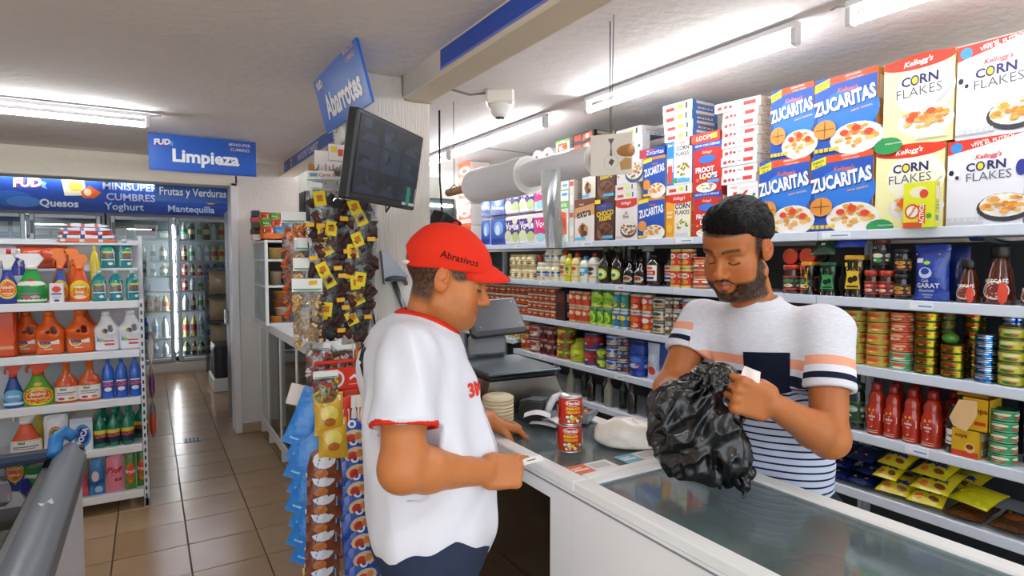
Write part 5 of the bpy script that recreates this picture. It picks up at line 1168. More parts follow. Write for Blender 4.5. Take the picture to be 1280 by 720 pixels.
for i, (p0, p1) in enumerate(((1180, 1230), (1236, 1280), (1280, 1330))):
    lying_pouch(p0, p1, S5 + .002 + .004 * i, '4a2a14', [('e', .5, .5, .3, .2, '8a4a1c'), ('r', .2, .7, .8, .78, 'c8a03a')], f'brown pouch lying flat on the fifth board, {ORD[i]} from the yellow heap', t=.035, dep=.16, rx=-84, yy=600, group='brown pouches', dx=.0 if i else -.005)
db = [('p', [(.1, .5), (.5, .7), (.9, .4), (.6, .3)], '2a4aa8'), ('r', .2, .2, .7, .26, 'c88a2a'), ('e', .7, .65, .1, .06, '4a8ac8')]
for i, (p0, p1, zo, dx) in enumerate(((1022, 1056, .0, -.01), (1056, 1092, .0, -.005), (1024, 1060, .045, .0), (1060, 1094, .045, .01), (1022, 1056, .09, .02), (1054, 1086, .09, .02))):
    lying_pouch(p0, p1, S5 + .002 + zo, '14204a', db, f'dark blue pouch, {ORD[i]} of the pile beside the vendor waist', t=.042, dep=.16, rx=-82, yy=580, name='snack_pouch', dx=dx, group='dark blue pouches', rzj=.1 * ((i % 3) - 1))
# --- fifth board seen between the scale and the vendor: bottles in the shade
for i, px in enumerate((708, 718, 733, 744, 755, 766, 784, 800)):
    k = sauce(.22, .03, ['8a8a72', '1a2a1c', '2a2018', '20242a'][i % 4], ['c8c8c0', '3a2a1c', 'd8d8d0'][i % 3], None, sh=.5)
    place(k, (XF + .04 + .05 * (i % 2), YF(px, 490), S5 + .001), RZ, f'{["clear", "dark green", "brown", "black"][i % 4]} bottle in the shade of the fifth board, {ORD[i]} from the scale', 'shaded bottles on the fifth board')
row(lambda r, h: can_kind('pepper_can', r, h, gen_ops(87, '8a3a1c', ['c87a3a', 'd8a03a', '4a1c0c', 'e8c08a'])), 763, 799, 2, 5, 1, 'brown-orange can', 'in the shade below the fifth board', 'shaded brown cans', hl=.21, z=SH[5])
row(lambda r, h: can_kind('pepper_can', r, h, gen_ops(89, '3a4a2a', ['8a8a3a', 'a8a05a', '1c2a14', 'c8c08a'])), 1064, 1160, 6, 5, 1, 'olive can', 'on the sixth board', 'olive cans low on the sixth board', hl=.11)
row(lambda r, h: jar_kind('jar', r, h, '5a2a1a', '8a1c18', gen_ops(91, '6a3a1c', ['8a5a2a', 'c8a05a', '3a1c0c', 'd8c09a'])), 1165, 1275, 6, 5, 1, 'brown jar', 'on the sixth board', 'brown jars low on the sixth board', hl=.15)

# ================================================================== CLEANING SHELF AT THE LEFT (front Y = 4.55)
YL = 4.55
LS = [1.353, 1.036, .727, .417, .116]
r = empty('cleaning_gondola', (-.55, YL, 0)); tag(r, 'white steel shelf unit of cleaning goods with stepped boards', 'shelving')
b = B(); b.box(-1.0, .40, 0, .5, .43, 1.75, 'd9dbde', 'painted'); ob('back_panel', b, r)
for x in (-1.0, .503):
    b = B(); b.box(x - .012, .0, 0, x + .012, .03, 1.36, 'dfe1e4', 'painted'); b.box(x - .012, .38, 0, x + .012, .43, 1.78, 'dfe1e4', 'painted')
    for k in range(26): b.box(x - .005, -.001, .06 + .05 * k, x + .005, .0, .085 + .05 * k, '2a2a2c', 'painted')
    ob('upright', b, r)
b = B(); b.cbox(.49, .0, 0, .52, .45, .06, 'd4d6d8', 'painted', .004); ob('foot', b, r)
for k, z in enumerate(LS):
    b = B(); b.box(-.985, .0, z - .03, .488, .38, z, 'eceef0', 'painted'); s_ = ob('shelf', b, r)
    b = B(); b.cbox(-.985, -.008, z - .045, .488, .003, z + .003, 'f2f3f5', 'painted', .003); ob('price_rail', b, s_)
b = B(); b.box(-.985, .27, 1.545, .488, .41, 1.56, 'dfe3e6', 'painted'); ob('shelf', b, r)
b = B(); b.box(-.985, .30, 1.715, .488, .41, 1.73, 'dfe3e6', 'painted'); ob('shelf', b, r)
def XL(px, y=YL + .02, py=400): return onY(px, py, y)[0]
def ZL(px, py, y=YL + .02): return onY(px, py, y)[2]
def spray(name, w, h, body, neck, head, ops, trig=None, wide=1.0, d=.55, seed=1):
    """trigger bottle: waisted flat body, collar, head with nozzle to the left and trigger"""
    r = w / 2
    hb = h * .70
    prof = [(r * .86, 0), (r, h * .02), (r * wide, h * .16), (r * .97 * wide, h * .34), (r * .66, h * .5), (r * .44, h * .62), (r * .36, hb)]
    b = B(); b.lathe([(p[0], p[1], neck if p[1] > h * .42 else body) for p in prof], 20, body, 'plastic', sy=d)
    l = B(); ww = 2 * math.pi * r
    def mp(mx, my, k):
        a = (mx - ww / 2) / r; q = np.interp(my, [p[1] for p in prof], [p[0] for p in prof]) + .0012 + .0005 * k
        return (q * math.sin(a), -q * d * math.cos(a), my)
    prints(l, ops, ww, h, mp, 'plastic', curved=r * .7)
    t = B()
    t.lathe([(r * .40, hb - h * .02), (r * .42, hb + h * .05)], 14, head, 'plastic', sy=.8)
    t.prism([(-r * .95, h * .93), (-r * .95, h * .985), (-r * .5, h), (r * .5, h), (r * .85, h * .9), (r * .45, h * .75), (-r * .35, h * .75), (-r * .42, h * .87)], -r * .24, r * .24, head, 'plastic')
    t.tube([(-r * .55, 0, h * .89), (-r * .78, 0, h * .82), (-r * .72, 0, h * .74)], [r * .13, r * .11, r * .08], trig or head, 'plastic', 8)
    return Kind(name, b.mesh(name), [('front_print', l.mesh('front_print')), ('trigger_head', t.mesh('trigger_head'))], 'spray bottle')
def lput(k, px0, px1, z, label, group=None, y=YL + .07, rz=0.0):
    return place(k, ((XL(px0, y - .05) + XL(px1, y - .05)) / 2, y, z + .001), rz, label, group)
def dims(px0, px1, pyt, z, y=YL + .02): return XL(px1, y) - XL(px0, y), ZL((px0 + px1) / 2, pyt, y) - z
w, h = dims(-4, 23, 318, LS[0])
lput(spray('spray_bottle', w, h, '2a3f9a', '2a3f9a', 'f2efe8', [('e', .5, .3, .16, .2, 'e8d23a', 16), ('e', .5, .3, .14, .16, 'e0601f', 16), ('t', 'Resolv', .5, .34, .06, 'f6e8d8', dict(w=.22, bold=.03)), ('r', .42, .2, .58, .22, 'f6e8d8'), ('p', [(.45, .5), (.5, .56), (.55, .5)], 'd84a3a')], wide=1.05), -4, 23, LS[0], 'blue spray bottle with white trigger and orange badge, at the top board edge')
axion = [('r', .3, .04, .7, .38, 'f0ece2'), ('e', .5, .4, .2, .05, 'f0ece2', 16), ('t', 'AXEL', .45, .34, .05, '2a6a4a', dict(bold=.04)), ('t', 'desinfecta', .5, .26, .035, '2a6a4a', dict(w=.3)), ('r', .4, .19, .6, .205, '8a8a90'), ('e', .46, .13, .06, .03, 'd84a7a'), ('e', .54, .13, .05, .03, 'e8a0b0'), ('e', .5, .47, .05, .025, 'c83a2a')]
w, h = dims(20, 59, 317, LS[0]); lput(spray('spray_bottle', w, h, '1f8a3a', '1f9a42', 'f4f2ee', axion, wide=1.08), 20, 59, LS[0], 'green and white spray bottle with white trigger on the top board')
b = B(); b.cbox(-.035, -.02, 0, .035, .02, .118, 'efe8e8', 'card', .002); p = B(); prints(p, [('e', .5, .7, .32, .16, 'e0483a', 14), ('r', .15, .42, .85, .5, '4a5ab8'), ('r', .2, .26, .8, .32, 'c8c0d0'), ('e', .5, .12, .2, .06, '3a4a8a')], .07, .118, flat_map(.07, .118, -.02))
lput(Kind('soap_box', b.mesh('soap_box'), [('front_print', p.mesh('front_print'))], 'box'), 63, 79, LS[0], 'small white soap box with a red dot between the spray bottles', y=YL + .035)
orange = [('e', .5, .26, .19, .2, 'e8c81f', 16), ('e', .5, .22, .17, .13, 'e0701f', 14), ('r', .4, .3, .6, .33, 'f4ecd8'), ('t', 'naranja', .5, .2, .05, 'f8f0e0', dict(w=.24, bold=.03)), ('e', .5, .1, .1, .04, 'f0d8c0')]
w, h = dims(87, 114, 318, LS[0]); ok_ = spray('spray_bottle', w, h, 'e0601a', 'd8501a', 'ef7a1f', orange)
lput(ok_, 87, 114, LS[0], 'orange spray bottle with orange trigger left of the teal bottles')
w, h = dims(66, 86, 318, LS[0], YL + .12); lput(spray('spray_bottle', w, h, 'c8501a', '2a4a9a', 'ef7a1f', orange), 66, 86, LS[0], 'slim orange spray bottle with a blue neck behind the soap box', y=YL + .16)
def flask(w, h, col, cap, ops, d=.6, sh=.66, name='cleaner_bottle', neck=.3):
    r = w / 2; prof = [(r * .92, 0), (r, h * .03), (r, h * sh), (r * .8, h * (sh + .12)), (r * neck, h * (sh + .22)), (r * neck, h * .93)]
    b = B(); b.lathe(prof, 18, col, 'gloss', sy=d); c = B(); c.lathe([(r * neck * 1.15, h * .9), (r * neck * 1.15, h * .99), (r * neck, h)], 12, cap, 'plastic', sy=max(d, .8))
    l = B(); ww = 2 * math.pi * r
    prints(l, ops, ww, h, lambda mx, my, k: ((lambda a, q: (q * math.sin(a), -q * d * math.cos(a), my))((mx - ww / 2) / r, np.interp(my, [p[1] for p in prof], [p[0] for p in prof]) + .001 + .0005 * k)), 'card', curved=r * .8)
    return Kind(name, b.mesh(name), [('cap', c.mesh('cap')), ('front_label', l.mesh('front_label'))], 'bottle')
teal = [('p', [(.34, .08), (.66, .08), (.66, .55), (.6, .66), (.4, .66), (.34, .55)], 'b8dce0'), ('r', .4, .52, .6, .58, 'e0d83a'), ('t', 'FLORAL', .5, .42, .12, 'c83a3a', dict(w=.28, bold=.03)), ('r', .36, .27, .64, .3, 'e8f0f0'), ('e', .45, .16, .07, .06, '2a7a8a'), ('e', .55, .15, .05, .05, 'f0f4f4')]
w, h = dims(115, 134, 339, LS[0])
for i, (a, c) in enumerate(((115, 134), (136, 155.5), (157, 176))):
    if i == 0: tk_ = flask(w, h, '157f7f', 'c8e0dc', teal)
    lput(tk_, a, c, LS[0], f'teal floor cleaner bottle, {ORD[i]} from the left on the top board', 'teal cleaner bottles, front row', rz=0 if i < 2 else .5)
w, h = dims(127, 147, 299, 1.56, YL + .3)
for i, (a, c) in enumerate(((127, 147), (148, 168))):
    if i == 0: tk2 = flask(w, h, '1d8a84', 'c8e0dc', teal)
    lput(tk2, a, c, 1.56, f'teal floor cleaner bottle, {["left", "right"][i]} one on the set back ledge', 'teal cleaner bottles, back ledge', y=YL + .335, rz=.5 * i)
w, h = dims(114, 126, 308, 1.353, YL + .3); lput(flask(w, h, 'e0cc3a', 'e8d860', [('r', .4, .2, .6, .5, 'f0e4a0')], sh=.7, d=.8), 114, 126, 1.353, 'tall yellow bottle behind the orange triggers', y=YL + .235)
w, h = dims(68, 84, 305, LS[0], YL + .24)
for i, (a, c) in enumerate(((68, 84), (82, 102))): lput(spray('spray_bottle', .09, .335, 'd0601a', 'd0601a', 'ef7a1f', []), a, c, LS[0], f'orange spray bottle in the back row, {["left", "right"][i]} one under the folded towels', 'orange spray bottles in the back row', y=YL + .235)
for i, (px, c, cc) in enumerate(((12, '2a5ab8', 'd8303a'), (24, '3a3a9a', 'e8e8ea'))): lput(flask(.07, .33, c, cc, [('r', .4, .2, .6, .5, 'd8e0f0')], sh=.66, d=.8), px - 6, px + 6, LS[0], f'blue bottle with a {["red", "white"][i]} cap behind the spray bottles on the top board', y=YL + .2)
big = pouch(.17, .145, .1, 'c8502a', 'crinkle', seal=.04); k = Kind('cleaning_pad_pack', big.mesh('cleaning_pad_pack'), [], 'pack')
for i, px in enumerate((40, 66)): lput(k, px - 12, px + 12, 1.56, f'red-orange wrapped pack, {["left", "right"][i]} one on the set back ledge', 'red-orange packs on the ledge', y=YL + .335)
k = Kind('cleaning_pad_pack', pouch(.2, .14, .09, 'd0c4c8', 'crinkle').mesh('cleaning_pad_pack'), [], 'pack')
lput(k, -4, 22, 1.56, 'pale wrapped pack at the left of the set back ledge', y=YL + .335)
# folded dish towels
for i, (c, st, z, w, rz) in enumerate((('e07a5a', 'f0d8c8', 1.731, .33, .02), ('e8ecf4', '3a4a8a', 1.756, .31, -.03), ('b83a3a', 'e8e0e0', 1.781, .30, .03), ('f0eef2', '8a9ad0', 1.806, .28, -.05), ('e8ecf8', 'e0704a', 1.831, .24, .1))):
    b = B(); r_ = .0115
    sec = [(-w / 2, r_), (-w / 2 + .01, r_ * 1.9), (w / 2 - .02, r_ * 1.95), (w / 2, r_), (w / 2 - .02, .001), (-w / 2 + .01, .001)]
    b.grid(lambda u, v: ((-w / 2 + w * u) + .006 * math.sin(9 * v + i), -.055 + .11 * v, r_ + r_ * math.sin(math.pi * min(1, u * 1.0)) ** .3 * 1 + .002 * math.sin(14 * u + i)), 26, 6, lambda u, v: st if (int(u * 13) % 4 == 1) else c, 'cloth')
    b.grid(lambda u, v: ((-w / 2 + w * (1 - u)) + .006 * math.sin(9 * v + i), -.055 + .11 * v, r_ - r_ * math.sin(math.pi * u) ** .3 + .0005), 26, 6, c, 'cloth')
    b.grid(lambda u, v: ((-w / 2 + w * u) + .006 * math.sin(i), -.055, (r_ + r_ * math.sin(math.pi * u) ** .3 * (1 if v else -1)) + (.002 * math.sin(14 * u + i) if v else .0005)), 26, 1, lambda u, v: st if (int(u * 13) % 4 == 1) else c, 'cloth')
    tag(ob('dish_towel', b, None, (XL(112, YL + .33), YL + .35, z), (0, 0, rz)), ['orange', 'white and navy', 'red', 'white and lilac', 'white and orange striped'][i] + f' folded dish towel, {["lowest", "second", "third", "fourth", "topmost"][i]} of the pile over the spray bottles', 'towel', 'folded dish towels')
# jugs of detergent (handle hole)
def jug(w, h, col, cap, ops, d=.42, name='detergent_jug'):
    s = SDF((-w * .62, -w * .4, -.012), (w * .62, w * .4, h * .98), .0052)
    s.box((0, 0, h * .30), (w * .5, w * d * .72, h * .30), w * .16, .0)
    s.cone((-w * .06, 0, h * .55), (-w * .06, 0, h * .84), w * .33, w * .16, .05); s.cone((w * .2, 0, h * .5), (w * .05, 0, h * .8), w * .24, w * .13, .04)
    s.cone((-w * .03, 0, h * .8), (-w * .03, 0, h * .91), w * .15, w * .15, .01)
    s.cone((w * .13, -w, h * .60), (w * .13, w, h * .60), w * .095, None, .012, 'sub'); s.cone((w * .16, -w, h * .52), (w * .16, w, h * .52), w * .1, None, .012, 'sub')
    V, Q = s.surf(); V = relax(V, Q, 1)
    V[:, 2] -= V[:, 2].min()
    me = grid_mesh(name, V, Q, 'plastic', col)
    c = B(); c.lathe([(w * .19, h * .88), (w * .19, h * .985), (w * .17, h)], 16, cap, 'plastic', M=Matrix.Translation((-w * .03, 0, 0)))
    l = B(); prints(l, ops, w, h, lambda mx, my, k: (mx - w / 2, -w * d * .72 - .001 - .0004 * k, my), 'card')
    return Kind(name, me, [('cap', c.mesh('cap')), ('front_label', l.mesh('front_label'))], 'jug')
lo = [('p', [(.22, .52), (.34, .58), (.4, .46), (.28, .44)], 'e8dce8'), ('e', .34, .29, .23, .13, 'e8dca0', 16), ('e', .34, .29, .19, .1, 'e89a2a', 14), ('t', 'Tide', .34, .29, .1, '2a3a9a', dict(bold=.05)), ('r', .52, .24, .84, .34, 'f0e8d8'), ('r', .3, .12, .6, .14, 'f4e0c8'), ('e', .28, .5, .05, .03, '6a3a8a')]
lo[3] = ('t', 'Viva', .34, .29, .1, '2a3a9a', dict(bold=.05))
w, h = dims(42, 79, 390, LS[1]); jo = jug(w, h, 'dd5f1c', 'e0661f', lo)
lput(jo, 42, 79, LS[1], 'large orange detergent jug, left one of the two in front'); lput(jo, 82, 116, LS[1], 'large orange detergent jug, right one of the two in front')
lput(jo, 15, 48, LS[1], 'large orange detergent jug set back at the left of the jugs', y=YL + .16)
lput(jo, 86, 122, LS[1], 'orange detergent jug behind the right front orange jug', y=YL + .23)
wj = [('e', .3, .5, .1, .07, 'e8c83a', 12), ('e', .38, .46, .08, .05, 'e07a2a', 12), ('p', [(.1, .3), (.85, .48), (.85, .38), (.1, .24)], '3f8ad0'), ('p', [(.1, .42), (.5, .4), (.3, .3), (.1, .3)], '6ab0e0'), ('r', .4, .14, .8, .19, 'd84a4a'), ('r', .34, .24, .8, .27, 'c0303a'), ('e', .25, .28, .08, .05, '9ac84a')]
w, h = dims(117, 148, 390, LS[1]); jw = jug(w, h, 'eeeef2', 'e8e6ea', wj)
lput(jw, 117, 148, LS[1], 'white detergent jug with a blue label, left one of two'); lput(jw, 148, 178, LS[1], 'white detergent jug with a blue label, right one of two')
b = B(); b.cbox(-.06, 0, 0, .06, .14, ZL(5, 389) - LS[1], 'c8441a', 'plastic', .012); p = B(); prints(p, [('e', .6, .5, .35, .3, 'e0582a'), ('r', .3, .2, .9, .28, 'e8a07a')], .12, .24, flat_map(.12, .24)); lput(Kind('detergent_box', b.mesh('detergent_box'), [('front_print', p.mesh('front_print'))], 'box'), -12, 13, LS[1], 'red-orange detergent pack at the left end of the jug board', y=YL + .03)
# third board
w, h = dims(-2, 24, 455, LS[2]); lput(spray('spray_bottle', w, h, '1d5fb0', '1a3f8a', 'd8481f', [('e', .5, .26, .2, .14, '6ab0e0', 14), ('t', 'vidrios', .5, .26, .07, 'f0f6fa', dict(w=.3, bold=.03)), ('r', .3, .06, .7, .12, 'e8eef4')]), -2, 24, LS[2], 'blue spray bottle with an orange trigger on the third board')
w, h = dims(24, 62, 452, LS[2]); lput(spray('spray_bottle', w, h, '6aa81f', '5a9a1f', 'e0501a', [('e', .5, .22, .19, .2, 'e8d23a', 16), ('e', .5, .22, .17, .17, 'e0601f', 16), ('t', 'Activo', .5, .27, .08, 'f8f0e0', dict(w=.3, bold=.03)), ('r', .38, .16, .62, .18, 'f8e8d0'), ('e', .5, .48, .06, .04, 'e8c81f')], wide=1.06), 24, 62, LS[2], 'lime green spray bottle with an orange trigger and badge')
ax2 = [('r', .28, .05, .72, .36, 'f2efe8'), ('t', 'biol', .46, .31, .06, '2a7a4a', dict(bold=.05)), ('r', .36, .22, .64, .24, '5a5a60'), ('r', .36, .18, .6, .195, '5a5a60'), ('e', .43, .1, .05, .03, 'd0407a'), ('e', .57, .1, .05, .03, 'e08a3a'), ('e', .52, .46, .06, .03, 'd8302a')]
w, h = dims(64, 94, 449, LS[2]); kk2 = flask(w, h, 'd8601f', 'e8e0d8', ax2, sh=.42, neck=.32)
lput(kk2, 64, 94, LS[2], 'orange and white cleaner bottle, left one on the third board', 'orange and white cleaner bottles'); lput(kk2, 94, 123, LS[2], 'orange and white cleaner bottle, right one on the third board', 'orange and white cleaner bottles')
cl = [('r', .28, .14, .72, .46, '2a4aa8'), ('t', 'CLORA', .5, .34, .1, 'e06a6a', dict(w=.34, bold=.04)), ('e', .5, .22, .1, .05, 'f0f0f4'), ('r', .36, .4, .64, .43, 'e8eef8')]
w, h = dims(124, 140, 447, LS[2]); kb_ = flask(w, h, '2a6ad0', '3f80e0', cl, sh=.6, d=.9)
for i, (a, c) in enumerate(((124, 140), (141, 157), (158, 175))): lput(kb_, a, c, LS[2], f'bright blue bleach bottle, {ORD[i]} from the left on the third board', 'blue bleach bottles')
# fourth board
w, h = dims(5, 45, 513, LS[3]); lput(spray('spray_bottle', w, h, 'e8e6e0', 'd8561f', 'f2f0ec', ax2, wide=1.05), 5, 45, LS[3], 'white and orange spray bottle with a white trigger above the freezer')
w, h = dims(47, 80, 520, LS[3]); big = pouch(w, h, .06, 'e6e8ee', 'crinkle'); p = B(); prints(p, [('r', .0, .82, 1, 1, '3a9ad0'), ('r', .1, .86, .9, .94, 'e8d83a'), ('e', .5, .5, .3, .2, 'e08a4a', 12), ('e', .5, .5, .2, .13, '3a9a5a', 12), ('e', .5, .5, .1, .07, 'f0f0f4', 10), ('t', 'Arcos', .5, .15, .12, 'd0302a', dict(bold=.04))], w, h, pouch_map(w, h, .06), 'crinkle')
lput(Kind('detergent_bag', big.mesh('detergent_bag'), [('front_print', p.mesh('front_print'))], 'bag'), 47, 80, LS[3], 'white detergent bag with a flower badge on the fourth board')
w, h = dims(81, 110, 524, LS[3]); k = carton('detergent_box', w, h, .08, [('r', 0, 0, 1, 1, 'dfe6f2'), ('r', 0, .84, 1, 1, 'c8d8ec'), ('e', .55, .45, .38, .36, '4a9ad0', 18), ('e', .55, .45, .28, .26, '1f3f9a', 16), ('t', 'FOCA', .55, .45, .16, 'e8f0fa', dict(bold=.05, rot=70)), ('r', .1, .05, .5, .1, '4a9ad0')], side='c8d4e4', top='e8ecf2'); lput(k, 81, 110, LS[3], 'white and blue detergent box beside the green bleach bottles', y=YL + .03)
gr = [('r', .26, .1, .74, .44, '1a2a3a'), ('r', .26, .36, .74, .46, 'e0d04a'), ('t', 'CLORA', .5, .31, .1, 'e06a5a', dict(w=.36, bold=.04)), ('p', [(.3, .14), (.7, .24), (.7, .14)], '2a9a8a')]
w, h = dims(111, 128, 515, LS[3]); kg = flask(w, h, '0f7f66', '1f9a80', gr, sh=.56, d=.9)
for i, (a, c, y) in enumerate(((111, 128, .07), (128, 146, .07), (146, 164, .07), (166, 180, .2), (118, 133, .2), (136, 151, .2), (151, 166, .2))): lput(kg, a, c, LS[3], f'deep green bleach bottle, {ORD[i] + " from the left in front" if i < 3 else ORD[i - 3] + " in the back row"} on the fourth board', 'green bleach bottles', y=YL + y)
for i, px in enumerate((60, 96)): lput(Kind('detergent_bag', pouch(.2, .25, .07, ['d8c83a', 'e0d8c0'][i], 'crinkle').mesh('detergent_bag'), [], 'bag'), px - 12, px + 12, LS[3], ['yellow', 'cream'][i] + ' detergent bag behind the white ones on the fourth board', y=YL + .22)
# fifth board
for i, (a, c, yt, col, ops, d) in enumerate(((104, 124, 573, '2f7fc0', [('r', .0, .72, 1, .96, 'e8d02a'), ('r', .1, .8, .9, .88, '8a7a1c'), ('e', .4, .5, .25, .14, 'e8d8d8'), ('t', 'suave', .5, .33, .12, '1a3a8a', dict(rot=12)), ('e', .6, .14, .25, .1, 'a8d0e8')], 'blue softener pouch with a yellow top on the lowest board'),
        (125, 149, 570, 'e88a9a', [('r', 0, .88, 1, 1, '7a3aa8'), ('t', 'Piel', .45, .6, .16, 'c8202a', dict(shear=.3, bold=.02)), ('r', .3, .46, .6, .47, 'c83a4a'), ('r', .5, .3, .85, .38, 'b83a5a'), ('e', .8, .62, .1, .05, 'd0304a')], 'pink softener pouch on the lowest board'),
        (150, 164, 567, '4a8a2a', [('e', .5, .45, .42, .28, 'e0701f', 14), ('e', .5, .5, .28, .15, 'e8482a', 12), ('t', 'fresh', .5, .5, .1, 'f8f0e0', dict(bold=.03)), ('r', .1, .05, .9, .16, '5aa83a'), ('r', .2, .85, .8, .95, '8a3a2a')], 'green and orange pouch, left one on the lowest board'), (165, 179, 564, '4a8a2a', [('e', .5, .45, .42, .28, 'e0701f', 14), ('e', .5, .5, .28, .15, 'e8482a', 12), ('t', 'fresh', .5, .5, .1, 'f8f0e0', dict(bold=.03)), ('r', .1, .05, .9, .16, '5aa83a')], 'green and orange pouch, right one on the lowest board'))):
    w, h = dims(a, c, yt, LS[4]); bb = pouch(w, h, .05, col, 'crinkle'); p = B(); prints(p, ops, w, h, pouch_map(w, h, .05), 'crinkle'); lput(Kind('softener_pouch', bb.mesh('softener_pouch'), [('front_print', p.mesh('front_print'))], 'pouch'), a, c, LS[4], d, y=YL + .05 + (.03 if i == 3 else 0))
for i, px in enumerate((20, 50, 80)): lput(Kind('softener_pouch', pouch(.18, .24, .06, ['d8a02a', '3a6ab8', 'c84a5a'][i], 'crinkle').mesh('softener_pouch'), [], 'pouch'), px - 13, px + 13, LS[4], ['amber', 'navy blue', 'rose red'][i] + ' softener pouch on the lowest board behind the freezer', y=YL + .06)
# packets hanging on the corridor side of the unit
hk = [('d8481f', 'f0e0c8'), ('3a6a2a', 'c8d8a8'), ('6a2a5a', 'e0c8d8'), ('d8b02a', 'f0e8c0'), ('e8e0d8', 'b83a2a')]
n_ = 0
for i, z in enumerate((.62, .88, 1.12)):
    for j in range(3):
        c = hk[(i * 2 + j) % 5]; w = .12; bb = pouch(w, .2, .04, c[0], 'crinkle', 8); p = B(); prints(p, [('e', .5, .5, .3, .2, c[1], 10)], w, .2, pouch_map(w, .2, .04), 'crinkle')
        place(Kind('snack_packet', bb.mesh('snack_packet'), [('front_print', p.mesh('front_print'))], 'packet'), (.0, YL + .1 + .14 * j, z - .2), math.pi / 2, f'{["orange-red", "dark green", "plum", "yellow", "white"][(i * 2 + j) % 5]} packet hanging on the corridor side, {["low", "middle", "high"][i]} row, {ORD[j]} from the front', 'packets on the corridor side of the cleaning shelf')
        n_ += 1

# ================================================================== CHEST FREEZER (bottom left corner)
r = empty('ice_cream_freezer', (-.24, 2.84, 0)); tag(r, 'ice cream chest freezer with sliding glass lids and grey end frame', 'freezer')
b = B(); b.cbox(-1.35, -1.25, .04, 0, 0, .84, 'e8eaee', 'painted', .03); ob('cabinet_body', b, r)
b = B()
for x0, y0, x1, y1 in ((-1.36, -.05, .01, .01), (-1.36, -1.26, .01, -1.2), (-1.36, -1.2, -1.3, -.05)): b.cbox(x0, y0, .84, x1, y1, .90, '23262b', 'painted', .008)
ob('top_rim', b, r)
b = B(); b.grid(lambda u, v: (-.085 + .10 * u, -1.26 + 1.25 * v, .84 + .075 * math.sin(math.pi * (.16 + .68 * u)) + .0), 10, 10, '80868e', 'plastic'); b.cbox(-.088, -1.262, .80, .016, -.008, .872, '6a7078', 'plastic', .01)
b.add([(-.05, -.68, .918), (-.03, -.70, .919), (-.02, -.66, .919), (-.01, -.70, .917), (-.015, -.71, .918), (-.028, -.685, .9195), (-.038, -.715, .918)], [(0, 1, 6), (1, 2, 5), (2, 3, 4, 5)], 'e8eef4', 'plastic'); ob('end_frame', b, r)
b = B(); b.tube([(-.075, -.10, .90), (-.075, -.03, .94), (-.05, .0, .955), (-.02, -.01, .935)], [.022, .026, .026, .022], '2f78b8', 'plastic', 10); ob('lid_handle', b, r)
b = B(); b.cbox(-1.3, -1.2, .868, -.72, -.05, .874, 'ffffff', 'glass', .001); ob('glass_lid', b, r)
b = B(); b.cbox(-.76, -1.2, .880, -.10, -.05, .886, 'ffffff', 'glass', .001); g = ob('glass_lid', b, r)
b = B(); b.cbox(-.77, -.075, .875, -.09, -.052, .905, '2a3a52', 'plastic', .004); ob('lid_frame', b, g)
b = B(); b.tube([(-.2, -.62, .89), (-.2, -.62, .905), (-.2, -.42, .905), (-.2, -.42, .89)], .007, 'd8dade', 'plastic', 8); ob('grip', b, g)
b = B(); b.lathe([(.02, 0), (.028, .01), (.03, .03), (.02, .042)], 14, '1c2430', 'plastic', sy=1.6, M=Matrix.Translation((-.23, -.62, .887))); ob('lid_lock', b, g)
k1 = [('c8482a', 'e8c8b0'), ('2f7ab8', 'e8e8f0'), ('d8a02a', 'f0e0b0'), ('c83a5a', 'f0d0d8'), ('e8e4e0', '3a6ab8'), ('7a4a2a', 'd8b080')]
for i in range(12):
    c = k1[i % 6]
    bb = pouch(.10, .2, .035, c[0], 'crinkle', 8); p = B(); prints(p, [('e', .5, .5, .34, .2, c[1], 10), ('r', .1, .75, .9, .85, c[1])], .1, .2, pouch_map(.1, .2, .035), 'crinkle')
    place(Kind('ice_cream_pack', bb.mesh('ice_cream_pack'), [('front_print', p.mesh('front_print'))], 'ice cream'), (-.24 - .2 - .125 * (i % 6), 2.84 - .3 - .32 * (i // 6), .863 - .0), 0, f'{["orange-red", "blue", "amber", "pink", "white", "brown"][i % 6]} ice cream pack under the glass lid, {["far", "near"][i // 6]} row', 'ice cream packs in the freezer', rot=(math.radians(-88), 0, .1 * (i % 3 - 1)))
r_ = [o for o in COL.objects if o.name.startswith('ice_cream_pack')]
for o in r_: o.location.z = .843 + .0

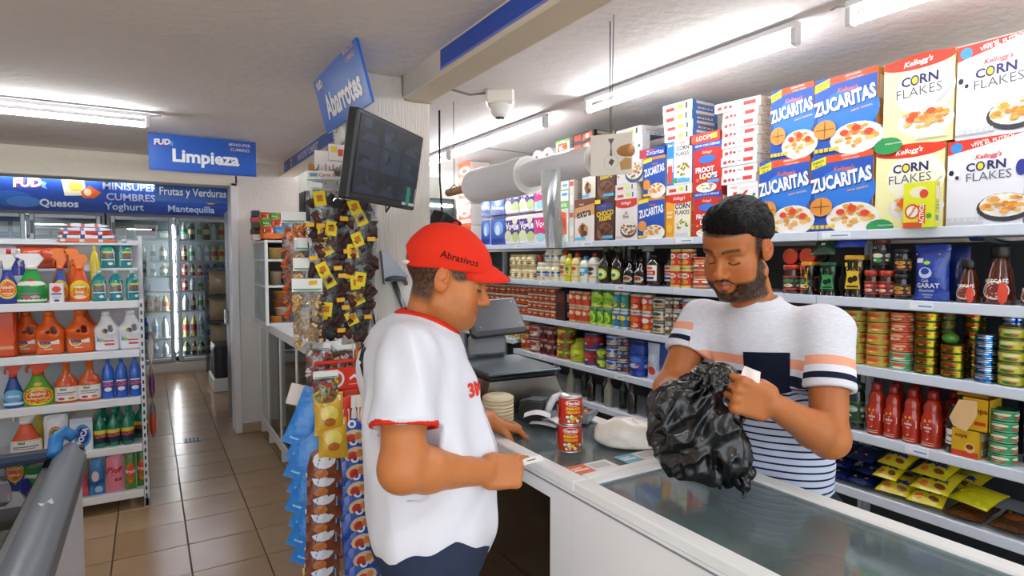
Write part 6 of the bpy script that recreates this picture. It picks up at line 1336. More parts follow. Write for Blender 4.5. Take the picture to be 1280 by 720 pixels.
# ================================================================== COUNTERS
CT = 1.07
def glass_counter(name, label, x0, x1, y0, y1, front_windows, shelf_z=(.62,)):
    r = empty(name, ((x0 + x1) / 2, (y0 + y1) / 2, 0)); tag(r, label, 'counter')
    ox, oy = (x0 + x1) / 2, (y0 + y1) / 2; a, b_, c, d = x0 - ox, x1 - ox, y0 - oy, y1 - oy
    b = B(); b.cbox(a, c, .03, b_, d, .16, 'eceef0', 'painted', .006); ob('base', b, r)
    b = B(); b.box(a + .02, c + .01, .16, b_ - .01, d - .01, .17, 'd8dadd', 'painted'); ob('deck', b, r)
    for z in shelf_z:
        b = B(); b.box(a + .05, c + .012, z - .008, b_ - .01, d - .012, z, 'e4e8ea', 'painted'); ob('shelf', b, r)
    t = .032
    b = B()
    b.cbox(a, c, CT - .028, a + .045, d, CT, 'f0f0ee', 'painted', .004); b.cbox(b_ - .05, c, CT - .028, b_, d, CT, 'f0f0ee', 'painted', .004)
    b.cbox(a + .045, c, CT - .028, b_ - .05, c + t, CT, 'f0f0ee', 'painted', .004); b.cbox(a + .045, d - t, CT - .028, b_ - .05, d, CT, 'f0f0ee', 'painted', .004); ob('top_frame', b, r)
    b = B(); b.box(a + .045, c + t, CT - .012, b_ - .05, d - t, CT - .006, 'ffffff', 'counter_glass'); ob('glass_top', b, r)
    b = B(); b.box(b_ - .012, c + .02, .17, b_, d - .02, CT - .028, 'd4d8dc', 'painted'); ob('back_panel', b, r)
    for y in (c, d - .02):
        b = B(); b.box(a + .01, y, .17, b_ - .012, y + .02, CT - .028, 'e8eaec', 'painted'); ob('side_panel', b, r)
    # white front with window openings
    b = B(); fw = sorted(front_windows); last = c
    for (w0, w1) in fw:
        w0 -= oy; w1 -= oy
        b.box(a - .006, last, .16, a + .012, w0, CT - .028, 'f4f4f4', 'painted'); b.box(a - .006, w0, 1.0, a + .012, w1, CT - .028, 'f4f4f4', 'painted'); b.box(a - .006, w0, .16, a + .012, w1, .30, 'f4f4f4', 'painted')
        g = B(); g.box(a + .001, w0, .30, a + .005, w1, 1.0, 'ffffff', 'glass'); ob('pane', g, r)
        last = w1
    b.box(a - .006, last, .16, a + .012, d, CT - .028, 'f4f4f4', 'painted'); ob('front_panel', b, r)
    b = B(); b.box(a - .008, c, CT - .034, a - .006, d, CT - .030, '8a8c90', 'painted'); ob('trim_line', b, r)
    return r
glass_counter('glass_counter', 'white framed glass counter that carries the scale and the cans', .887, 1.335, 1.1705, 2.70, [(1.262, 1.90), (1.95, 2.62)], (.66,))
glass_counter('glass_counter', 'white framed glass counter before the vendor with green goods inside', .887, 1.335, -.30, 1.169, [], (.885,))
# goods inside the near counter (seen through its glass top)
for i, (x, y, c, s) in enumerate(((1.05, 1.04, '7fa6a2', .12), (1.12, .93, '3f9a8c', .13), (1.0, .94, '7a4a38', .1), (1.2, 1.05, '5a9a90', .1), (1.02, .80, '6a3a2c', .12), (1.2, .83, 'a89a8c', .12), (1.12, .72, '4a6a5a', .12), (1.23, .7, '8a7a6a', .11), (1.0, .66, '7a5a4a', .1))):
    bb = pouch(s * 1.5, s * 1.6, .08, c, 'crinkle', 10, seal=.06)
    place(Kind('produce_bag', bb.mesh('produce_bag'), [], 'bag'), (x, y - .08, .93), 0, f'{["grey-green", "teal green", "reddish brown", "dark green", "dark red", "pale beige", "green", "taupe", "brown"][i]} bag of goods under the near counter glass', 'bags under the near counter glass', rot=(math.radians(-86), 0, .3 * (i % 3 - 1)))
for i, (y0, c, lab) in enumerate(((1.29, '9a98a0', 'grey'), (1.40, 'c8d8e0', 'pale blue'), (1.52, '2f8ac0', 'sky blue'), (1.64, 'c84a3a', 'red'), (1.76, 'd8d0c4', 'white'), (2.0, '6a5a4a', 'brown'), (2.15, '3a6ab0', 'blue'))):
    h = .31 if i < 2 else .25
    k = carton('stock_box', .10, h, .14, [('r', 0, 0, 1, 1, c), ('r', .1, .7, .9, .9, 'e8e4e0'), ('e', .5, .4, .3, .2, 'b8b0a8')], side=c, top='a8a8ac' if i == 0 else c); place(k, (.912, y0 + .05, .662), RZ, f'{lab} box standing behind the glass front of the far counter', 'boxes in the glass counter')
for i, (y, c, t_) in enumerate(((1.30, 'e0704a', 'OFERTA'), (1.24, '6ab0c8', ''))):
    b = B(); b.box(-.07 if i == 0 else -.06, -.03, 0, .07, .03, .001, 'ece8e4', 'card'); p = B(); prints(p, [('r', 0, 0, .45, 1, c), ('r', .06, .35, .4, .5, 'f4e8e0'), ('r', .06, .6, .3, .7, 'f4e8e0'), ('r', .5, .2, .9, .8, 'c8c4c0')], .14, .06, lambda mx, my, k: (mx - .07, my - .03, .0012 + .0003 * k))
    k = Kind('price_card', b.mesh('price_card'), [('front_print', p.mesh('front_print'))], 'card'); place(k, ((1.0, 1.222, 1.0565)[0] if i == 0 else 1.17, 1.24, CT - .0055), 0, ['red and white card on the counter glass near the cans', 'blue and white card on the counter glass near the white bag'][i])

# ---- the two stacked cans
herd = [('r', 0, 0, 1, 1, 'c8281a'), ('r', .3, .02, .7, .30, 'b0341c'), ('e', .5, .84, .11, .13, 'e8e4d8', 18), ('e', .5, .84, .1, .11, 'b8281a', 18), ('t', 'Herdez', .5, .84, .13, 'f4f0e6', dict(w=.17, bold=.03)), ('t', 'ENSALADA', .5, .62, .12, 'f0c82a', dict(bold=.05, w=.2)), ('t', 'VERDURAS', .5, .47, .1, 'f0c82a', dict(bold=.04, w=.2)),
        *[('e', .5 + .13 * math.cos(i * 2.1) * ((i % 5) / 5 + .2), .22 + .1 * math.sin(i * 1.7), .022, .055, ['d8c03a', 'e8e0c8', 'd8762a', '5a8a3a', 'f0e8d8'][i % 5], 8) for i in range(22)], ('r', .7, .25, .78, .7, 'e8e4dc'), ('r', .2, .2, .3, .75, 'b02014'), *[('r', .21, .25 + .06 * i, .29, .27 + .06 * i, 'e8c8b8') for i in range(8)], ('r', .74, .05, .80, .35, 'f2f0ec'), *[('r', .745, .07 + .03 * i, .795, .085 + .03 * i, '222222') for i in range(9)]]
c_ = onZ(714.5, 566, CT); hcan = .079
ck_ = can_kind('vegetable_can', .0335, hcan, herd, n=36, rim='d8d8d6')
place(ck_, (c_[0] + .012, c_[1] + .026, CT), math.radians(-30), 'red vegetable can standing on the counter glass, lower of the two stacked', 'stacked red vegetable cans')
place(ck_, (c_[0] + .0135, c_[1] + .025, CT + hcan + .0005), math.radians(-22), 'red vegetable can with a bright steel lid, upper of the two stacked', 'stacked red vegetable cans')

# ---- scale with raised display
r = empty('counter_scale', (1.165, 1.985, CT), math.radians(-4)); tag(r, 'steel counter scale with a dark tray and a raised grey display', 'scale')
b = B(); b.prism([(-.16, .012), (.145, .012), (.17, .03), (.13, .118), (-.14, .118)], -.17, .17, '9a9690', 'steel'); ob('housing', b, r)
for x in (-.12, .12):
    for y in (-.14, .14):
        b = B(); b.lathe([(.016, 0), (.016, .013)], 10, '1c1c1c', 'plastic', M=Matrix.Translation((x, y, 0))); ob('foot', b, r)
b = B(); b.cbox(-.135, -.165, .119, .135, .165, .135, '17181a', 'plastic', .004); ob('tray_support', b, r)
b = B(); b.cbox(-.15, -.18, .136, .15, .18, .148, '5a6468', 'steel', .004); b.box(-.142, -.172, .1482, .142, .172, .149, '6a757a', 'steel'); ob('tray', b, r)
b = B(); b.cbox(-.02, .185, .10, .07, .23, .24, '3a3b3e', 'plastic', .01); b.cbox(-.06, .17, .15, .10, .225, .235, '8a8c90', 'plastic', .012); ob('display_post', b, r)
M_ = Matrix.Translation((.045, .18, .31)) @ Matrix.Rotation(math.radians(-38), 4, 'X') @ Matrix.Rotation(math.radians(-3), 4, 'Y')
b = B(); b.cbox(-.125, -.02, -.085, .125, .02, .085, '5a5c60', 'plastic', .014, M=M_); b.cbox(-.13, -.006, -.09, .13, .012, .09, '1a1a1c', 'plastic', .008, M=M_)
for sx in (-1, 1):
    for sz in (-1, 1): b.lathe([(.004, 0), (.004, .002)], 8, 'c8c8c8', 'metal', M=M_ @ Matrix.Translation((sx * .09, -.021, sz * .055)) @ Matrix.Rotation(math.pi / 2, 4, 'X'))
ob('display_head', b, r)
# ---- things beside the scale
b = B()
for i in range(7): b.lathe([(.05, .012 * i), (.054, .012 * i + .002), (.054, .012 * i + .010), (.05, .012 * i + .012)], 22, ['e6d6b4', 'e0cda8'][i % 2], 'matte')
b.lathe([(.048, .084), (.044, .088), (.002, .088)], 22, 'e9dcbc', 'matte'); q = onZ(618, 524, CT); tag(ob('disposable_plates', b, None, (1.01, 1.76, CT)), 'round tower of cream paper dishes between scale and customer', 'dishes')
b = B(); b.lathe([(.04, 0), (.042, .01), (.042, .075), (.03, .085), (.03, .1)], 18, 'cfc0a0', 'plastic'); c2 = B(); c2.lathe([(.032, .1), (.032, .112)], 14, '2a9a4a', 'plastic'); k = Kind('tub', b.mesh('tub'), [('lid', c2.mesh('lid'))], 'tub'); place(k, (.965, 1.90, CT), 0, 'cream tub with a green lid behind the paper dishes')
# card terminal with a curled white handset shape
r = empty('card_terminal', (1.19, 1.755, CT), math.radians(28)); tag(r, 'dark card terminal with a pale curved grip before the scale', 'terminal')
b = B(); b.prism([(-.10, 0), (.09, 0), (.10, .02), (.02, .055), (-.085, .06)], -.045, .045, '26282c', 'plastic'); ob('housing', b, r)
b = B(); b.tube([(-.07, -.052, .02), (-.06, -.06, .05), (-.03, -.06, .068), (.03, -.058, .066), (.09, -.052, .05), (.13, -.05, .03)], [.012, .013, .013, .013, .012, .008], 'd8dade', 'plastic', 10); ob('grip', b, r)
b = B(); b.box(-.07, -.03, .061, -.01, .03, .0625, '5a6a70', 'gloss'); ob('screen', b, r)
for i, (x, y, rz, w, l) in enumerate(((1.125, 1.63, .5, .075, .10), (1.145, 1.60, .1, .07, .11), (1.10, 1.655, .9, .06, .09))):
    b = B(); b.grid(lambda u, v: (-w / 2 + w * u, -l / 2 + l * v, .003 + .010 * i + .012 * math.sin(math.pi * v) * (.4 + .3 * i) + .004 * math.sin(6 * u + i)), 6, 12, 'f4f4f6', 'card'); tag(ob('receipt', b, None, (x, y, CT), (0, 0, rz)), f'crumpled white receipt beside the red cans, {["lowest", "middle", "topmost"][i]} of three', 'receipt', 'receipts beside the cans')
r = empty('calculator', (1.262, 1.66, CT), math.radians(-52)); tag(r, 'grey desk calculator with dark keys behind the red cans', 'calculator')
b = B(); b.prism([(-.08, 0), (.08, 0), (.08, .014), (-.08, .034)], -.065, .065, '8a9096', 'plastic', axis='x'); ob('housing', b, r)
sl = lambda y: .0245 - .125 * y
b = B(); b.add([(-.055, .04, sl(.04) - .0), (.055, .04, sl(.04)), (.055, .07, sl(.07)), (-.055, .07, sl(.07))], [(0, 1, 2, 3)], '9ab0a8', 'gloss'); 
r['kind'] = 'thing'
for i in range(5):
    for j in range(4):
        q = B(); x, y = -.044 + .0225 * i, .022 - .025 * j; z = sl(y); q.cbox(x - .008, y - .008, z - .002, x + .008, y + .008, z + .005, ['2a2c30', '2a2c30', 'd8782a'][2 if (i == 4 and j > 1) else 0], 'plastic', .002); ob('key', q, r)
ob('screen', b, r)
# white plastic bag of sugar, lying
def lumpy(size, seed, amp, col, mat, n=30, m=16, flat=.3):
    b = B(); P = []
    for j in range(m + 1):
        for i in range(n):
            th = 2 * math.pi * i / n; ph = math.pi * j / m
            P.append((math.sin(ph) * math.cos(th), math.sin(ph) * math.sin(th), math.cos(ph)))
    P = np.array(P); d = 1 + amp * vnoise(P, 2.2, seed) + amp * .5 * np.abs(vnoise(P, 5, seed + 1))
    P = P * d[:, None] * np.array(size); P[:, 2] = np.maximum(P[:, 2], -size[2] * flat) + size[2] * flat
    fs = [(j * n + i, j * n + (i + 1) % n, (j + 1) * n + (i + 1) % n, (j + 1) * n + i) for j in range(m) for i in range(n)]
    b.add([tuple(p) for p in P], fs, col, mat, True); return b
b = lumpy((.105, .062, .058), 3, .13, 'efe9dc', 'crinkle', 36, 20); r = ob('plastic_bag_of_rice', b, None, (1.225, 1.335, CT), (0, 0, math.radians(-38))); tag(r, 'knotted white plastic bag lying on the counter glass by the black bag', 'bag')
b = B(); b.tube([(.08, 0, .05), (.115, .008, .055), (.135, .0, .045)], [.022, .012, .02], 'f2eee6', 'crinkle', 9); ob('bag_neck', b, r)

# ================================================================== ROLLS OF BAGS ON A ROD
r = empty('bag_roll_rod', (1.5, 2.45, 2.015)); tag(r, 'cardboard tube on hanging wires that carries the plastic bag rolls', 'rod')
b = B(); b.tube([(0, -.80, 0), (0, .74, -.01)], .022, 'b07a42', 'card', 14); ob('cardboard_tube', b, r)
for y, zt in ((.66, CEIL - 2.015), (-.69, CEIL - 2.015)):
    b = B(); b.tube([(0, y, 0), (0, y + .005, .2), (.002, y + .01, zt)], .0022, '5a5a5a', 'metal', 5); ob('hanging_wire', b, r)
    b = B(); b.tube([(0, y, .03), (.03, y, 0), (0, y, -.03), (-.03, y, 0), (0, y, .03)], .003, '4a4a4a', 'metal', 5); ob('wire_loop', b, r)
def bag_roll(ri, ro, L, seed):
    b = B(); n = 40; m = 26
    def fn(u, v):
        a = 2 * math.pi * u; q = ro * (1 + .02 * math.sin(3 * a + 9 * v + seed) + .012 * math.sin(17 * v + 2 * a))
        return (q * math.cos(a), -L / 2 + L * v, q * math.sin(a))
    b.grid(fn, n, m, 'f6f7fb', 'milky', closed_u=True)
    for s in (-1, 1):
        for k in range(5):
            r0, r1 = ri + (ro - ri) * k / 5, ri + (ro - ri) * (k + 1) / 5
            b.grid(lambda u, v: ((r0 + (r1 - r0) * v) * math.cos(2 * math.pi * u), s * (L / 2 - .001 * (k % 2)), (r0 + (r1 - r0) * v) * math.sin(2 * math.pi * u) * s), n, 1, ['efece6', 'e2dfd8'][k % 2], 'matte', closed_u=True)
    return b
o = ob('bag_roll', bag_roll(.03, .087, .52, 1), None, (1.5, 2.585, 2.004)); tag(o, 'thick roll of clear plastic bags at the far end of the rod', 'bag roll', 'bag rolls on the rod')
o = ob('bag_roll', bag_roll(.026, .058, .47, 2), None, (1.5, 2.085, 2.006)); tag(o, 'thin roll of clear plastic bags at the near end of the rod', 'bag roll', 'bag rolls on the rod')
b = B(); b.grid(lambda u, v: (-.055 - .012 * math.sin(3 * v) + .008 * math.sin(9 * u + 4 * v) * v, (.065 - .15 * u) * (1 - .1 * v) - .05 * v, -.0 - .34 * v), 14, 20, 'e6e8ee', 'bag_film'); ob('loose_bag', b, o)
# white card hung on the near end of the rod
r = ob('hanging_card', (lambda b: b.cbox(-.08, -.003, -.15, .08, .003, .0, 'efe8dc', 'card', .001))(B()), None, (1.47, 1.72, 2.08), (0, 0, math.radians(-58))); tag(r, 'stained white card with a small drawing hung on the near rod end', 'card')
p = B(); prints(p, [('e', .5, .32, .18, .2, 'd8d0c4', 14), ('e', .5, .32, .165, .185, 'efe8dc', 14), ('p', [(.44, .3), (.5, .4), (.58, .34), (.52, .22)], '5a5058'), ('p', [(.47, .46), (.53, .46), (.52, .62), (.48, .62)], '8a8078'), ('p', [(.74, .1), (.98, .12), (.98, .36), (.84, .4), (.7, .28)], 'c8a068'), ('r', .485, .6, .515, .86, 'a09890'), ('p', [(.42, .88), (.58, .88), (.5, .74)], '6a6460')], .16, .15, lambda mx, my, k: (mx - .08, -.0036 - .0004 * k, my - .15)); ob('card_print', p, r)
b = B(); b.tube([(0, 0, 0), (0, 0, .06), (.004, .002, CEIL - 2.08)], .0018, '6a6a6a', 'metal', 5); ob('hanging_wire', b, r)
# dark loudspeaker hanging behind the far end of the rod
r = empty('wall_speaker', (1.52, 3.32, 1.80), math.radians(20)); tag(r, 'black tilted speaker hung beyond the big bag roll', 'speaker')
M_ = Matrix.Rotation(math.radians(24), 4, 'Y') @ Matrix.Rotation(math.radians(10), 4, 'X')
b = B(); b.cbox(-.08, -.06, -.09, .08, .06, .09, '121214', 'plastic', .01, M=M_); ob('cabinet', b, r)
b = B(); b.cbox(-.07, -.064, -.08, .07, -.061, .08, '1e1e22', 'matte', .001, M=M_); ob('speaker_cloth', b, r)
b = B(); b.tube([(0, 0, .08), (0, .02, .3), (0, .02, CEIL - 1.80)], .006, '2a2a2c', 'metal', 6); ob('bracket', b, r)

# ================================================================== MONITOR ON THE COLUMN
d_ = Vector((.38, .356, 0)).normalized(); ang = math.atan2(d_.y, d_.x)
r = empty('monitor', (.767, 2.185, 1.975), ang); tag(r, 'black monitor showing camera views, tilted on the column', 'monitor')
T_ = Matrix.Rotation(math.radians(9), 4, 'X')
b = B(); b.cbox(-.262, -.02, -.152, .262, .02, .152, '17181b', 'plastic', .006, M=T_); ob('housing', b, r)
b = B(); b.cbox(-.244, -.0215, -.128, .244, -.0195, .138, '10151d', 'card', .0005, M=T_); s_ = ob('screen', b, r)
rr = random.Random(5); p = B(); ops = []
for i in range(3):
    for j in range(3):
        u0, v0 = i / 3 + .004, j / 3 + .004
        ops.append(('r', u0, v0, u0 + .325, v0 + .325, ['17222f', '1b2837', '131c28', '202d3c'][(i * 2 + j) % 4]))
        for q in range(4):
            a, c, w, h = rr.uniform(.02, .2), rr.uniform(.02, .2), rr.uniform(.04, .12), rr.uniform(.03, .12)
            ops.append(('r', u0 + a, v0 + c, u0 + min(.325, a + w), v0 + min(.325, c + h), ['0c121a', '2a3a4c', '223040', '0a1018'][q]))
        ops.append(('p', [(u0 + .02, v0 + .02), (u0 + .3, v0 + .02), (u0 + .2, v0 + .12), (u0 + .1, v0 + .12)], '243244'))
prints(p, ops, .484, .262, lambda mx, my, k: tuple(T_ @ Vector((mx - .242, -.0218 - .00006 * k, my - .126))), 'card'); ob('screen_image', p, s_)
b = B(); b.box(.135, -.0225, -.136, .245, -.0218, -.064, 'c8d0d4', 'card', M=T_); b.box(.165, -.0228, -.136, .195, -.0226, -.064, '1f8a6a', 'card', M=T_); ob('sticker', b, r)
b = B(); b.tube([(.0, .02, 0), (.03, .12, .0), (.22, .36, .01)], .018, '2a2b2e', 'metal', 8); b.cbox(-.06, .019, -.06, .06, .03, .06, '2a2b2e', 'metal', .004, M=T_); ob('wall_arm', b, r)
b = B(); b.tube([(.1, .02, -.13), (.2, .1, -.16), (.42, .22, -.05), (.50, .17, .02), (.52, .2, .1), (.50, .3, .16)], .0045, '1c1c1e', 'plastic', 6); ob('cable', b, r)
b = B(); b.tube([(.882, 2.803, 2.02), (.885, 2.803, 1.7), (.915, 2.803, 1.38), (.94, 2.803, 1.22)], .0045, '1c1c1e', 'plastic', 6); tag(ob('cable', b), 'black cable running down the stucco column', 'cable')
b = B(); b.cbox(-.03, -.022, -.045, .03, 0, .045, '26282e', 'plastic', .006); tag(ob('power_adapter', b, None, (.935, 2.806, 1.215), (0, .3, 0)), 'small black adapter at the foot of the column cable', 'adapter')
b = B(); b.cbox(-.07, -.03, -.06, .07, .0, .06, 'f2f0ea', 'plastic', .012); b.lathe([(.012, 0), (.012, .006)], 12, 'd8d4cc', 'plastic', M=Matrix.Translation((0, -.034, 0)) @ Matrix.Rotation(math.pi / 2, 4, 'X')); tag(ob('junction_box', b, None, (.842, 3.0, 2.25), (0, 0, -math.pi / 2)), 'white junction box on the column side behind the monitor', 'box')
r = empty('wall_bracket', (1.03, 2.81, 1.56)); tag(r, 'grey folding bracket on the stucco column behind the cap', 'bracket')
b = B(); b.prism([(-.075, .10), (-.04, .085), (.055, -.02), (.05, -.05), (.0, -.035), (-.06, -.06)], -.03, 0, '8a8c90', 'steel'); ob('plate', b, r)
b = B(); b.tube([(-.055, -.02, -.04), (-.02, -.05, -.03), (.03, -.05, -.035), (.05, -.02, -.06)], .012, '5a5c60', 'plastic', 8); ob('clip', b, r)
b = B(); b.tube([(-.01, -.015, -.05), (.05, -.015, -.2), (.07, -.015, -.28)], .014, '7a7c80', 'metal', 8); ob('arm', b, r)

# ================================================================== GLASS CABINETS ALONG THE CORRIDOR
r = empty('glass_cabinet', (1.10, 4.45, 0)); tag(r, 'long white cabinet with sliding glass doors along the corridor', 'cabinet')
y0, y1 = 2.95 - 4.45, 6.0 - 4.45; xa = .875 - 1.1
b = B(); b.box(xa, y0, 1.03, .2, y1, 1.06, 'eeeeee', 'painted'); b.cbox(xa - .008, y0, 1.025, xa + .004, y1, 1.065, 'f4f4f4', 'painted', .004); ob('worktop', b, r)
b = B(); b.box(xa, y0, .10, .2, y1, .13, 'e6e6e6', 'painted'); ob('deck', b, r)
b = B(); b.cbox(xa - .004, y0, .085, xa + .014, y1, .165, 'f2f2f2', 'painted', .004); b.cbox(xa - .004, y0, .99, xa + .014, y1, 1.025, 'f2f2f2', 'painted', .004); ob('rail', b, r)
b = B(); b.box(.19, y0, .13, .2, y1, 1.03, '9a9a98', 'painted'); ob('back_panel', b, r)
b = B(); b.box(xa + .03, y0, .56, .18, y1, .575, 'cfe0dc', 'painted'); ob('shelf', b, r)
ys = [y1, y1 - .42, y1 - 1.0, y1 - 1.62, y1 - 2.3, y0]
for i, y in enumerate(ys):
    b = B(); b.cbox(xa - .004, y - .016, .165, xa + .014, y + .016, .99, 'f4f4f4', 'painted', .003); ob('mullion', b, r)
    b = B(); b.box(xa, y - .02, 0, xa + .04, y + .02, .085, 'eaeaea', 'painted'); ob('leg', b, r)
for i in range(5):
    ya, yb = ys[i + 1] + .016, ys[i] - .016
    b = B(); b.box(xa + .003, ya, .165, xa + .007, yb, .99, 'ffffff', 'glass') if i else b.box(xa + .003, ya, .165, xa + .007, yb, .99, 'd4d8d8', 'painted'); ob('pane' if i else 'panel', b, r)
for i in range(9):
    c = ['6a7a5a', '8a6a3a', '3a5a54', 'a89a70', '5a4a3a'][i % 5]
    k = carton('stock_box', .2, .22 + .04 * (i % 3), .16, [('r', 0, 0, 1, 1, c), ('r', .15, .5, .85, .8, 'b8b09a')], side=c, top=c)
    place(k, (.95, 5.3 - .32 * (i // 2), .576 if i % 2 else .131), RZ, f'{["sage", "tan", "dark teal", "straw", "brown"][i % 5]} box, {ORD[i // 2]} from the far end on the {"shelf" if i % 2 else "deck"} of the glass cabinet', 'boxes in the glass cabinet')
# small show cabinet on the worktop by the pier
r = empty('show_cabinet', (1.03, 5.68, 1.061)); tag(r, 'small white open-fronted show cabinet on the worktop by the pier', 'cabinet')
b = B(); x0, x1, y0, y1, H = -.20, .22, -.34, .34, .72
for z in (0, .32, .54, H - .02): b.box(x0 + .001, y0 + .005, z, x1, y1, z + .018, 'e6e6e6', 'painted')
ob('shelf', b, r)
b = B(); b.box(x1 - .01, y0, 0, x1, y1, H, '6a6458', 'painted'); b.box(x0, y1 - .01, 0, x1, y1, H, '6a6458', 'painted'); ob('back_panel', b, r)
b = B()
for (x, y) in ((x0, y0), (x0, y1 - .02), (x1 - .02, y0)): b.cbox(x, y, 0, x + .025, y + .025, H, 'f4f4f4', 'painted', .003)
ob('post', b, r)
b = B(); b.box(x0 + .008, y0 + .025, .02, x0 + .012, y1 - .02, H - .02, 'e8ecec', 'bag_film'); ob('side_pane', b, r)
for i, (z, c, w, h, lab) in enumerate(((.019, 'c8742a', .10, .055, 'orange'), (.019, '2f6ab0', .14, .06, 'blue'), (.0805, 'b8a088', .17, .07, 'pale brown'), (.152, '8a4a24', .16, .06, 'brown'), (.213, 'a8703a', .18, .075, 'tan'), (.338, 'b8b4ac', .16, .09, 'grey'), (.338, '8a7a5a', .10, .12, 'khaki'), (.558, 'b89a5a', .12, .1, 'straw'), (.558, 'd8d8da', .18, .12, 'white'))):
    bb = B(); bb.lathe([(w * .42, 0), (w * .5, h * .8), (w * .52, h * .82), (w * .52, h * .9), (w * .49, h)], 16, c, 'plastic', sy=.7)
    x = [-.10, .06, -.03, -.06, -.03, .06, -.1, -.1, .07][i]
    tag(ob('food_tub', bb, None, (1.03 + x, 5.68 - .24, 1.061 + z)), f'{lab} lidded food tub in the small show cabinet, {"on the lowest level" if i < 2 else ("stacked in the middle" if i < 5 else "on an upper shelf")}', 'tub', 'food tubs in the show cabinet')
# seasoning display on top
r = empty('seasoning_display', (1.0, 5.62, 1.783)); tag(r, 'orange display tray of seasoning packets on the show cabinet', 'display tray')
b = B(); b.box(-.17, -.2, 0, .2, .2, .01, 'e86a1a', 'card'); b.box(-.17, -.2, 0, .2, -.195, .055, 'f07a1f', 'card'); b.prism([(-.2, 0), (.2, 0), (.2, .25), (.1, .25), (-.2, .055)], -.17, -.165, 'f07a1f', 'card', axis='x'); b.prism([(-.2, 0), (.2, 0), (.2, .25), (.1, .25), (-.2, .055)], .195, .2, 'f07a1f', 'card', axis='x'); b.box(-.17, .195, 0, .2, .2, .26, 'e0601a', 'card'); ob('tray', b, r)
cols = ['d8462a', 'e8c82a', 'c8501f', '3a9ad0', 'e8d23a', '4aa83a', 'e0882a', 'd8b82a']
n_ = 0
for j in range(3):
    for i in range(4):
        c = cols[(i * 3 + j * 5) % 8]; bb = pouch(.085, .095, .02, c, 'crinkle', 6); p = B(); prints(p, [('r', .1, .45, .9, .75, '1f5a2a' if (i + j) % 2 else 'f2efe0'), ('t', 'Knorr', .5, .6, .16, 'f2f2e8' if (i + j) % 2 else '1f6a2a', dict(bold=.03, w=.7)), ('e', .5, .26, .28, .12, 'e8c88a')], .085, .095, pouch_map(.085, .095, .02), 'crinkle')
        place(Kind('seasoning_packet', bb.mesh('seasoning_packet'), [('front_print', p.mesh('front_print'))], 'packet'), (1.0 - .12 + .089 * i, 5.62 - .175 + .11 * j, 1.794 + .012 + .068 * j), 0, f'{["red", "yellow", "brick red", "sky blue", "lemon", "green", "amber", "ochre"][(i * 3 + j * 5) % 8]} seasoning packet, {["front", "middle", "back"][j]} row, {ORD[i]} from the left in the orange tray', 'seasoning packets in the orange tray', rot=(math.radians(-14), 0, 0))
        n_ += 1
for i in range(5):
    bb = B(); bb.cbox(-.03, -.05, 0, .03, .05, .05, ['e8e0d8', '5a3a2a', '3a4a2a', 'b84a5a', '3a3a4a'][i], 'card', .003); tag(ob('soup_cube_box', bb, None, (.80, 5.62 + (.03 if i % 2 else -.02), 1.783 + .051 * i)), f'{["cream", "brown", "dark green", "pink", "dark grey"][i]} small box in the pile left of the orange tray', 'box', 'small boxes by the orange tray')
b = B(); b.cbox(-.04, -.03, 0, .04, .03, .06, '2a7a3a', 'card', .004); tag(ob('soup_cube_box', b, None, (.90, 5.845, 1.783)), 'green box standing behind the orange tray', 'box')

# ================================================================== SNACK STRIPS BEFORE THE COLUMN
r = empty('snack_stand', (.70, 2.70, 0)); tag(r, 'wire stand with hooks for the hanging dried meat bags', 'stand')
b = B(); b.tube([(0, .02, 0), (0, .02, 2.12)], .012, 'd8d8d8', 'metal', 10); b.cbox(-.16, .0, 0, .16, .10, .02, 'b8b8b8', 'metal', .004); ob('post', b, r)
for x in (-.08, .07):
    for z in (2.0, 1.96): 
        b = B(); b.tube([(x * .2, .02, z), (x, 0, z), (x, -.10, z), (x, -.115, z + .015)], .004, 'c8c8c8', 'metal', 6); ob('hook', b, r)
b = B(); b.cbox(-.075, -.03, 2.0, .055, -.015, 2.09, 'f2ece6', 'card', .002); b.cbox(-.10, -.02, 1.97, -.03, -.008, 2.03, 'b8864a', 'card', .002); b.cbox(-.02, -.045, 2.05, .07, -.03, 2.12, 'e8e0dc', 'card', .002); b.box(.02, -.0465, 2.07, .06, -.0455, 2.1, 'd8502a', 'card'); b.box(-.01, -.0465, 2.085, .015, -.0455, 2.112, 'e8c82a', 'card'); b.cbox(-.05, -.06, 1.93, .04, -.045, 2.04, 'f0ecea', 'card', .002)
for i in range(5): b.box(-.04 + .016 * i, -.0612, 1.94 + .012 * (i % 3), -.036 + .016 * i, -.0602, 2.03 - .01 * (i % 2), 'c84a3a', 'card')
ob('header_card', b, r)
yb = 2.60
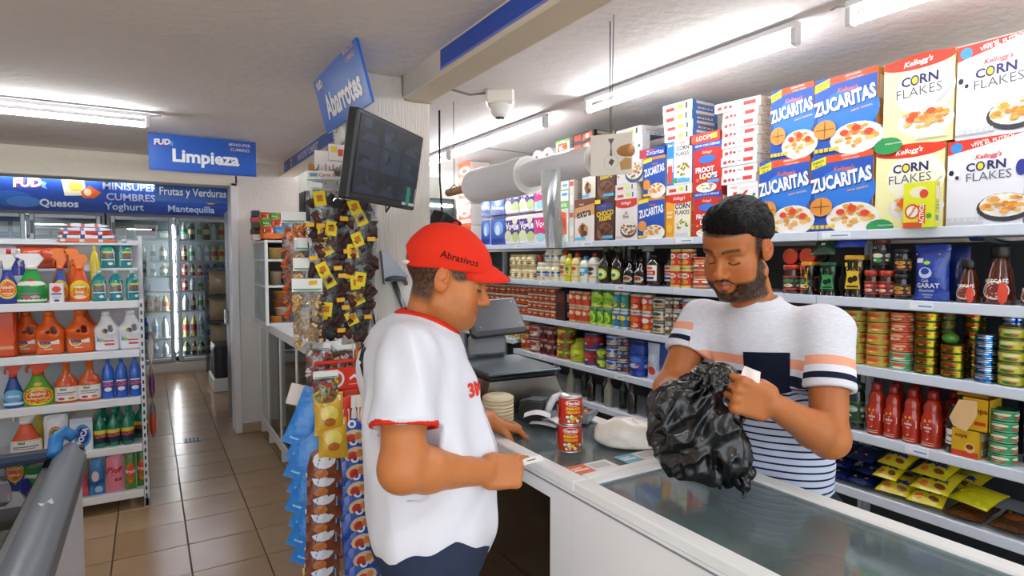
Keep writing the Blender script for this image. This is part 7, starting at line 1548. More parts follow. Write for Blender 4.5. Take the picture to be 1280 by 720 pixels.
def chips_bag(w, h, seed, tagc='f0d81f'):
    rr = random.Random(seed)
    b = B()
    pieces = B()
    for i in range(26):
        x, z = rr.uniform(-.36, .36) * w, rr.uniform(.10, .52) * h
        pieces.tube([(x, rr.uniform(-.014, .008), z), (x + rr.uniform(-.03, .03), rr.uniform(-.018, .008), z + rr.uniform(-.03, .03)), (x + rr.uniform(-.04, .04), rr.uniform(-.014, .008), z + rr.uniform(-.04, .04))], [.015, .019, .010], ['3a1c14', '4a241a', '2a120e', '5a2c20'][i % 4], 'food', 6)
    bb = pouch(w, h * .86, .06, 'e8e4e6', 'film', 8)
    hd = B(); hd.box(-w / 2 + .004, -.003, h * .84, w / 2 - .004, .003, h, 'f2f2ee', 'card')
    hp = B(); prints(hp, [('r', 0, .06, 1, .16, '4a9a5a'), ('r', .06, .45, .28, .8, '8aa0b8'), ('t', 'Carne Seca', .62, .62, .36, 'c8302a', dict(w=.6, bold=.02)), ('r', .36, .28, .9, .34, '9a9aa0')], w - .008, h * .16, lambda mx, my, k: (mx - w / 2 + .004, -.0032 - .0004 * k, my + h * .84))
    t = B()
    x, z = rr.uniform(-.25, .1) * w, h * rr.uniform(.35, .6)
    M_ = Matrix.Translation((x, -.032, z)) @ Matrix.Rotation(rr.uniform(-.5, .5), 4, 'Y')
    t.box(-.024, 0, -.03, .024, .001, .03, tagc, 'card', M=M_); t.box(-.012, -.001, -.012, .012, -.0005, .014, 'c8781f', 'card', M=M_)
    x2, z2 = x + rr.choice((-1, 1)) * w * .3, h * rr.uniform(.15, .5)
    t.box(x2 - .017, -.034, z2 - .009, x2 + .017, -.033, z2 + .009, 'f0b81f', 'card')
    return Kind('dried_meat_bag', bb.mesh('dried_meat_bag'), [('dried_meat', pieces.mesh('dried_meat')), ('header_card', hd.mesh('header_card'), 'white header card with red lettering', [('card_print', hp.mesh('card_print'))]), ('price_tag', t.mesh('price_tag'))], 'bag')
kinds = [chips_bag(.15, .26, s) for s in range(4)]
nm = ['topmost', 'second from the top', 'third from the top', 'fourth from the top', 'fifth from the top', 'sixth from the top', 'seventh from the top', 'lowest']
for col, (x, xs) in enumerate(((.655, 'left'), (.785, 'right'))):
    for i in range(8):
        z = 1.985 - .26 - .068 * i - (.01 if col else 0)
        place(kinds[(i * 2 + col + (i // 3)) % 4], (x + .006 * ((i * 7) % 3 - 1), yb - .016 * (7 - i) * .6 + .02 - .0, z), .08 * ((i * 5 + col) % 3 - 1), f'clear bag of dried meat with yellow tags, {nm[i]} in the {xs} strip', 'dried meat bags on the hanging strips', rot=(math.radians(3), .05 * ((i * 3 + col) % 3 - 1), .1 * ((i * 5 + col) % 3 - 1)))
def nut_bag(w, h, c1, c2, n=60, seed=0, hc='f2f2ee'):
    rr = random.Random(seed); b = B()
    for i in range(n):
        M_ = Matrix.Translation((rr.uniform(-.42, .42) * w, rr.uniform(-.022, .012), rr.uniform(.04, .76) * h)) @ Matrix.Rotation(rr.uniform(0, 3), 4, 'Y')
        b.lathe([(.002, -.014), (.008, -.008), (.006, 0), (.008, .008), (.002, .014)], 7, c1 if i % 3 else c2, 'food', M=M_)
    bb = pouch(w, h * .86, .06, 'e8e4e0', 'film', 8); hd = B(); hd.box(-w / 2, -.003, h * .82, w / 2, .003, h, hc, 'card'); hd.box(-w / 2 + .005, -.0036, h * .84, w / 2 - .005, -.003, h * .86, '5a9a6a', 'card')
    return Kind('peanut_bag', bb.mesh('peanut_bag'), [('nuts', b.mesh('nuts')), ('header_card', hd.mesh('header_card'))], 'bag')
kp = nut_bag(.12, .30, 'd8a868', 'e8c898', 80, 1)
for i in range(3): place(kp, (.560 + .012 * i, 2.56 + .03 * i, 1.24 + .085 * i), -.25, f'clear bag of pale peanuts left of the dried meat, {["lowest", "middle", "topmost"][i]} of three', 'peanut bags')
ko = nut_bag(.10, .26, 'd8642a', 'e0884a', 50, 2)
for i in range(3): place(ko, (.53 + .01 * i, 2.66 + .03 * i, 1.56 - .11 * i), -.35, f'clear bag of orange snacks behind the peanuts, {["topmost", "middle", "lowest"][i]} of three', 'orange snack bags')
place(nut_bag(.14, .14, 'b8502a', 'd87a3a', 40, 3), (.62, 2.585, 1.13), 0, 'small clear bag of red-orange snacks under the peanuts')
place(nut_bag(.10, .14, '6a3a2a', 'd8b890', 30, 4), (.715, 2.585, 1.11), .05, 'small clear bag of brown snacks under the dried meat')
r = tag(empty('snack_stick_box', (.80, 2.60, 1.095)), 'open carton of orange snack sticks under the right meat strip', 'box')
b = B(); b.box(-.05, -.03, 0, .045, .03, .004, 'e8dcd0', 'card'); b.box(-.05, -.03, 0, -.046, .03, .16, 'efe6dc', 'card'); b.box(.041, -.03, 0, .045, .03, .12, 'c8742a', 'card'); b.box(-.05, .026, 0, .045, .03, .14, 'e0d0c0', 'card'); b.box(-.05, -.03, 0, .045, -.027, .03, 'efe6dc', 'card'); ob('carton_wall', b, r)
for i in range(5):
    b = B(); b.tube([(-.032 + .015 * i, -.012, .006), (-.03 + .015 * i, -.006, .14 + .01 * (i % 2))], .007, ['d87a2a', 'c8601f'][i % 2], 'food', 8); ob('stick', b, r)
# ---- red wire rack with bars, chips below
r = empty('red_rack', (.715, 2.52, 0)); tag(r, 'red tube display rack of snack bars before the column', 'rack')
b = B()
for x in (-.13, .13):
    b.tube([(x, .10, .02), (x, .10, .6), (x, .085, 1.0), (x, .04, 1.17), (x, .0, 1.19)], .009, 'd8301c', 'painted', 8)
b.tube([(-.13, .0, 1.19), (.13, .0, 1.19)], .009, 'd8301c', 'painted', 8); b.tube([(-.13, .085, 1.0), (.13, .085, 1.0)], .007, 'd8301c', 'painted', 8); b.tube([(-.13, .10, .3), (.13, .10, .3)], .007, 'd8301c', 'painted', 8); b.tube([(-.13, .10, .02), (-.13, -.08, .02), (.13, -.08, .02), (.13, .10, .02)], .009, 'd8301c', 'painted', 8); ob('frame', b, r)
b = B(); b.cbox(-.10, -.006, 1.07, .125, .0, 1.165, 'd8301c', 'plastic', .004); prints(b, [('e', .2, .5, .16, .4, 'f2ece6', 16), ('e', .22, .5, .1, .26, 'd8503a', 12), ('p', [(.45, .5), (.55, .68), (.62, .45), (.7, .7), (.78, .5), (.9, .66), (.9, .58), (.78, .4), (.7, .58), (.62, .34), (.55, .54), (.46, .4)], 'f4e8e0'), ('r', .44, .2, .9, .24, 'f0b0a0')], .225, .095, lambda mx, my, k: (mx - .10, -.0064 - .0004 * k, my + 1.07), 'plastic'); ob('header_panel', b, r)
b = B()
for i in range(4): b.tube([(-.085 + .06 * i, -.012, 1.06), (-.07 + .06 * i, .0, .86)], .004, 'c8281a', 'painted', 6)
b.cbox(-.10, .01, .85, .125, .02, 1.07, 'e0503a', 'plastic', .004); ob('pocket_grid', b, r)
for i in range(6):
    c = [('e8d8c8', 'c83a2a'), ('d8301f', 'f0e0d0'), ('e8e4e0', '5a3a2a')][i % 3]
    bb = pouch(.05, .17, .018, c[0], 'crinkle', 6); p = B(); prints(p, [('r', .2, .3, .8, .7, c[1])], .05, .17, pouch_map(.05, .17, .018), 'crinkle')
    place(Kind('snack_bar', bb.mesh('snack_bar'), [('front_print', p.mesh('front_print'))], 'snack bar'), (.655 + .036 * i, 2.497 - .006 * (i % 2), .875), 0, f'{["white and red", "red", "white and brown"][i % 3]} snack bar in the red rack, {ORD[i]} from the left', 'snack bars in the red rack')
def snack(w, h, c, ops, t=.05): 
    bb = pouch(w, h, t, c, 'crinkle', 8, seal=.06); p = B(); prints(p, ops, w, h, pouch_map(w, h, t, seal=.06), 'crinkle'); return Kind('chips_bag', bb.mesh('chips_bag'), [('front_print', p.mesh('front_print'))], 'chips')
bluec = snack(.15, .19, '1f4fb0', [('r', 0, .0, 1, .3, '16388a'), ('t', 'Ruedas', .5, .76, .13, 'f0f4fa', dict(bold=.03, rot=6)), ('e', .5, .55, .12, .09, 'e8eef4'), ('e', .5, .55, .06, .045, '1f3a8a'), ('e', .55, .26, .34, .17, 'e8c8a0', 12), ('e', .45, .24, .14, .1, 'c83a2a'), ('e', .66, .28, .12, .08, 'd88a4a')])
brownc = snack(.14, .18, '7a3a1c', [('r', 0, .8, 1, 1, 'e0b82a'), ('e', .5, .55, .34, .2, 'd8d8e0', 12), ('r', .3, .3, .9, .5, '4a9ad0'), ('e', .4, .25, .2, .1, 'c8743a'), ('r', .0, .6, .5, .7, 'e8e0e0')])
skyc = snack(.12, .24, '1f7fd0', [('p', [(.2, .1), (.5, .1), (.8, .9), (.5, .9)], '6ab8ea'), ('r', .0, .9, 1, 1, '1560b0')], .03)
yelc = snack(.12, .17, 'd8a82a', [('e', .5, .5, .3, .2, 'e8d05a', 10), ('r', .1, .8, .9, .92, 'f0ead0'), ('e', .5, .3, .2, .1, 'b8601f')])
redc = snack(.10, .16, 'c8281f', [('r', 0, .6, 1, .8, '1f3a9a'), ('e', .5, .4, .3, .2, 'e8c83a', 10)])
for i in range(10): place(bluec, (.715 + .003 * i, 2.44 - .008 * i + .04, .82 - .072 * i), .06 * (i % 3 - 1), f'blue chips bag, {ORD[i]} from the top of the column under the red rack', 'blue chips bags', rot=(math.radians(-14), 0, .06 * (i % 3 - 1)))
for i in range(8): place(brownc, (.595 - .004 * i, 2.44 + .02 - .006 * i, .70 - .072 * i), -.1, f'brown snack bag, {ORD[i]} from the top of the column left of the blue chips', 'brown snack bags', rot=(math.radians(-14), 0, -.15 + .05 * (i % 2)))
for i in range(2): place(yelc, (.62 + .012 * i, 2.47 - .01 * i, .90 - .10 * i), -.1, f'yellow-brown snack bag, {["upper", "lower"][i]} of two above the brown ones', 'yellow-brown snack bags', rot=(math.radians(-10), 0, -.1))
for i in range(8): place(skyc, (.495 + .012 * (i % 2), 2.52 - .008 * i, .86 - .068 * i), -.5, f'sky blue bag, {ORD[i]} from the top, strip left of the snack rack', 'sky blue bags', rot=(math.radians(-10), .38, -.4))
for i in range(7): place([redc, yelc][i > 4], (.865, 2.50 - .006 * i, .96 - .105 * i), .15, f'{"red and navy" if i < 5 else "yellow"} bag, {ORD[i]} from the top of the strip behind the customer back', 'bags of the strip behind the customer', rot=(math.radians(-8), 0, .2))
b = B(); b.cbox(-.07, -.008, -.045, .07, .0, .045, 'e8dcd0', 'card', .02); tag(ob('round_card', b, None, (.55, 2.58, 1.045), (0, .3, -.2)), 'cream rounded card at the left edge of the red rack', 'card')
place(nut_bag(.10, .17, 'c8b83a', 'b83a2a', 40, 6), (.615, 2.50, .99), -.1, 'clear bag of yellow candies at the left of the red rack')
place(nut_bag(.10, .17, 'e0d0c8', 'c83a3a', 40, 8), (.60, 2.56, 1.10), -.1, 'clear bag of red and white candies above the yellow candies')

# ================================================================== PEOPLE
from mathutils.bvhtree import BVHTree
def unit(v): v = np.array(v, float); return v / np.linalg.norm(v)
def frame(f, pitch, roll=0.0):
    """columns: right, forward, up; pitch > 0 looks down"""
    f = unit([f[0], f[1], 0]); up = np.array([0, 0, 1.0]); r = np.cross(f, up)
    c, s_ = math.cos(pitch), math.sin(pitch)
    f2 = f * c - up * s_; u2 = up * c + f * s_
    c, s_ = math.cos(roll), math.sin(roll)
    return np.stack([r * c - u2 * s_, f2, u2 * c + r * s_], 1)
def vnormals(V, Q):
    a = V[Q[:, 2]] - V[Q[:, 0]]; b = V[Q[:, 3]] - V[Q[:, 1]]; n = np.cross(a, b); N = np.zeros_like(V)
    for i in range(4):
        for d in range(3): N[:, d] += np.bincount(Q[:, i], n[:, d], len(V))
    return N / np.maximum(np.linalg.norm(N, axis=1), 1e-9)[:, None]
def mix(a, b, t): t = np.clip(t, 0, 1)[:, None]; return a * (1 - t) + np.array(b) * t
def sstep(x, a, b): t = np.clip((x - a) / (b - a), 0, 1); return t * t * (3 - 2 * t)
def head(s, O, M, jaw=1.0, brow=1.0, chin=0.0):
    L = lambda p: O + M @ np.array(p, float)
    E = lambda c, r, k, mode='add', tilt=0.0: s.ell(L(c), r, k, mode, M @ np.array([[1, 0, 0], [0, math.cos(tilt), -math.sin(tilt)], [0, math.sin(tilt), math.cos(tilt)]]))
    E((0, -.014, .036), (.074, .096, .084), .02)                        # cranium
    E((0, .030, -.025), (.060, .064, .082), .03)                        # face
    E((0, .048, .045), (.058, .045, .045), .03)                         # forehead
    for x in (-1, 1):
        s.cone(L((x * .054 * jaw, -.002, -.066)), L((x * .016, .068, -.102 - chin)), .020, .017, .03)
        E((x * .043, .052, -.030), (.024, .024, .022), .025)            # cheek bone
        E((x * .036, .055, -.066), (.026, .026, .026), .03)             # cheek
        s.cone(L((x * .012, .089, .019)), L((x * .045, .070, .020)), .0085 * brow, .008, .014)   # brow
    E((0, .073, -.101 - chin), (.024, .021, .018), .016)                 # chin
    E((0, .066, -.072), (.030, .022, .026), .02)                        # mouth barrel
    for x in (-1, 1): E((x * .033, .100, -.003), (.018, .020, .013), .014, 'sub')   # socket
    s.cone(L((0, .086, .012)), L((0, .110, -.036)), .0072, .0108, .012) # nose ridge
    E((0, .110, -.038), (.0115, .0115, .0105), .006)
    for x in (-1, 1): E((x * .0125, .099, -.042), (.0085, .011, .0085), .006)       # wings
    for x in (-1, 1):
        E((x * .0325, .0735, -.004), (.0165, .0155, .0125), .004)       # lid over the eyeball
        s.cone(L((x * .046, .078, -.0105)), L((x * .0325, .0895, -.0125)), .0016, .0022, .003); s.cone(L((x * .0325, .0895, -.0125)), L((x * .018, .084, -.010)), .0022, .0015, .003)
        E((x * .006, .103, -.0475), (.0035, .004, .003), .003, 'sub')   # nostril
        s.cone(L((0, .0925, -.0650)), L((x * .022, .081, -.0700)), .0066, .0036, .005)  # upper lip
        s.cone(L((0, .0910, -.0795)), L((x * .019, .081, -.0750)), .0074, .0036, .005)  # lower lip
        s.cone(L((0, .1000, -.0722)), L((x * .024, .0850, -.0728)), .0022, .0018, .003, 'sub')
        # ear
        T = M @ np.array([[math.cos(x * .35), -math.sin(x * .35), 0], [math.sin(x * .35), math.cos(x * .35), 0], [0, 0, 1]])
        s.ell(L((x * .079, -.010, -.006)), (.0075, .019, .030), .006, 'add', T)
        s.ell(L((x * .074, -.004, -.022)), (.008, .012, .014), .006, 'add', T)
        s.ell(L((x * .0875, -.005, -.004)), (.006, .010, .018), .004, 'sub', T)
        s.ell(L((x * .083, -.013, .006)), (.0032, .013, .019), .002, 'sub', T)
        s.ell(L((x * .081, -.002, -.010)), (.005, .006, .006), .003, 'add', T)
def finger(s, p, d, pn, lens, bends, r):
    pts = [np.array(p)]; rs = [r]; d = unit(d); pn = unit(pn)
    for k, (l, a) in enumerate(zip(lens, bends)):
        a = math.radians(a); d, pn = unit(d * math.cos(a) + pn * math.sin(a)), unit(pn * math.cos(a) - d * math.sin(a))
        pts.append(pts[-1] + d * l); rs.append(r * (1 - .12 * (k + 1)))
    for i in range(len(pts) - 1): s.cone(pts[i], pts[i + 1], rs[i], rs[i + 1], .0035)
    return pts, d
def hand(s, W, d, th, pn, curls, spread=.0, thumb=((.6, .5, .4), (20, 25, 20)), sc=1.0, nails=None):
    """W wrist, d towards the knuckles, th towards the thumb, pn out of the palm"""
    W = np.array(W, float); d, th, pn = unit(d), unit(th), unit(pn)
    R = np.stack([th, d, pn], 1)
    s.box(W + d * .050 * sc, (.040 * sc, .046 * sc, .0135 * sc), .012 * sc, .012, 'add', R)
    s.ell(W + d * .035 * sc + th * .022 * sc + pn * .010 * sc, (.018 * sc, .030 * sc, .016 * sc), .012, 'add', R)
    s.ell(W + d * .035 * sc - th * .022 * sc + pn * .009 * sc, (.016 * sc, .032 * sc, .014 * sc), .012, 'add', R)
    out = []
    for i, (o, L_, r) in enumerate(((.030, (.043, .026, .021), .0092), (.0105, (.047, .030, .022), .0095), (-.009, (.043, .028, .021), .0090), (-.028, (.034, .021, .018), .0080))):
        base = W + d * ((.090, .094, .090, .082)[i]) * sc + th * o * sc
        dd = unit(d + th * spread * (o / .03))
        s.ell(base - pn * .004 * sc, (.0105 * sc,) * 3, .008)
        out.append(finger(s, base, dd, pn, [q * sc for q in L_], curls[i], r * sc))
    (a, b_, c), bends = thumb
    tdir = unit(th * a + d * b_ + pn * c)
    s.cone(W + d * .018 * sc + th * .018 * sc, W + d * .034 * sc + th * .030 * sc + pn * .008 * sc, .016 * sc, .013 * sc, .012)
    out.append(finger(s, W + d * .034 * sc + th * .032 * sc + pn * .008 * sc, tdir, unit(pn - th * .8), [.034 * sc, .028 * sc, .022 * sc], bends, .0108 * sc))
    return out
def project(name, pts2, faces, origin, ax, ay, ad, bvh, mat, col, off=.0012, parent=None, maxd=.6):
    """lay flat points (x, y) on a surface: start at origin + x ax + y ay, go along ad"""
    V = []
    for x, y in pts2:
        o = Vector(origin + ax * x + ay * y)
        h = bvh.ray_cast(o, Vector(ad), maxd)
        V.append(tuple(h[0] - Vector(ad) * off) if h[0] is not None else tuple(o + Vector(ad) * .1))
    b = B(); b.add(V, faces, col, mat, True)
    return ob(name, b, parent)
def cloth_folds(V, N, amp, seed, axis=(0, 0, 1)):
    w = np.stack([vnoise(V, 5, seed), vnoise(V, 5, seed + 1), vnoise(V, 5, seed + 2)], 1) * .05
    S = (V + w) * np.array([1, 1, .55])
    f = np.abs(vnoise(S, 9, seed + 3)) * -1.0 + .5 + .5 * vnoise(S, 19, seed + 5) * .6
    return V + N * (amp * (f - .1))[:, None]

def skin_colours(V, O, M, base, seed, brow_c, lip_c, beard=None, stubble=None, hairline=None):
    p = (V - O) @ M
    x, y, z = p[:, 0], p[:, 1], p[:, 2]; ax = np.abs(x)
    near = sstep(-np.linalg.norm(p, axis=1), -.22, -.17)
    base = np.array(base); c = np.tile(base, (len(V), 1)) * (1 + .06 * vnoise(V, 30, seed) + .05 * vnoise(V, 9, seed + 1))[:, None]
    c = mix(c, base * np.array([1.12, .82, .74]), .35 * near * sstep(-np.hypot(ax - .045, z + .04), -.03, -.012) * (y > .03))       # cheeks
    c = mix(c, base * np.array([1.1, .78, .70]), .4 * near * sstep(-np.hypot(ax, z + .04), -.022, -.01) * (y > .09))                 # nose tip
    c = mix(c, base * np.array([1.05, .75, .68]), .5 * near * ((ax > .072) & (y < .02) & (y > -.04) & (np.abs(z) < .04)))            # ears
    lip = near * sstep(-np.hypot(ax / .026, (z + .0725) / .0125), -1.05, -.8) * (y > .068)
    c = mix(c, lip_c, .75 * lip)
    nz = vnoise(V, 260, seed + 4)
    if stubble: c = mix(c, stubble[0], stubble[1] * near * (y > -.01) * sstep(-(z + .0), .03, .06) * (1 - lip) * (.7 + .5 * nz) * sstep(y, -.02, .01))
    if beard:
        zz = .014 - .072 * np.clip((y + .002) / .055, 0, 1) ; reg = sstep(zz - z, 0, .014) * sstep(y, -.012, .006) * sstep(z, -.145, -.125)
        open_ = sstep(-np.hypot(ax / .030, (z + .072) / .022), -1.15, -.9) * (y > .05)
        mus = (sstep(-np.hypot(ax / .030, (z + .0585 + .010 * (ax / .03) ** 2) / .0062), -1.2, -.8)) * (y > .07)
        gt = sstep(-np.hypot(ax / .012, (z + .0895) / .006), -1.2, -.7) * (y > .06)
        b_ = np.clip(reg * (1 - open_) + mus * .95 + gt * .8, 0, 1)
        earm = ((ax > .0735) & (y > -.045) & (y < .013)).astype(float)
        c = mix(c, beard, near * b_ * (1 - earm) * np.clip(.93 + .25 * nz, 0, 1) * (1 - .9 * lip))
    bz = .0215 + .0035 * np.sin(np.clip((ax - .010) / .042, 0, 1) * 2.6)
    br = sstep(-np.abs(z - bz), -.0058, -.003) * sstep(ax, .008, .014) * sstep(-ax, -.056, -.048) * (y > .045)
    c = mix(c, brow_c, near * br * np.clip(.85 + .4 * nz, 0, 1))
    lz = -.0130 + .0026 * (np.abs(ax - .0325) / .014) ** 2
    c = mix(c, np.array(brow_c) * .6, near * sstep(-np.abs(z - lz), -.0026, -.0012) * sstep(-np.abs(ax - .0325), -.0165, -.013) * (y > .06))
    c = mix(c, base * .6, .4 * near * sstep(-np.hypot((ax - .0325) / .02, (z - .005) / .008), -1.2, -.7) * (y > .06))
    if hairline is not None: c = mix(c, hairline[0], near * hairline[1](x, y, z, nz))
    return c

# ---------------------------------------------------------------- the customer in the red cap
cf = unit([.912, -.411, 0]); cl = np.array([-cf[1], cf[0], 0]); up = np.array([0, 0, 1.0])
T0_ = 1.5
hO = at(558, 346, T0_); hM = frame(cf, math.radians(15), math.radians(0))
neck = at(528, 405, T0_)
sh_c = at(513, 432, T0_)
sR = sh_c - cl * .172 + up * -.005; sL = sh_c + cl * .172
eR = at(503, 586, 1.255); wR = at(603, 590, 1.395)
eL = at(538, 548, 1.75); wL = at(612, 525, 1.885)
lo = np.minimum.reduce([sR - .1, eR - .09, hO - .2, wR - .15]); hi = np.maximum.reduce([hO + .2, sL + .12, wL + .2, wR + .2])
lo[2] = 1.02
def neck_of(s):
    s.cone(hO + hM @ np.array([0, -.022, -.05]), neck - up * .05, .054, .058, .03); s.cone(hO + hM @ np.array([0, .02, -.085]), neck + cf * .012 - up * .03, .040, .046, .03)
    s.ell(hO + hM @ np.array([0, .028, -.100]), (.038, .04, .022), .03, 'add', hM)      # under the chin
sh = SDF(np.minimum(hO - .15, neck - .10), np.maximum(hO + .15, neck + .1), .0018); sh_lo = neck[2] - .045
sh.lo[2] = sh_lo; sh = SDF(sh.lo, np.maximum(hO + .15, neck + .1), .0018)
neck_of(sh); head(sh, hO, hM, jaw=1.04, brow=.9, chin=-.006)
Vh, Qh = sh.surf()
hi[2] = max(sL[2], wL[2], neck[2] - .02) + .12
s = SDF(lo, hi, .0027)
s.cone(neck - up * .09, neck - up * .03, .066, .056, .03)
s.cone(sR, sL, .05, .05, .03); s.cone(neck - up * .06, sh_c - up * .02, .06, .07, .04); s.cone(sh_c - up * .03, at(535, 560, T0_), .10, .11, .05)
for S_, E_, W_ in ((sR, eR, wR), (sL, eL, wL)):
    s.cone(S_, E_, .053, .046, .03); m = E_ + (W_ - E_) * .28; s.cone(E_, m, .044, .047, .025); s.cone(m, W_, .047, .030, .02)
    s.ell(E_, (.045, .045, .045), .02)
toR = unit(wR - eR)
# right hand: loose fist, thumb on top, pointing finger forward
dR = unit(cf * .95 + up * -.10 + cl * .25); pnR = unit(cl * .86 - up * .42 - cf * .1); thR = unit(np.cross(dR, pnR)); thR = thR if thR[2] > 0 else -thR
pnR = unit(pnR - dR * (pnR @ dR)); 
hand(s, wR, dR, thR, pnR, [(34, 50, 38), (62, 78, 55), (68, 82, 60), (70, 82, 60)], .0, ((.25, .95, .45), (12, 22, 18)), 1.0)
# left hand: palm down, fingers hanging in a relaxed curl
dL = unit(cf * .86 + cl * .05 - up * .30); pnL = unit(-up * .9 - cf * .35 - cl * .1); pnL = unit(pnL - dL * (pnL @ dL)); thL = unit(np.cross(pnL, dL)); thL = thL if thL @ cl < 0 else -thL
hand(s, wL, dL, thL, pnL, [(28, 34, 26), (34, 40, 28), (40, 44, 30), (44, 46, 32)], .06, ((.55, .8, .3), (10, 20, 16)), 1.0)
V, Q = s.surf(); V = relax(V, Q, 1, .35); V, Q = np.concatenate([V, Vh]), np.concatenate([Q, Qh + len(V)])
def c_hair(x, y, z, nz):
    back = sstep(-y, .012, .03) * sstep(z, -.085, -.05) + sstep(-np.hypot((y - .030) / .026, (z - .022) / .026), -1.2, -.7) * (np.abs(x) > .05)
    return np.clip(back, 0, 1) * np.clip(.93 + .28 * nz, 0, 1) * (1 - ((np.abs(x) > .0735) & (y > -.045) & (y < .015)))
colr = skin_colours(V, hO, hM, lin('bb7440'), 3, lin('2a1a12'), lin('a8553f'), None, (lin('7a5238'), .30), (lin('2e221b'), c_hair))
me = grid_mesh('person', V, Q, 'skin', colr)
cust = ob('person', me); tag(cust, 'man in a red cap and white red-trimmed shirt, pointing at the counter edge', 'person')
# shirt
s = SDF(np.minimum.reduce([sR - .13, at(440, 640, T0_) - cl * .25 - .05]) - .05, np.maximum.reduce([sL + .13, at(640, 560, T0_) + cl * .25 + .06]) + np.array([.05, .05, .16]), .0036)
s.lo = s.lo
R_ = np.stack([cl * -1, cf, up], 1)
ctr = lambda px, py: at(px, py, T0_)
s.ell(ctr(520, 462), (.185, .128, .15), .05, 'add', R_)
s.ell(ctr(526, 520), (.182, .145, .14), .06, 'add', R_)
s.ell(ctr(540, 585), (.185, .165, .16), .07, 'add', R_)
s.ell(ctr(540, 650), (.175, .155, .12), .07, 'add', R_)
s.cone(sR + cl * .03 - up * .006, sL - cl * .03 - up * .006, .066, .066, .05)
s.cone(sh_c - up * .03 - cf * .02, neck - up * .03, .10, .064, .05)
hemR = sR + (eR - sR) * .60; hemL = sL + (eL - sL) * .60
aR, aL = unit(eR - sR), unit(eL - sL)
s.cone(sR - up * .004, hemR + aR * .05, .068, .071, .05); s.cone(sL - up * .004, hemL + aL * .05, .068, .071, .05)
def cutpast(s, H, a, rad=.14, L_=.2):
    def f(X, Y, Z):
        px, py, pz = X - H[0], Y - H[1], Z - H[2]; t = px * a[0] + py * a[1] + pz * a[2]
        r = np.sqrt(np.maximum(px * px + py * py + pz * pz - t * t, 0)); return np.maximum(-t, np.maximum(r - .095, t - .16))
    s.op(f, H - .2, H + .2, 0, 'sub')
cutpast(s, hemR, aR); cutpast(s, hemL, aL)
s.cone(hemR - aR * .05, hemR + aR * .1, .052, .069, .0, 'sub'); s.cone(hemL - aL * .05, hemL + aL * .1, .052, .069, .0, 'sub')
def neck_hole(s, neck, f, grow=0.0, fwd=.30, hi_=.10, lo_=.03, r=.060):
    a = unit(up + f * fwd); return (neck + a * hi_, neck - a * lo_, r + .012 + grow, r + grow)
def opening(s, c, name, parent, mat, col, parent_mesh=None):
    """cut the neck opening and return the ribbed collar round it"""
    a, b, ra, rb = c
    s.cone(a, b, ra, rb, .0, 'sub')
    s2 = SDF(s.lo, [q[-1] for q in s.ax], s.res); s2.d = np.full(s.d.shape, .06, np.float32); s2.cone(a, b, ra + .017, rb + .017, 0)
    s2.d = np.maximum(s2.d, s.d - .0022)
    V, Q = s2.surf(); return V, Q
colV, colQ = opening(s, neck_hole(s, neck + cf * .006 - up * .012, cf, r=.064, fwd=.36), 'collar', None, 'cloth', None)
V, Q = s.surf(); V = relax(V, Q, 2); N = vnormals(V, Q)
if True:
    far = np.minimum(np.linalg.norm(V - hemR, axis=1), np.linalg.norm(V - neck, axis=1))
    V = cloth_folds(V, N, .024 * sstep(np.linalg.norm(V - neck, axis=1), .09, .16), 11)
me = grid_mesh('shirt', V, Q, 'cloth', 'dedde4'); o = ob('shirt', me, cust); bv = BVHTree.FromPolygons([tuple(v) for v in V], [tuple(q) for q in Q])
# red sleeve trims and collar
def ring(H, a, r0, h, col, name, parent, tilt=None, r1=None):
    a = unit(a); u = unit(np.cross(a, [0.3, .1, 1])); w = np.cross(a, u); b = B(); prof = [(r0 - .004, 0), (r0 + .0025, 0), (r0 + .0035, h * .5), ((r1 or r0) + .0025, h), ((r1 or r0) - .004, h)]
    n = 40; vs = [tuple(H + a * z + (u * math.cos(2 * math.pi * i / n) + w * math.sin(2 * math.pi * i / n)) * r) for r, z in prof for i in range(n)]
    k = len(prof); fs = [(j * n + i, j * n + (i + 1) % n, ((j + 1) % k) * n + (i + 1) % n, ((j + 1) % k) * n + i) for j in range(k) for i in range(n)]
    b.add(vs, fs, col, 'cloth', True); return ob(name, b, parent)
ring(hemR - aR * .004, aR, .0712, .013, 'd2301c', 'sleeve_trim', cust); ring(hemL - aL * .004, aL, .0712, .013, 'd2301c', 'sleeve_trim', cust)
ob('collar', grid_mesh('collar', relax(colV, colQ, 1), colQ, 'cloth', 'd2301c'), cust)
# letters: number on chest, letter on the back
vs, fs, asp = glyphs('3M', .05)
ch = at(590, 482, T0_)
project('shirt_print', [(x * .036, y * .036) for x, y in vs], fs, ch - cl * .035 + cf * .3, -cl * -1.0, up, -cf, bv, 'cloth', 'd8402a', .002, cust)
vs, fs, asp = glyphs('MEX', .05)
project('shirt_print', [(x * .07, y * .07) for x, y in vs], fs, at(462, 447, T0_) - cf * .3 + cl * .02, cl * -1.0, up, cf, bv, 'cloth', '20222c', .002, cust)
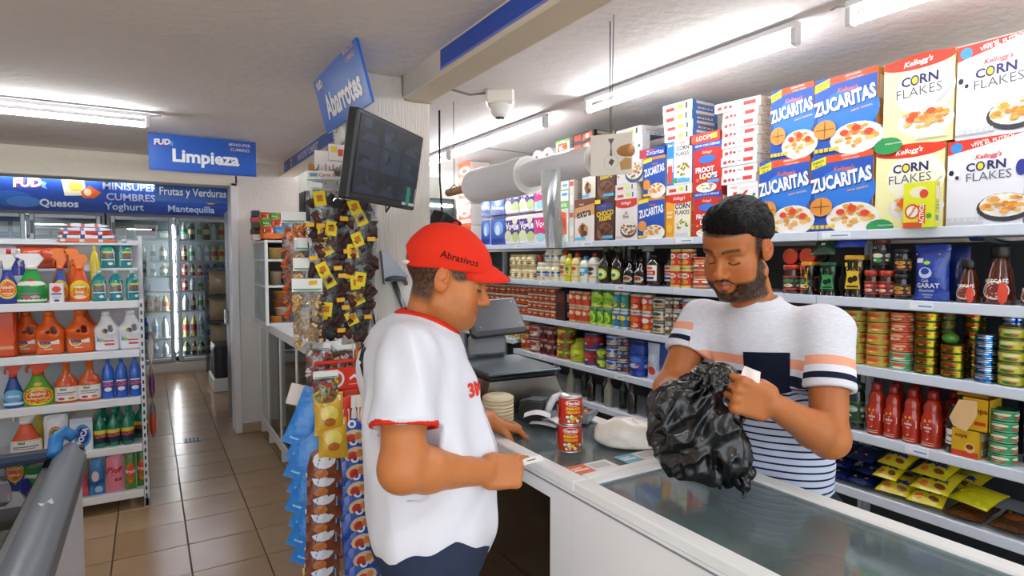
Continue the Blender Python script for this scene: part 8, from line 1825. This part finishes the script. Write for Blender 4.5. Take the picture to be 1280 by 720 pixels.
# cap
hL = lambda p: hO + hM @ np.array(p, float)
s = SDF(hO - .17, hO + np.array([.17, .17, .2]), .0028)
s.ell(hL((0, -.010, .040)), (.084, .106, .093), 0, 'add', hM); s.ell(hL((0, .032, .036)), (.076, .073, .066), .015, 'add', hM)
pn_ = hM @ unit([0, -.16, 1.0]); p0 = hL((0, .06, .028))
s.op(lambda X, Y, Z: (X - p0[0]) * pn_[0] + (Y - p0[1]) * pn_[1] + (Z - p0[2]) * pn_[2], hO - .3, hO + .3, 0, 'sub')
s.ell(hL((0, -.118, .022)), (.035, .03, .024), .004, 'sub', hM)
V, Q = s.surf(); V = relax(V, Q, 2); N = vnormals(V, Q); V = V + N * (.0018 * vnoise(V, 24, 5))[:, None]
o = ob('cap', grid_mesh('cap', V, Q, 'cloth', 'd8301a'), cust); bvc = BVHTree.FromPolygons([tuple(v) for v in V], [tuple(q) for q in Q])
b = B()
def bill(off):
    def fn(u, v):
        a = (u - .5) * 2.0; w_ = 1 - (abs(a)) ** 2.6
        x = .070 * math.sin(a * 1.25) / math.sin(1.25) * (1 - .06 * v); y0 = .096 * math.sqrt(max(0, 1 - (x / .088) ** 2)) - .034; y = y0 + .096 * v * max(0.05, w_) ** .55
        z = .064 - .012 * v - .020 * v * v - .026 * (x / .07) ** 2 + off
        return tuple(hL((x, y, z)))
    return fn
b.grid(bill(.0022), 26, 12, 'd6301a', 'cloth'); b.grid(lambda u, v: bill(-.0022)(1 - u, v), 26, 12, 'c02a18', 'cloth'); b.grid(lambda u, v: bill(.0022 - .0044 * v)(u, 1.0), 26, 1, 'c82c18', 'cloth'); ob('cap_bill', b, o)
b = B(); b.tube([hL((-.045, -.088, .018)), hL((-.025, -.104, .010)), hL((0, -.110, .008)), hL((.025, -.104, .010)), hL((.045, -.088, .018))], .006, 'f0e4e0', 'cloth', 8); ob('cap_strap', b, o)
b = B(); b.lathe([(.001, .006), (.006, .004), (.008, 0)], 10, 'c82c18', 'cloth', M=Matrix.Translation(hL((0, -.012, .133)))); ob('cap_button', b, o)
vs, fs, asp = glyphs('Abrasivos', .012)
rx = hM[:, 0]; ry = hM[:, 1]; rz_ = hM[:, 2]
project('cap_print', [(x * .017 * 1.0, y * .017) for x, y in vs], fs, hL((.3, .018, .052)), ry, rz_, -rx, bvc, 'cloth', '3a1410', .0012, o)
vs, fs, asp = glyphs('3M', .06)
project('cap_print', [(x * .022, y * .022) for x, y in vs], fs, hL((.0, .3, .073)), -rx, rz_, -ry, bvc, 'cloth', '1c1416', .0012, o)
# trousers, shoes
hip = at(540, 690, T0_); hip[2] = .93
s = SDF(np.array([hip[0] - .3, hip[1] - .3, .03]), np.array([hip[0] + .3, hip[1] + .3, 1.08]), .009)
s.ell(hip + up * .02, (.17, .15, .13), .04, 'add', R_)
for sg in (-1, 1):
    h_ = hip + cl * sg * .095 - up * .02; kn = np.array([h_[0] + cf[0] * .03, h_[1] + cf[1] * .03, .50]); an = np.array([h_[0] - .0, h_[1], .09])
    s.cone(h_, kn, .098, .072, .05); s.cone(kn, an, .072, .058, .03)
V, Q = s.surf(); V = relax(V, Q, 2); N = vnormals(V, Q); V = cloth_folds(V, N, .008, 21); ob('trousers', grid_mesh('trousers', V, Q, 'cloth', '2a3348'), cust)
for sg in (-1, 1):
    p = hip + cl * sg * .095; s = SDF(np.array([p[0] - .2, p[1] - .2, -.02]), np.array([p[0] + .22, p[1] + .2, .14]), .006)
    a = np.array([p[0], p[1], .05]); s.cone(a, a + cf * .15 - up * .012, .048, .036, .02); s.cone(a, a + up * .06, .045, .048, .02); s.box(a + cf * .06 - up * .036, (.046, .125, .014), .012, .006, 'add', R_)
    s.op(lambda X, Y, Z: Z - .001 + 0 * X + 0 * Y, np.array([p[0] - .3, p[1] - .3, -.1]), np.array([p[0] + .3, p[1] + .3, .03]), 0, 'sub')
    V, Q = s.surf(); ob('shoe', grid_mesh('shoe', relax(V, Q, 1), Q, 'plastic', '1c1c20'), cust)
# small slip of paper in the pointing hand
b = B(); pz = wR + dR * .125 + thR * .012; b.box(-.03, -.012, 0, .03, .012, .0008, 'f0ece6', 'card'); b.box(-.01, -.002, .0008, .012, .002, .001, '4a4a50', 'card')
tag(ob('paper_slip', b, None, tuple(pz + up * .012), (.25, -.1, math.atan2(dR[1], dR[0]))), 'small white paper slip at the pointing hand of the customer', 'paper')

# ---------------------------------------------------------------- the vendor with the black bag
vf = unit([-.965, -.262, 0]); vl = np.array([-vf[1], vf[0], 0])          # facing, own left
TV = 1.70
vO = at(921, 309, 1.62); vM = frame([-.984, -.179, 0], math.radians(22), math.radians(-3))
neckV = at(946, 372, 1.655)
shV = at(949, 402, 1.68)
vsR = shV - vl * .178 - up * .012; vsL = shV + vl * .178 - up * .012
veR = at(838, 486, 1.72); vwR = at(866, 520, 1.50)
veL = at(1036, 548, 1.47); vwL = at(966, 506, 1.36)
lo = np.minimum.reduce([vsR - .12, vsL - .12, veL - .09, vwL - .16, veR - .09, vwR - .16]); hi = np.maximum.reduce([vsR + .12, vsL + .12, veL + .09, veR + .09, vwL + .12])
lo[2] = min(veL[2], vwR[2]) - .12; hi[2] = neckV[2] + .03
def neck_v(s):
    s.cone(vO + vM @ np.array([0, -.022, -.05]), neckV - up * .06 - vf * .01, .052, .055, .03); s.cone(vO + vM @ np.array([0, .015, -.085]), neckV + vf * .004 - up * .04, .038, .044, .03)
    s.ell(vO + vM @ np.array([0, .030, -.098]), (.034, .036, .018), .03, 'add', vM)
l2 = np.minimum(vO - .15, neckV - .12); l2[2] = neckV[2] - .055
sh = SDF(l2, np.maximum(vO + .15, neckV + .1), .0018)
neck_v(sh); head(sh, vO, vM, jaw=1.0, brow=1.0, chin=.004)
Vh, Qh = sh.surf()
s = SDF(lo, hi, .0027)
s.cone(neckV - up * .09 - vf * .03, neckV - up * .03 - vf * .008, .045, .050, .03)
s.cone(vsR, vsL, .05, .05, .03); s.cone(neckV - up * .06, shV - up * .03 - vf * .015, .056, .055, .04); s.cone(shV - up * .07 - vf * .02, at(955, 500, TV) - vf * .02, .06, .07, .04)
for S_, E_, W_ in ((vsR, veR, vwR), (vsL, veL, vwL)):
    s.cone(S_, E_, .050, .043, .03); m = E_ + (W_ - E_) * .28; s.cone(E_, m, .042, .044, .025); s.cone(m, W_, .044, .028, .02)
    s.ell(E_, (.042, .042, .042), .02)
iR = np.array([_R[0], _R[1], 0]); iF = unit([_F[0], _F[1], 0])        # picture right, picture depth (level)
dV = unit(-iR * .93 + up * .30 - iF * .22); pV = unit(iF * .93 + up * .08 - iR * .1); pV = unit(pV - dV * (pV @ dV)); tV = unit(np.cross(dV, pV)); tV = tV if tV[2] > 0 else -tV
hand(s, vwL, dV, tV, pV, [(78, 88, 55), (80, 90, 58), (82, 90, 60), (84, 90, 60)], .0, ((.30, .80, .65), (20, 34, 22)), 1.08)
dW = unit(-iR * .1 - iF * .75 - up * .55); pW = unit(iR * .8 - up * .3); pW = unit(pW - dW * (pW @ dW)); tW = unit(np.cross(pW, dW)); tW = tW if tW[2] > 0 else -tW
hand(s, vwR, dW, tW, pW, [(40, 45, 30)] * 4, .0, ((.5, .8, .4), (15, 25, 18)), 1.0)
V, Q = s.surf(); V = relax(V, Q, 1, .35); V, Q = np.concatenate([V, Vh]), np.concatenate([Q, Qh + len(V)])
def v_hair(x, y, z, nz):
    side = sstep(-y, -.040, -.022) * sstep(z, -.035, .0) * (np.abs(x) > .045) + sstep(-y, .012, .03) * sstep(z, -.085, -.05) + sstep(z, .058, .066)
    return np.clip(side, 0, 1) * np.clip(.92 + .3 * nz, 0, 1) * (1 - ((np.abs(x) > .0735) & (y > -.045) & (y < .015) & (z < .045)))
colr = skin_colours(V, vO, vM, lin('b46c3a'), 8, lin('1a120d'), lin('a35a48'), lin('1c130e'), None, (lin('15100d'), v_hair))
vend = ob('person', grid_mesh('person', V, Q, 'skin', colr)); tag(vend, 'bearded man with black hair in a striped pocket shirt, opening a black bag', 'person')
# hair
vL = lambda p: vO + vM @ np.array(p, float)
s = SDF(vO - .17, vO + np.array([.17, .17, .2]), .0025)
s.ell(vL((0, -.022, .046)), (.086, .106, .090), 0, 'add', vM); s.ell(vL((0, .030, .090)), (.062, .055, .040), .03, 'add', vM); s.ell(vL((-.01, .06, .092)), (.05, .03, .026), .025, 'add', vM)
def plane(s, p, n, c=None):
    p = vL(p); n = vM @ unit(n); s.op(lambda X, Y, Z: (X - p[0]) * -n[0] + (Y - p[1]) * -n[1] + (Z - p[2]) * -n[2], vO - .3, vO + .3, .004, 'sub')
# keep what lies above the fringe line and behind the temples
f1 = vL((0, .06, .056)); n1 = vM @ unit([.06, .42, -1]); f2 = vL((0, -.005, .01)); n2 = vM @ unit([0, 1.0, -.35])
def keep(X, Y, Z):
    a = (X - f1[0]) * n1[0] + (Y - f1[1]) * n1[1] + (Z - f1[2]) * n1[2]        # below the fringe
    return a
s.op(lambda X, Y, Z: np.minimum(-keep(X, Y, Z), 9) * -1 * -1 if False else -(keep(X, Y, Z)), vO - .3, vO + .3, .006, 'sub')
V, Q = s.surf(); V = relax(V, Q, 1); N = vnormals(V, Q); P_ = (V - vO) @ vM
V = V + N * (.0045 * np.abs(vnoise(P_ * np.array([1.6, .5, 1.0]), 60, 3)) + .003 * vnoise(P_ * np.array([1.5, .5, 1]), 26, 4) - .002)[:, None]
ob('hair', grid_mesh('hair', V, Q, 'hair', np.tile(lin('0e0b0a'), (len(V), 1)) * (1 + .5 * vnoise(V, 120, 9))[:, None]), vend)
# shirt with stripes: attributes carry the heights, the material turns them into crisp bands
def stripe_material():
    m = bpy.data.materials.new('striped_knit'); m.use_nodes = True; nt = m.node_tree; bs = nt.nodes['Principled BSDF']
    def A(n): q = nt.nodes.new('ShaderNodeAttribute'); q.attribute_name = n; return q.outputs['Fac']
    def math_(op, a, b=None, c=None):
        q = nt.nodes.new('ShaderNodeMath'); q.operation = op
        for i, v in enumerate((a, b, c)):
            if v is None: continue
            if isinstance(v, (int, float)): q.inputs[i].default_value = v
            else: nt.links.new(v, q.inputs[i])
        return q.outputs[0]
    def band(x, lo_, hi_): return math_('MULTIPLY', math_('GREATER_THAN', x, lo_), math_('LESS_THAN', x, hi_))
    def mixc(f, a, b):
        q = nt.nodes.new('ShaderNodeMix'); q.data_type = 'RGBA'; nt.links.new(f, q.inputs[0])
        for i, v in ((6, a), (7, b)):
            if isinstance(v, tuple): q.inputs[i].default_value = (*v, 1)
            else: nt.links.new(v, q.inputs[i])
        return q.outputs[2]
    tc = nt.nodes.new('ShaderNodeTexCoord'); nz = nt.nodes.new('ShaderNodeTexNoise'); mp = nt.nodes.new('ShaderNodeMapping'); mp.inputs['Scale'].default_value = (60, 60, 420)
    nt.links.new(tc.outputs['Object'], mp.inputs[0]); nt.links.new(mp.outputs[0], nz.inputs['Vector']); nz.inputs['Scale'].default_value = 1.0
    heather = mixc(nz.outputs['Fac'], lin('c9c9d2'), lin('efedf2'))
    t, sl, iss = A('torso_h'), A('sleeve_h'), A('is_sleeve')
    navy, pink, wh = lin('161d33'), lin('f0a88a'), lin('e6e6ee')
    # torso: 0 is the bottom of the pink band, negative below
    per = math_('FRACT', math_('MULTIPLY', t, 1 / .0185))
    thin = math_('LESS_THAN', per, .26)
    low = mixc(thin, lin('c3cbe0'), navy)
    c = mixc(math_('LESS_THAN', t, -.046), heather, low)
    c = mixc(band(t, 0.0, .026), c, pink); c = mixc(band(t, -.046, -.018), c, navy); c = mixc(band(t, -.018, 0.0), c, wh)
    s_ = mixc(band(sl, .050, .074), heather, pink); s_ = mixc(band(sl, .016, .032), s_, navy); s_ = mixc(band(sl, .032, .050), s_, wh)
    fin = mixc(math_('GREATER_THAN', iss, .5), c, s_)
    nt.links.new(fin, bs.inputs['Base Color']); bs.inputs['Roughness'].default_value = .85; bs.inputs['Specular IOR Level'].default_value = .2
    n2 = nt.nodes.new('ShaderNodeTexNoise'); n2.inputs['Scale'].default_value = 260; nt.links.new(tc.outputs['Object'], n2.inputs['Vector'])
    bp = nt.nodes.new('ShaderNodeBump'); bp.inputs['Strength'].default_value = .15; bp.inputs['Distance'].default_value = .01; nt.links.new(n2.outputs['Fac'], bp.inputs['Height']); nt.links.new(bp.outputs[0], bs.inputs['Normal'])
    MATS['striped_knit'] = m
stripe_material()
Rv = np.stack([-vl, vf, up], 1)
hmR = vsR + (veR - vsR) * .50; hmL = vsL + (veL - vsL) * .56; bR, bL = unit(veR - vsR), unit(veL - vsL)
lo = np.minimum.reduce([vsR - .14, vsL - .14, hmL - .1, hmR - .1]); hi = np.maximum.reduce([vsR + .14, vsL + .14, hmL + .12, hmR + .12]); lo[2] = .90; hi[2] = neckV[2] + .06
lo[:2] -= .04; hi[:2] += .04
s = SDF(lo, hi, .0036)
tor = lambda px, py, t=TV: at(px, py, t)
s.ell(tor(952, 440), (.178, .112, .13), .05, 'add', Rv); s.ell(tor(958, 500), (.165, .112, .13), .06, 'add', Rv); s.ell(tor(966, 575), (.155, .112, .16), .07, 'add', Rv); s.ell(tor(970, 640), (.155, .112, .14), .07, 'add', Rv)
s.cone(vsR + vl * .03 - up * .008, vsL - vl * .03 - up * .008, .062, .062, .05)
s.cone(shV - up * .045, neckV - up * .035, .096, .062, .05)
s.cone(vsR - up * .004, hmR + bR * .05, .059, .062, .05); s.cone(vsL - up * .004, hmL + bL * .05, .059, .063, .05)
cutpast(s, hmR, bR); cutpast(s, hmL, bL)
s.cone(hmR - bR * .05, hmR + bR * .1, .048, .060, .0, 'sub'); s.cone(hmL - bL * .05, hmL + bL * .1, .048, .061, .0, 'sub')
cV, cQ = opening(s, neck_hole(s, neckV + vf * .002 + up * .0, vf, fwd=.36, r=.058, lo_=-.012), 'collar', None, 'cloth', None)
V, Q = s.surf(); V = relax(V, Q, 2); N = vnormals(V, Q); V0 = V.copy(); V = cloth_folds(V, N, .013 * sstep(np.linalg.norm(V - neckV, axis=1), .09, .16), 31)
pink_z = at(888, 459, 1.58)[2]
rel = V0 - shV; th_ = V0[:, 2] - pink_z + .10 * 0
def axd(S_, H, a):
    p = V0 - S_; t = p @ a; r = np.linalg.norm(p - t[:, None] * a, axis=1); L_ = (H - S_) @ a; return t, r, L_
tR_, rR_, LR_ = axd(vsR, hmR, bR); tL_, rL_, LL_ = axd(vsL, hmL, bL)
lat = (V0 - shV) @ vl
isR = (lat < -.155) & (rR_ < .085) & (tR_ > -.02); isL = (lat > .150) & (rL_ < .088) & (tL_ > -.02)
sl_h = np.where(isR, LR_ - tR_, LL_ - tL_)
me = grid_mesh('shirt', V, Q, 'striped_knit', 'ffffff', {'torso_h': th_, 'sleeve_h': sl_h, 'is_sleeve': (isR | isL).astype(float)})
ob('shirt', me, vend); bvv = BVHTree.FromPolygons([tuple(v) for v in V], [tuple(q) for q in Q])
ob('collar', grid_mesh('collar', relax(cV, cQ, 1), cQ, 'cloth', 'd9d8de'), vend)
# chest pocket on his left
pk_c = at(949, 468, 1.55)
b = B(); n = 14; vs = []; o0 = pk_c + vf * .25
for j in range(n + 1):
    for i in range(n + 1):
        x = (i / n - .5) * .112; y = (j / n - .5) * .105
        if j == 0 : y -= .012 * (1 - abs(2 * i / n - 1))
        h = bvv.ray_cast(Vector(o0 + vl * x + up * (y + .06 * x)), Vector(-vf), .8)
        vs.append(tuple(h[0] + Vector(vf) * .0035) if h[0] is not None else tuple(pk_c + vl * x + up * y))
b.add(vs, [(j * (n + 1) + i, j * (n + 1) + i + 1, (j + 1) * (n + 1) + i + 1, (j + 1) * (n + 1) + i) for j in range(n) for i in range(n)], '10162a', 'cloth', True); ob('chest_pocket', b, vend)
# trousers and shoes
hip = tor(972, 690); hip[2] = .90
s = SDF(np.array([hip[0] - .3, hip[1] - .3, .03]), np.array([hip[0] + .3, hip[1] + .3, 1.05]), .009)
s.ell(hip + up * .02, (.158, .115, .12), .04, 'add', Rv)
for sg in (-1, 1):
    h_ = hip + vl * sg * .09; kn = np.array([h_[0], h_[1], .49]) + vf * .015; an = np.array([h_[0], h_[1], .09])
    s.cone(h_, kn, .088, .066, .05); s.cone(kn, an, .066, .052, .03)
V, Q = s.surf(); V = relax(V, Q, 2); N = vnormals(V, Q); V = cloth_folds(V, N, .008, 41); ob('trousers', grid_mesh('trousers', V, Q, 'cloth', '262a33'), vend)
for sg in (-1, 1):
    p = hip + vl * sg * .09; s = SDF(np.array([p[0] - .22, p[1] - .22, -.02]), np.array([p[0] + .22, p[1] + .22, .14]), .006)
    a = np.array([p[0], p[1], .05]); s.cone(a, a + vf * .13 - up * .012, .046, .036, .02); s.cone(a, a + up * .06, .043, .046, .02); s.box(a + vf * .05 - up * .036, (.045, .12, .014), .012, .006, 'add', Rv)
    s.op(lambda X, Y, Z: Z - .001 + 0 * X + 0 * Y, np.array([p[0] - .3, p[1] - .3, -.1]), np.array([p[0] + .3, p[1] + .3, .03]), 0, 'sub')
    V, Q = s.surf(); ob('shoe', grid_mesh('shoe', relax(V, Q, 1), Q, 'plastic', '201e1e'), vend)

# ---------------------------------------------------------------- black plastic bag, receipt
TB = 1.395
def bag_material():
    m = mat_attr('black_film', .26, spec=.6, coat=.15, var=.15, vscale=20)
    nt = m.node_tree; bs = nt.nodes['Principled BSDF']; tc = nt.nodes.new('ShaderNodeTexCoord')
    vo = nd(nt, 'ShaderNodeTexNoise', Scale=16.0, Detail=6.0, Distortion=1.6); nt.links.new(tc.outputs['Object'], vo.inputs['Vector'])
    try: vo.noise_type = 'RIDGED_MULTIFRACTAL'
    except Exception: pass
    bp = nd(nt, 'ShaderNodeBump', Strength=.22, Distance=.02); nt.links.new(vo.outputs['Fac'], bp.inputs['Height']); nt.links.new(bp.outputs[0], bs.inputs['Normal'])
bag_material()
pB = lambda px, py, t=TB: at(px, py, t)
grip = vwL + dV * .085
s = SDF(pB(800, 620) - .16, pB(945, 450) + .16, .0032)
s.lo
Rb = np.stack([iR, iF, up], 1)
s.ell(pB(868, 540), (.095, .085, .085), .03, 'add', Rb); s.ell(pB(838, 520, 1.43), (.055, .06, .065), .04, 'add', Rb); s.ell(pB(900, 565), (.06, .065, .075), .04, 'add', Rb); s.ell(pB(868, 578, 1.40), (.075, .055, .035), .03, 'add', Rb)
s.cone(pB(880, 510), pB(900, 474), .055, .034, .04); s.cone(pB(900, 474), grip, .034, .017, .02); s.cone(pB(846, 500, 1.45), pB(880, 474, 1.42), .03, .026, .03)
s.cone(pB(912, 570), pB(925, 590), .035, .014, .02); s.cone(pB(922, 588), pB(936, 592), .016, .008, .008); s.cone(pB(924, 592, 1.38), pB(929, 624, 1.345), .014, .004, .006)
s.cone(pB(905, 480), pB(914, 520), .03, .02, .03)
V, Q = s.surf(); V = relax(V, Q, 1); N = vnormals(V, Q)
c0 = pB(905, 470); D_ = V - c0; rr_ = np.linalg.norm(D_, axis=1)
# pleats run down from the gripped neck, crumples elsewhere
w1 = np.stack([vnoise(V, 7, 50 + i) for i in range(3)], 1) * .03
az = np.arctan2(D_ @ iF, D_ @ iR); el_ = np.arctan2(D_[:, 2], np.hypot(D_ @ iF, D_ @ iR))
q1 = np.stack([az * 2.4, el_ * 3.2, rr_ * 5], 1); rid = 1 - 2 * np.abs(vnoise(q1, 1.9, 61)); rid2 = 1 - 2 * np.abs(vnoise(V + w1, 24, 62)); rid3 = 1 - 2 * np.abs(vnoise(V + w1, 52, 63))
fade = sstep(rr_, .02, .07)
V = V + N * ((.016 * rid + .0065 * rid2 + .0016 * rid3 - .010) * fade)[:, None]
V[:, 2] = np.maximum(V[:, 2], CT + .0015)
o = ob('plastic_bag', grid_mesh('plastic_bag', V, Q, 'black_film', '0b0b0d')); tag(o, 'crumpled black plastic bag in the hands of the vendor over the counter', 'bag')
rc = vwL + dV * .095 + tV * .055
b = B(); b.grid(lambda u, v: tuple(rc + iR * ((u - .35) * .040 + .012 * v) + up * ((v - .6) * .030 - .016 * u) + iF * (.006 * math.sin(5 * u + 2 * v) + .01 * u * v)), 8, 8, 'f0e2dc', 'card'); tag(ob('receipt', b), 'folded pale receipt held above the fist of the vendor', 'receipt')
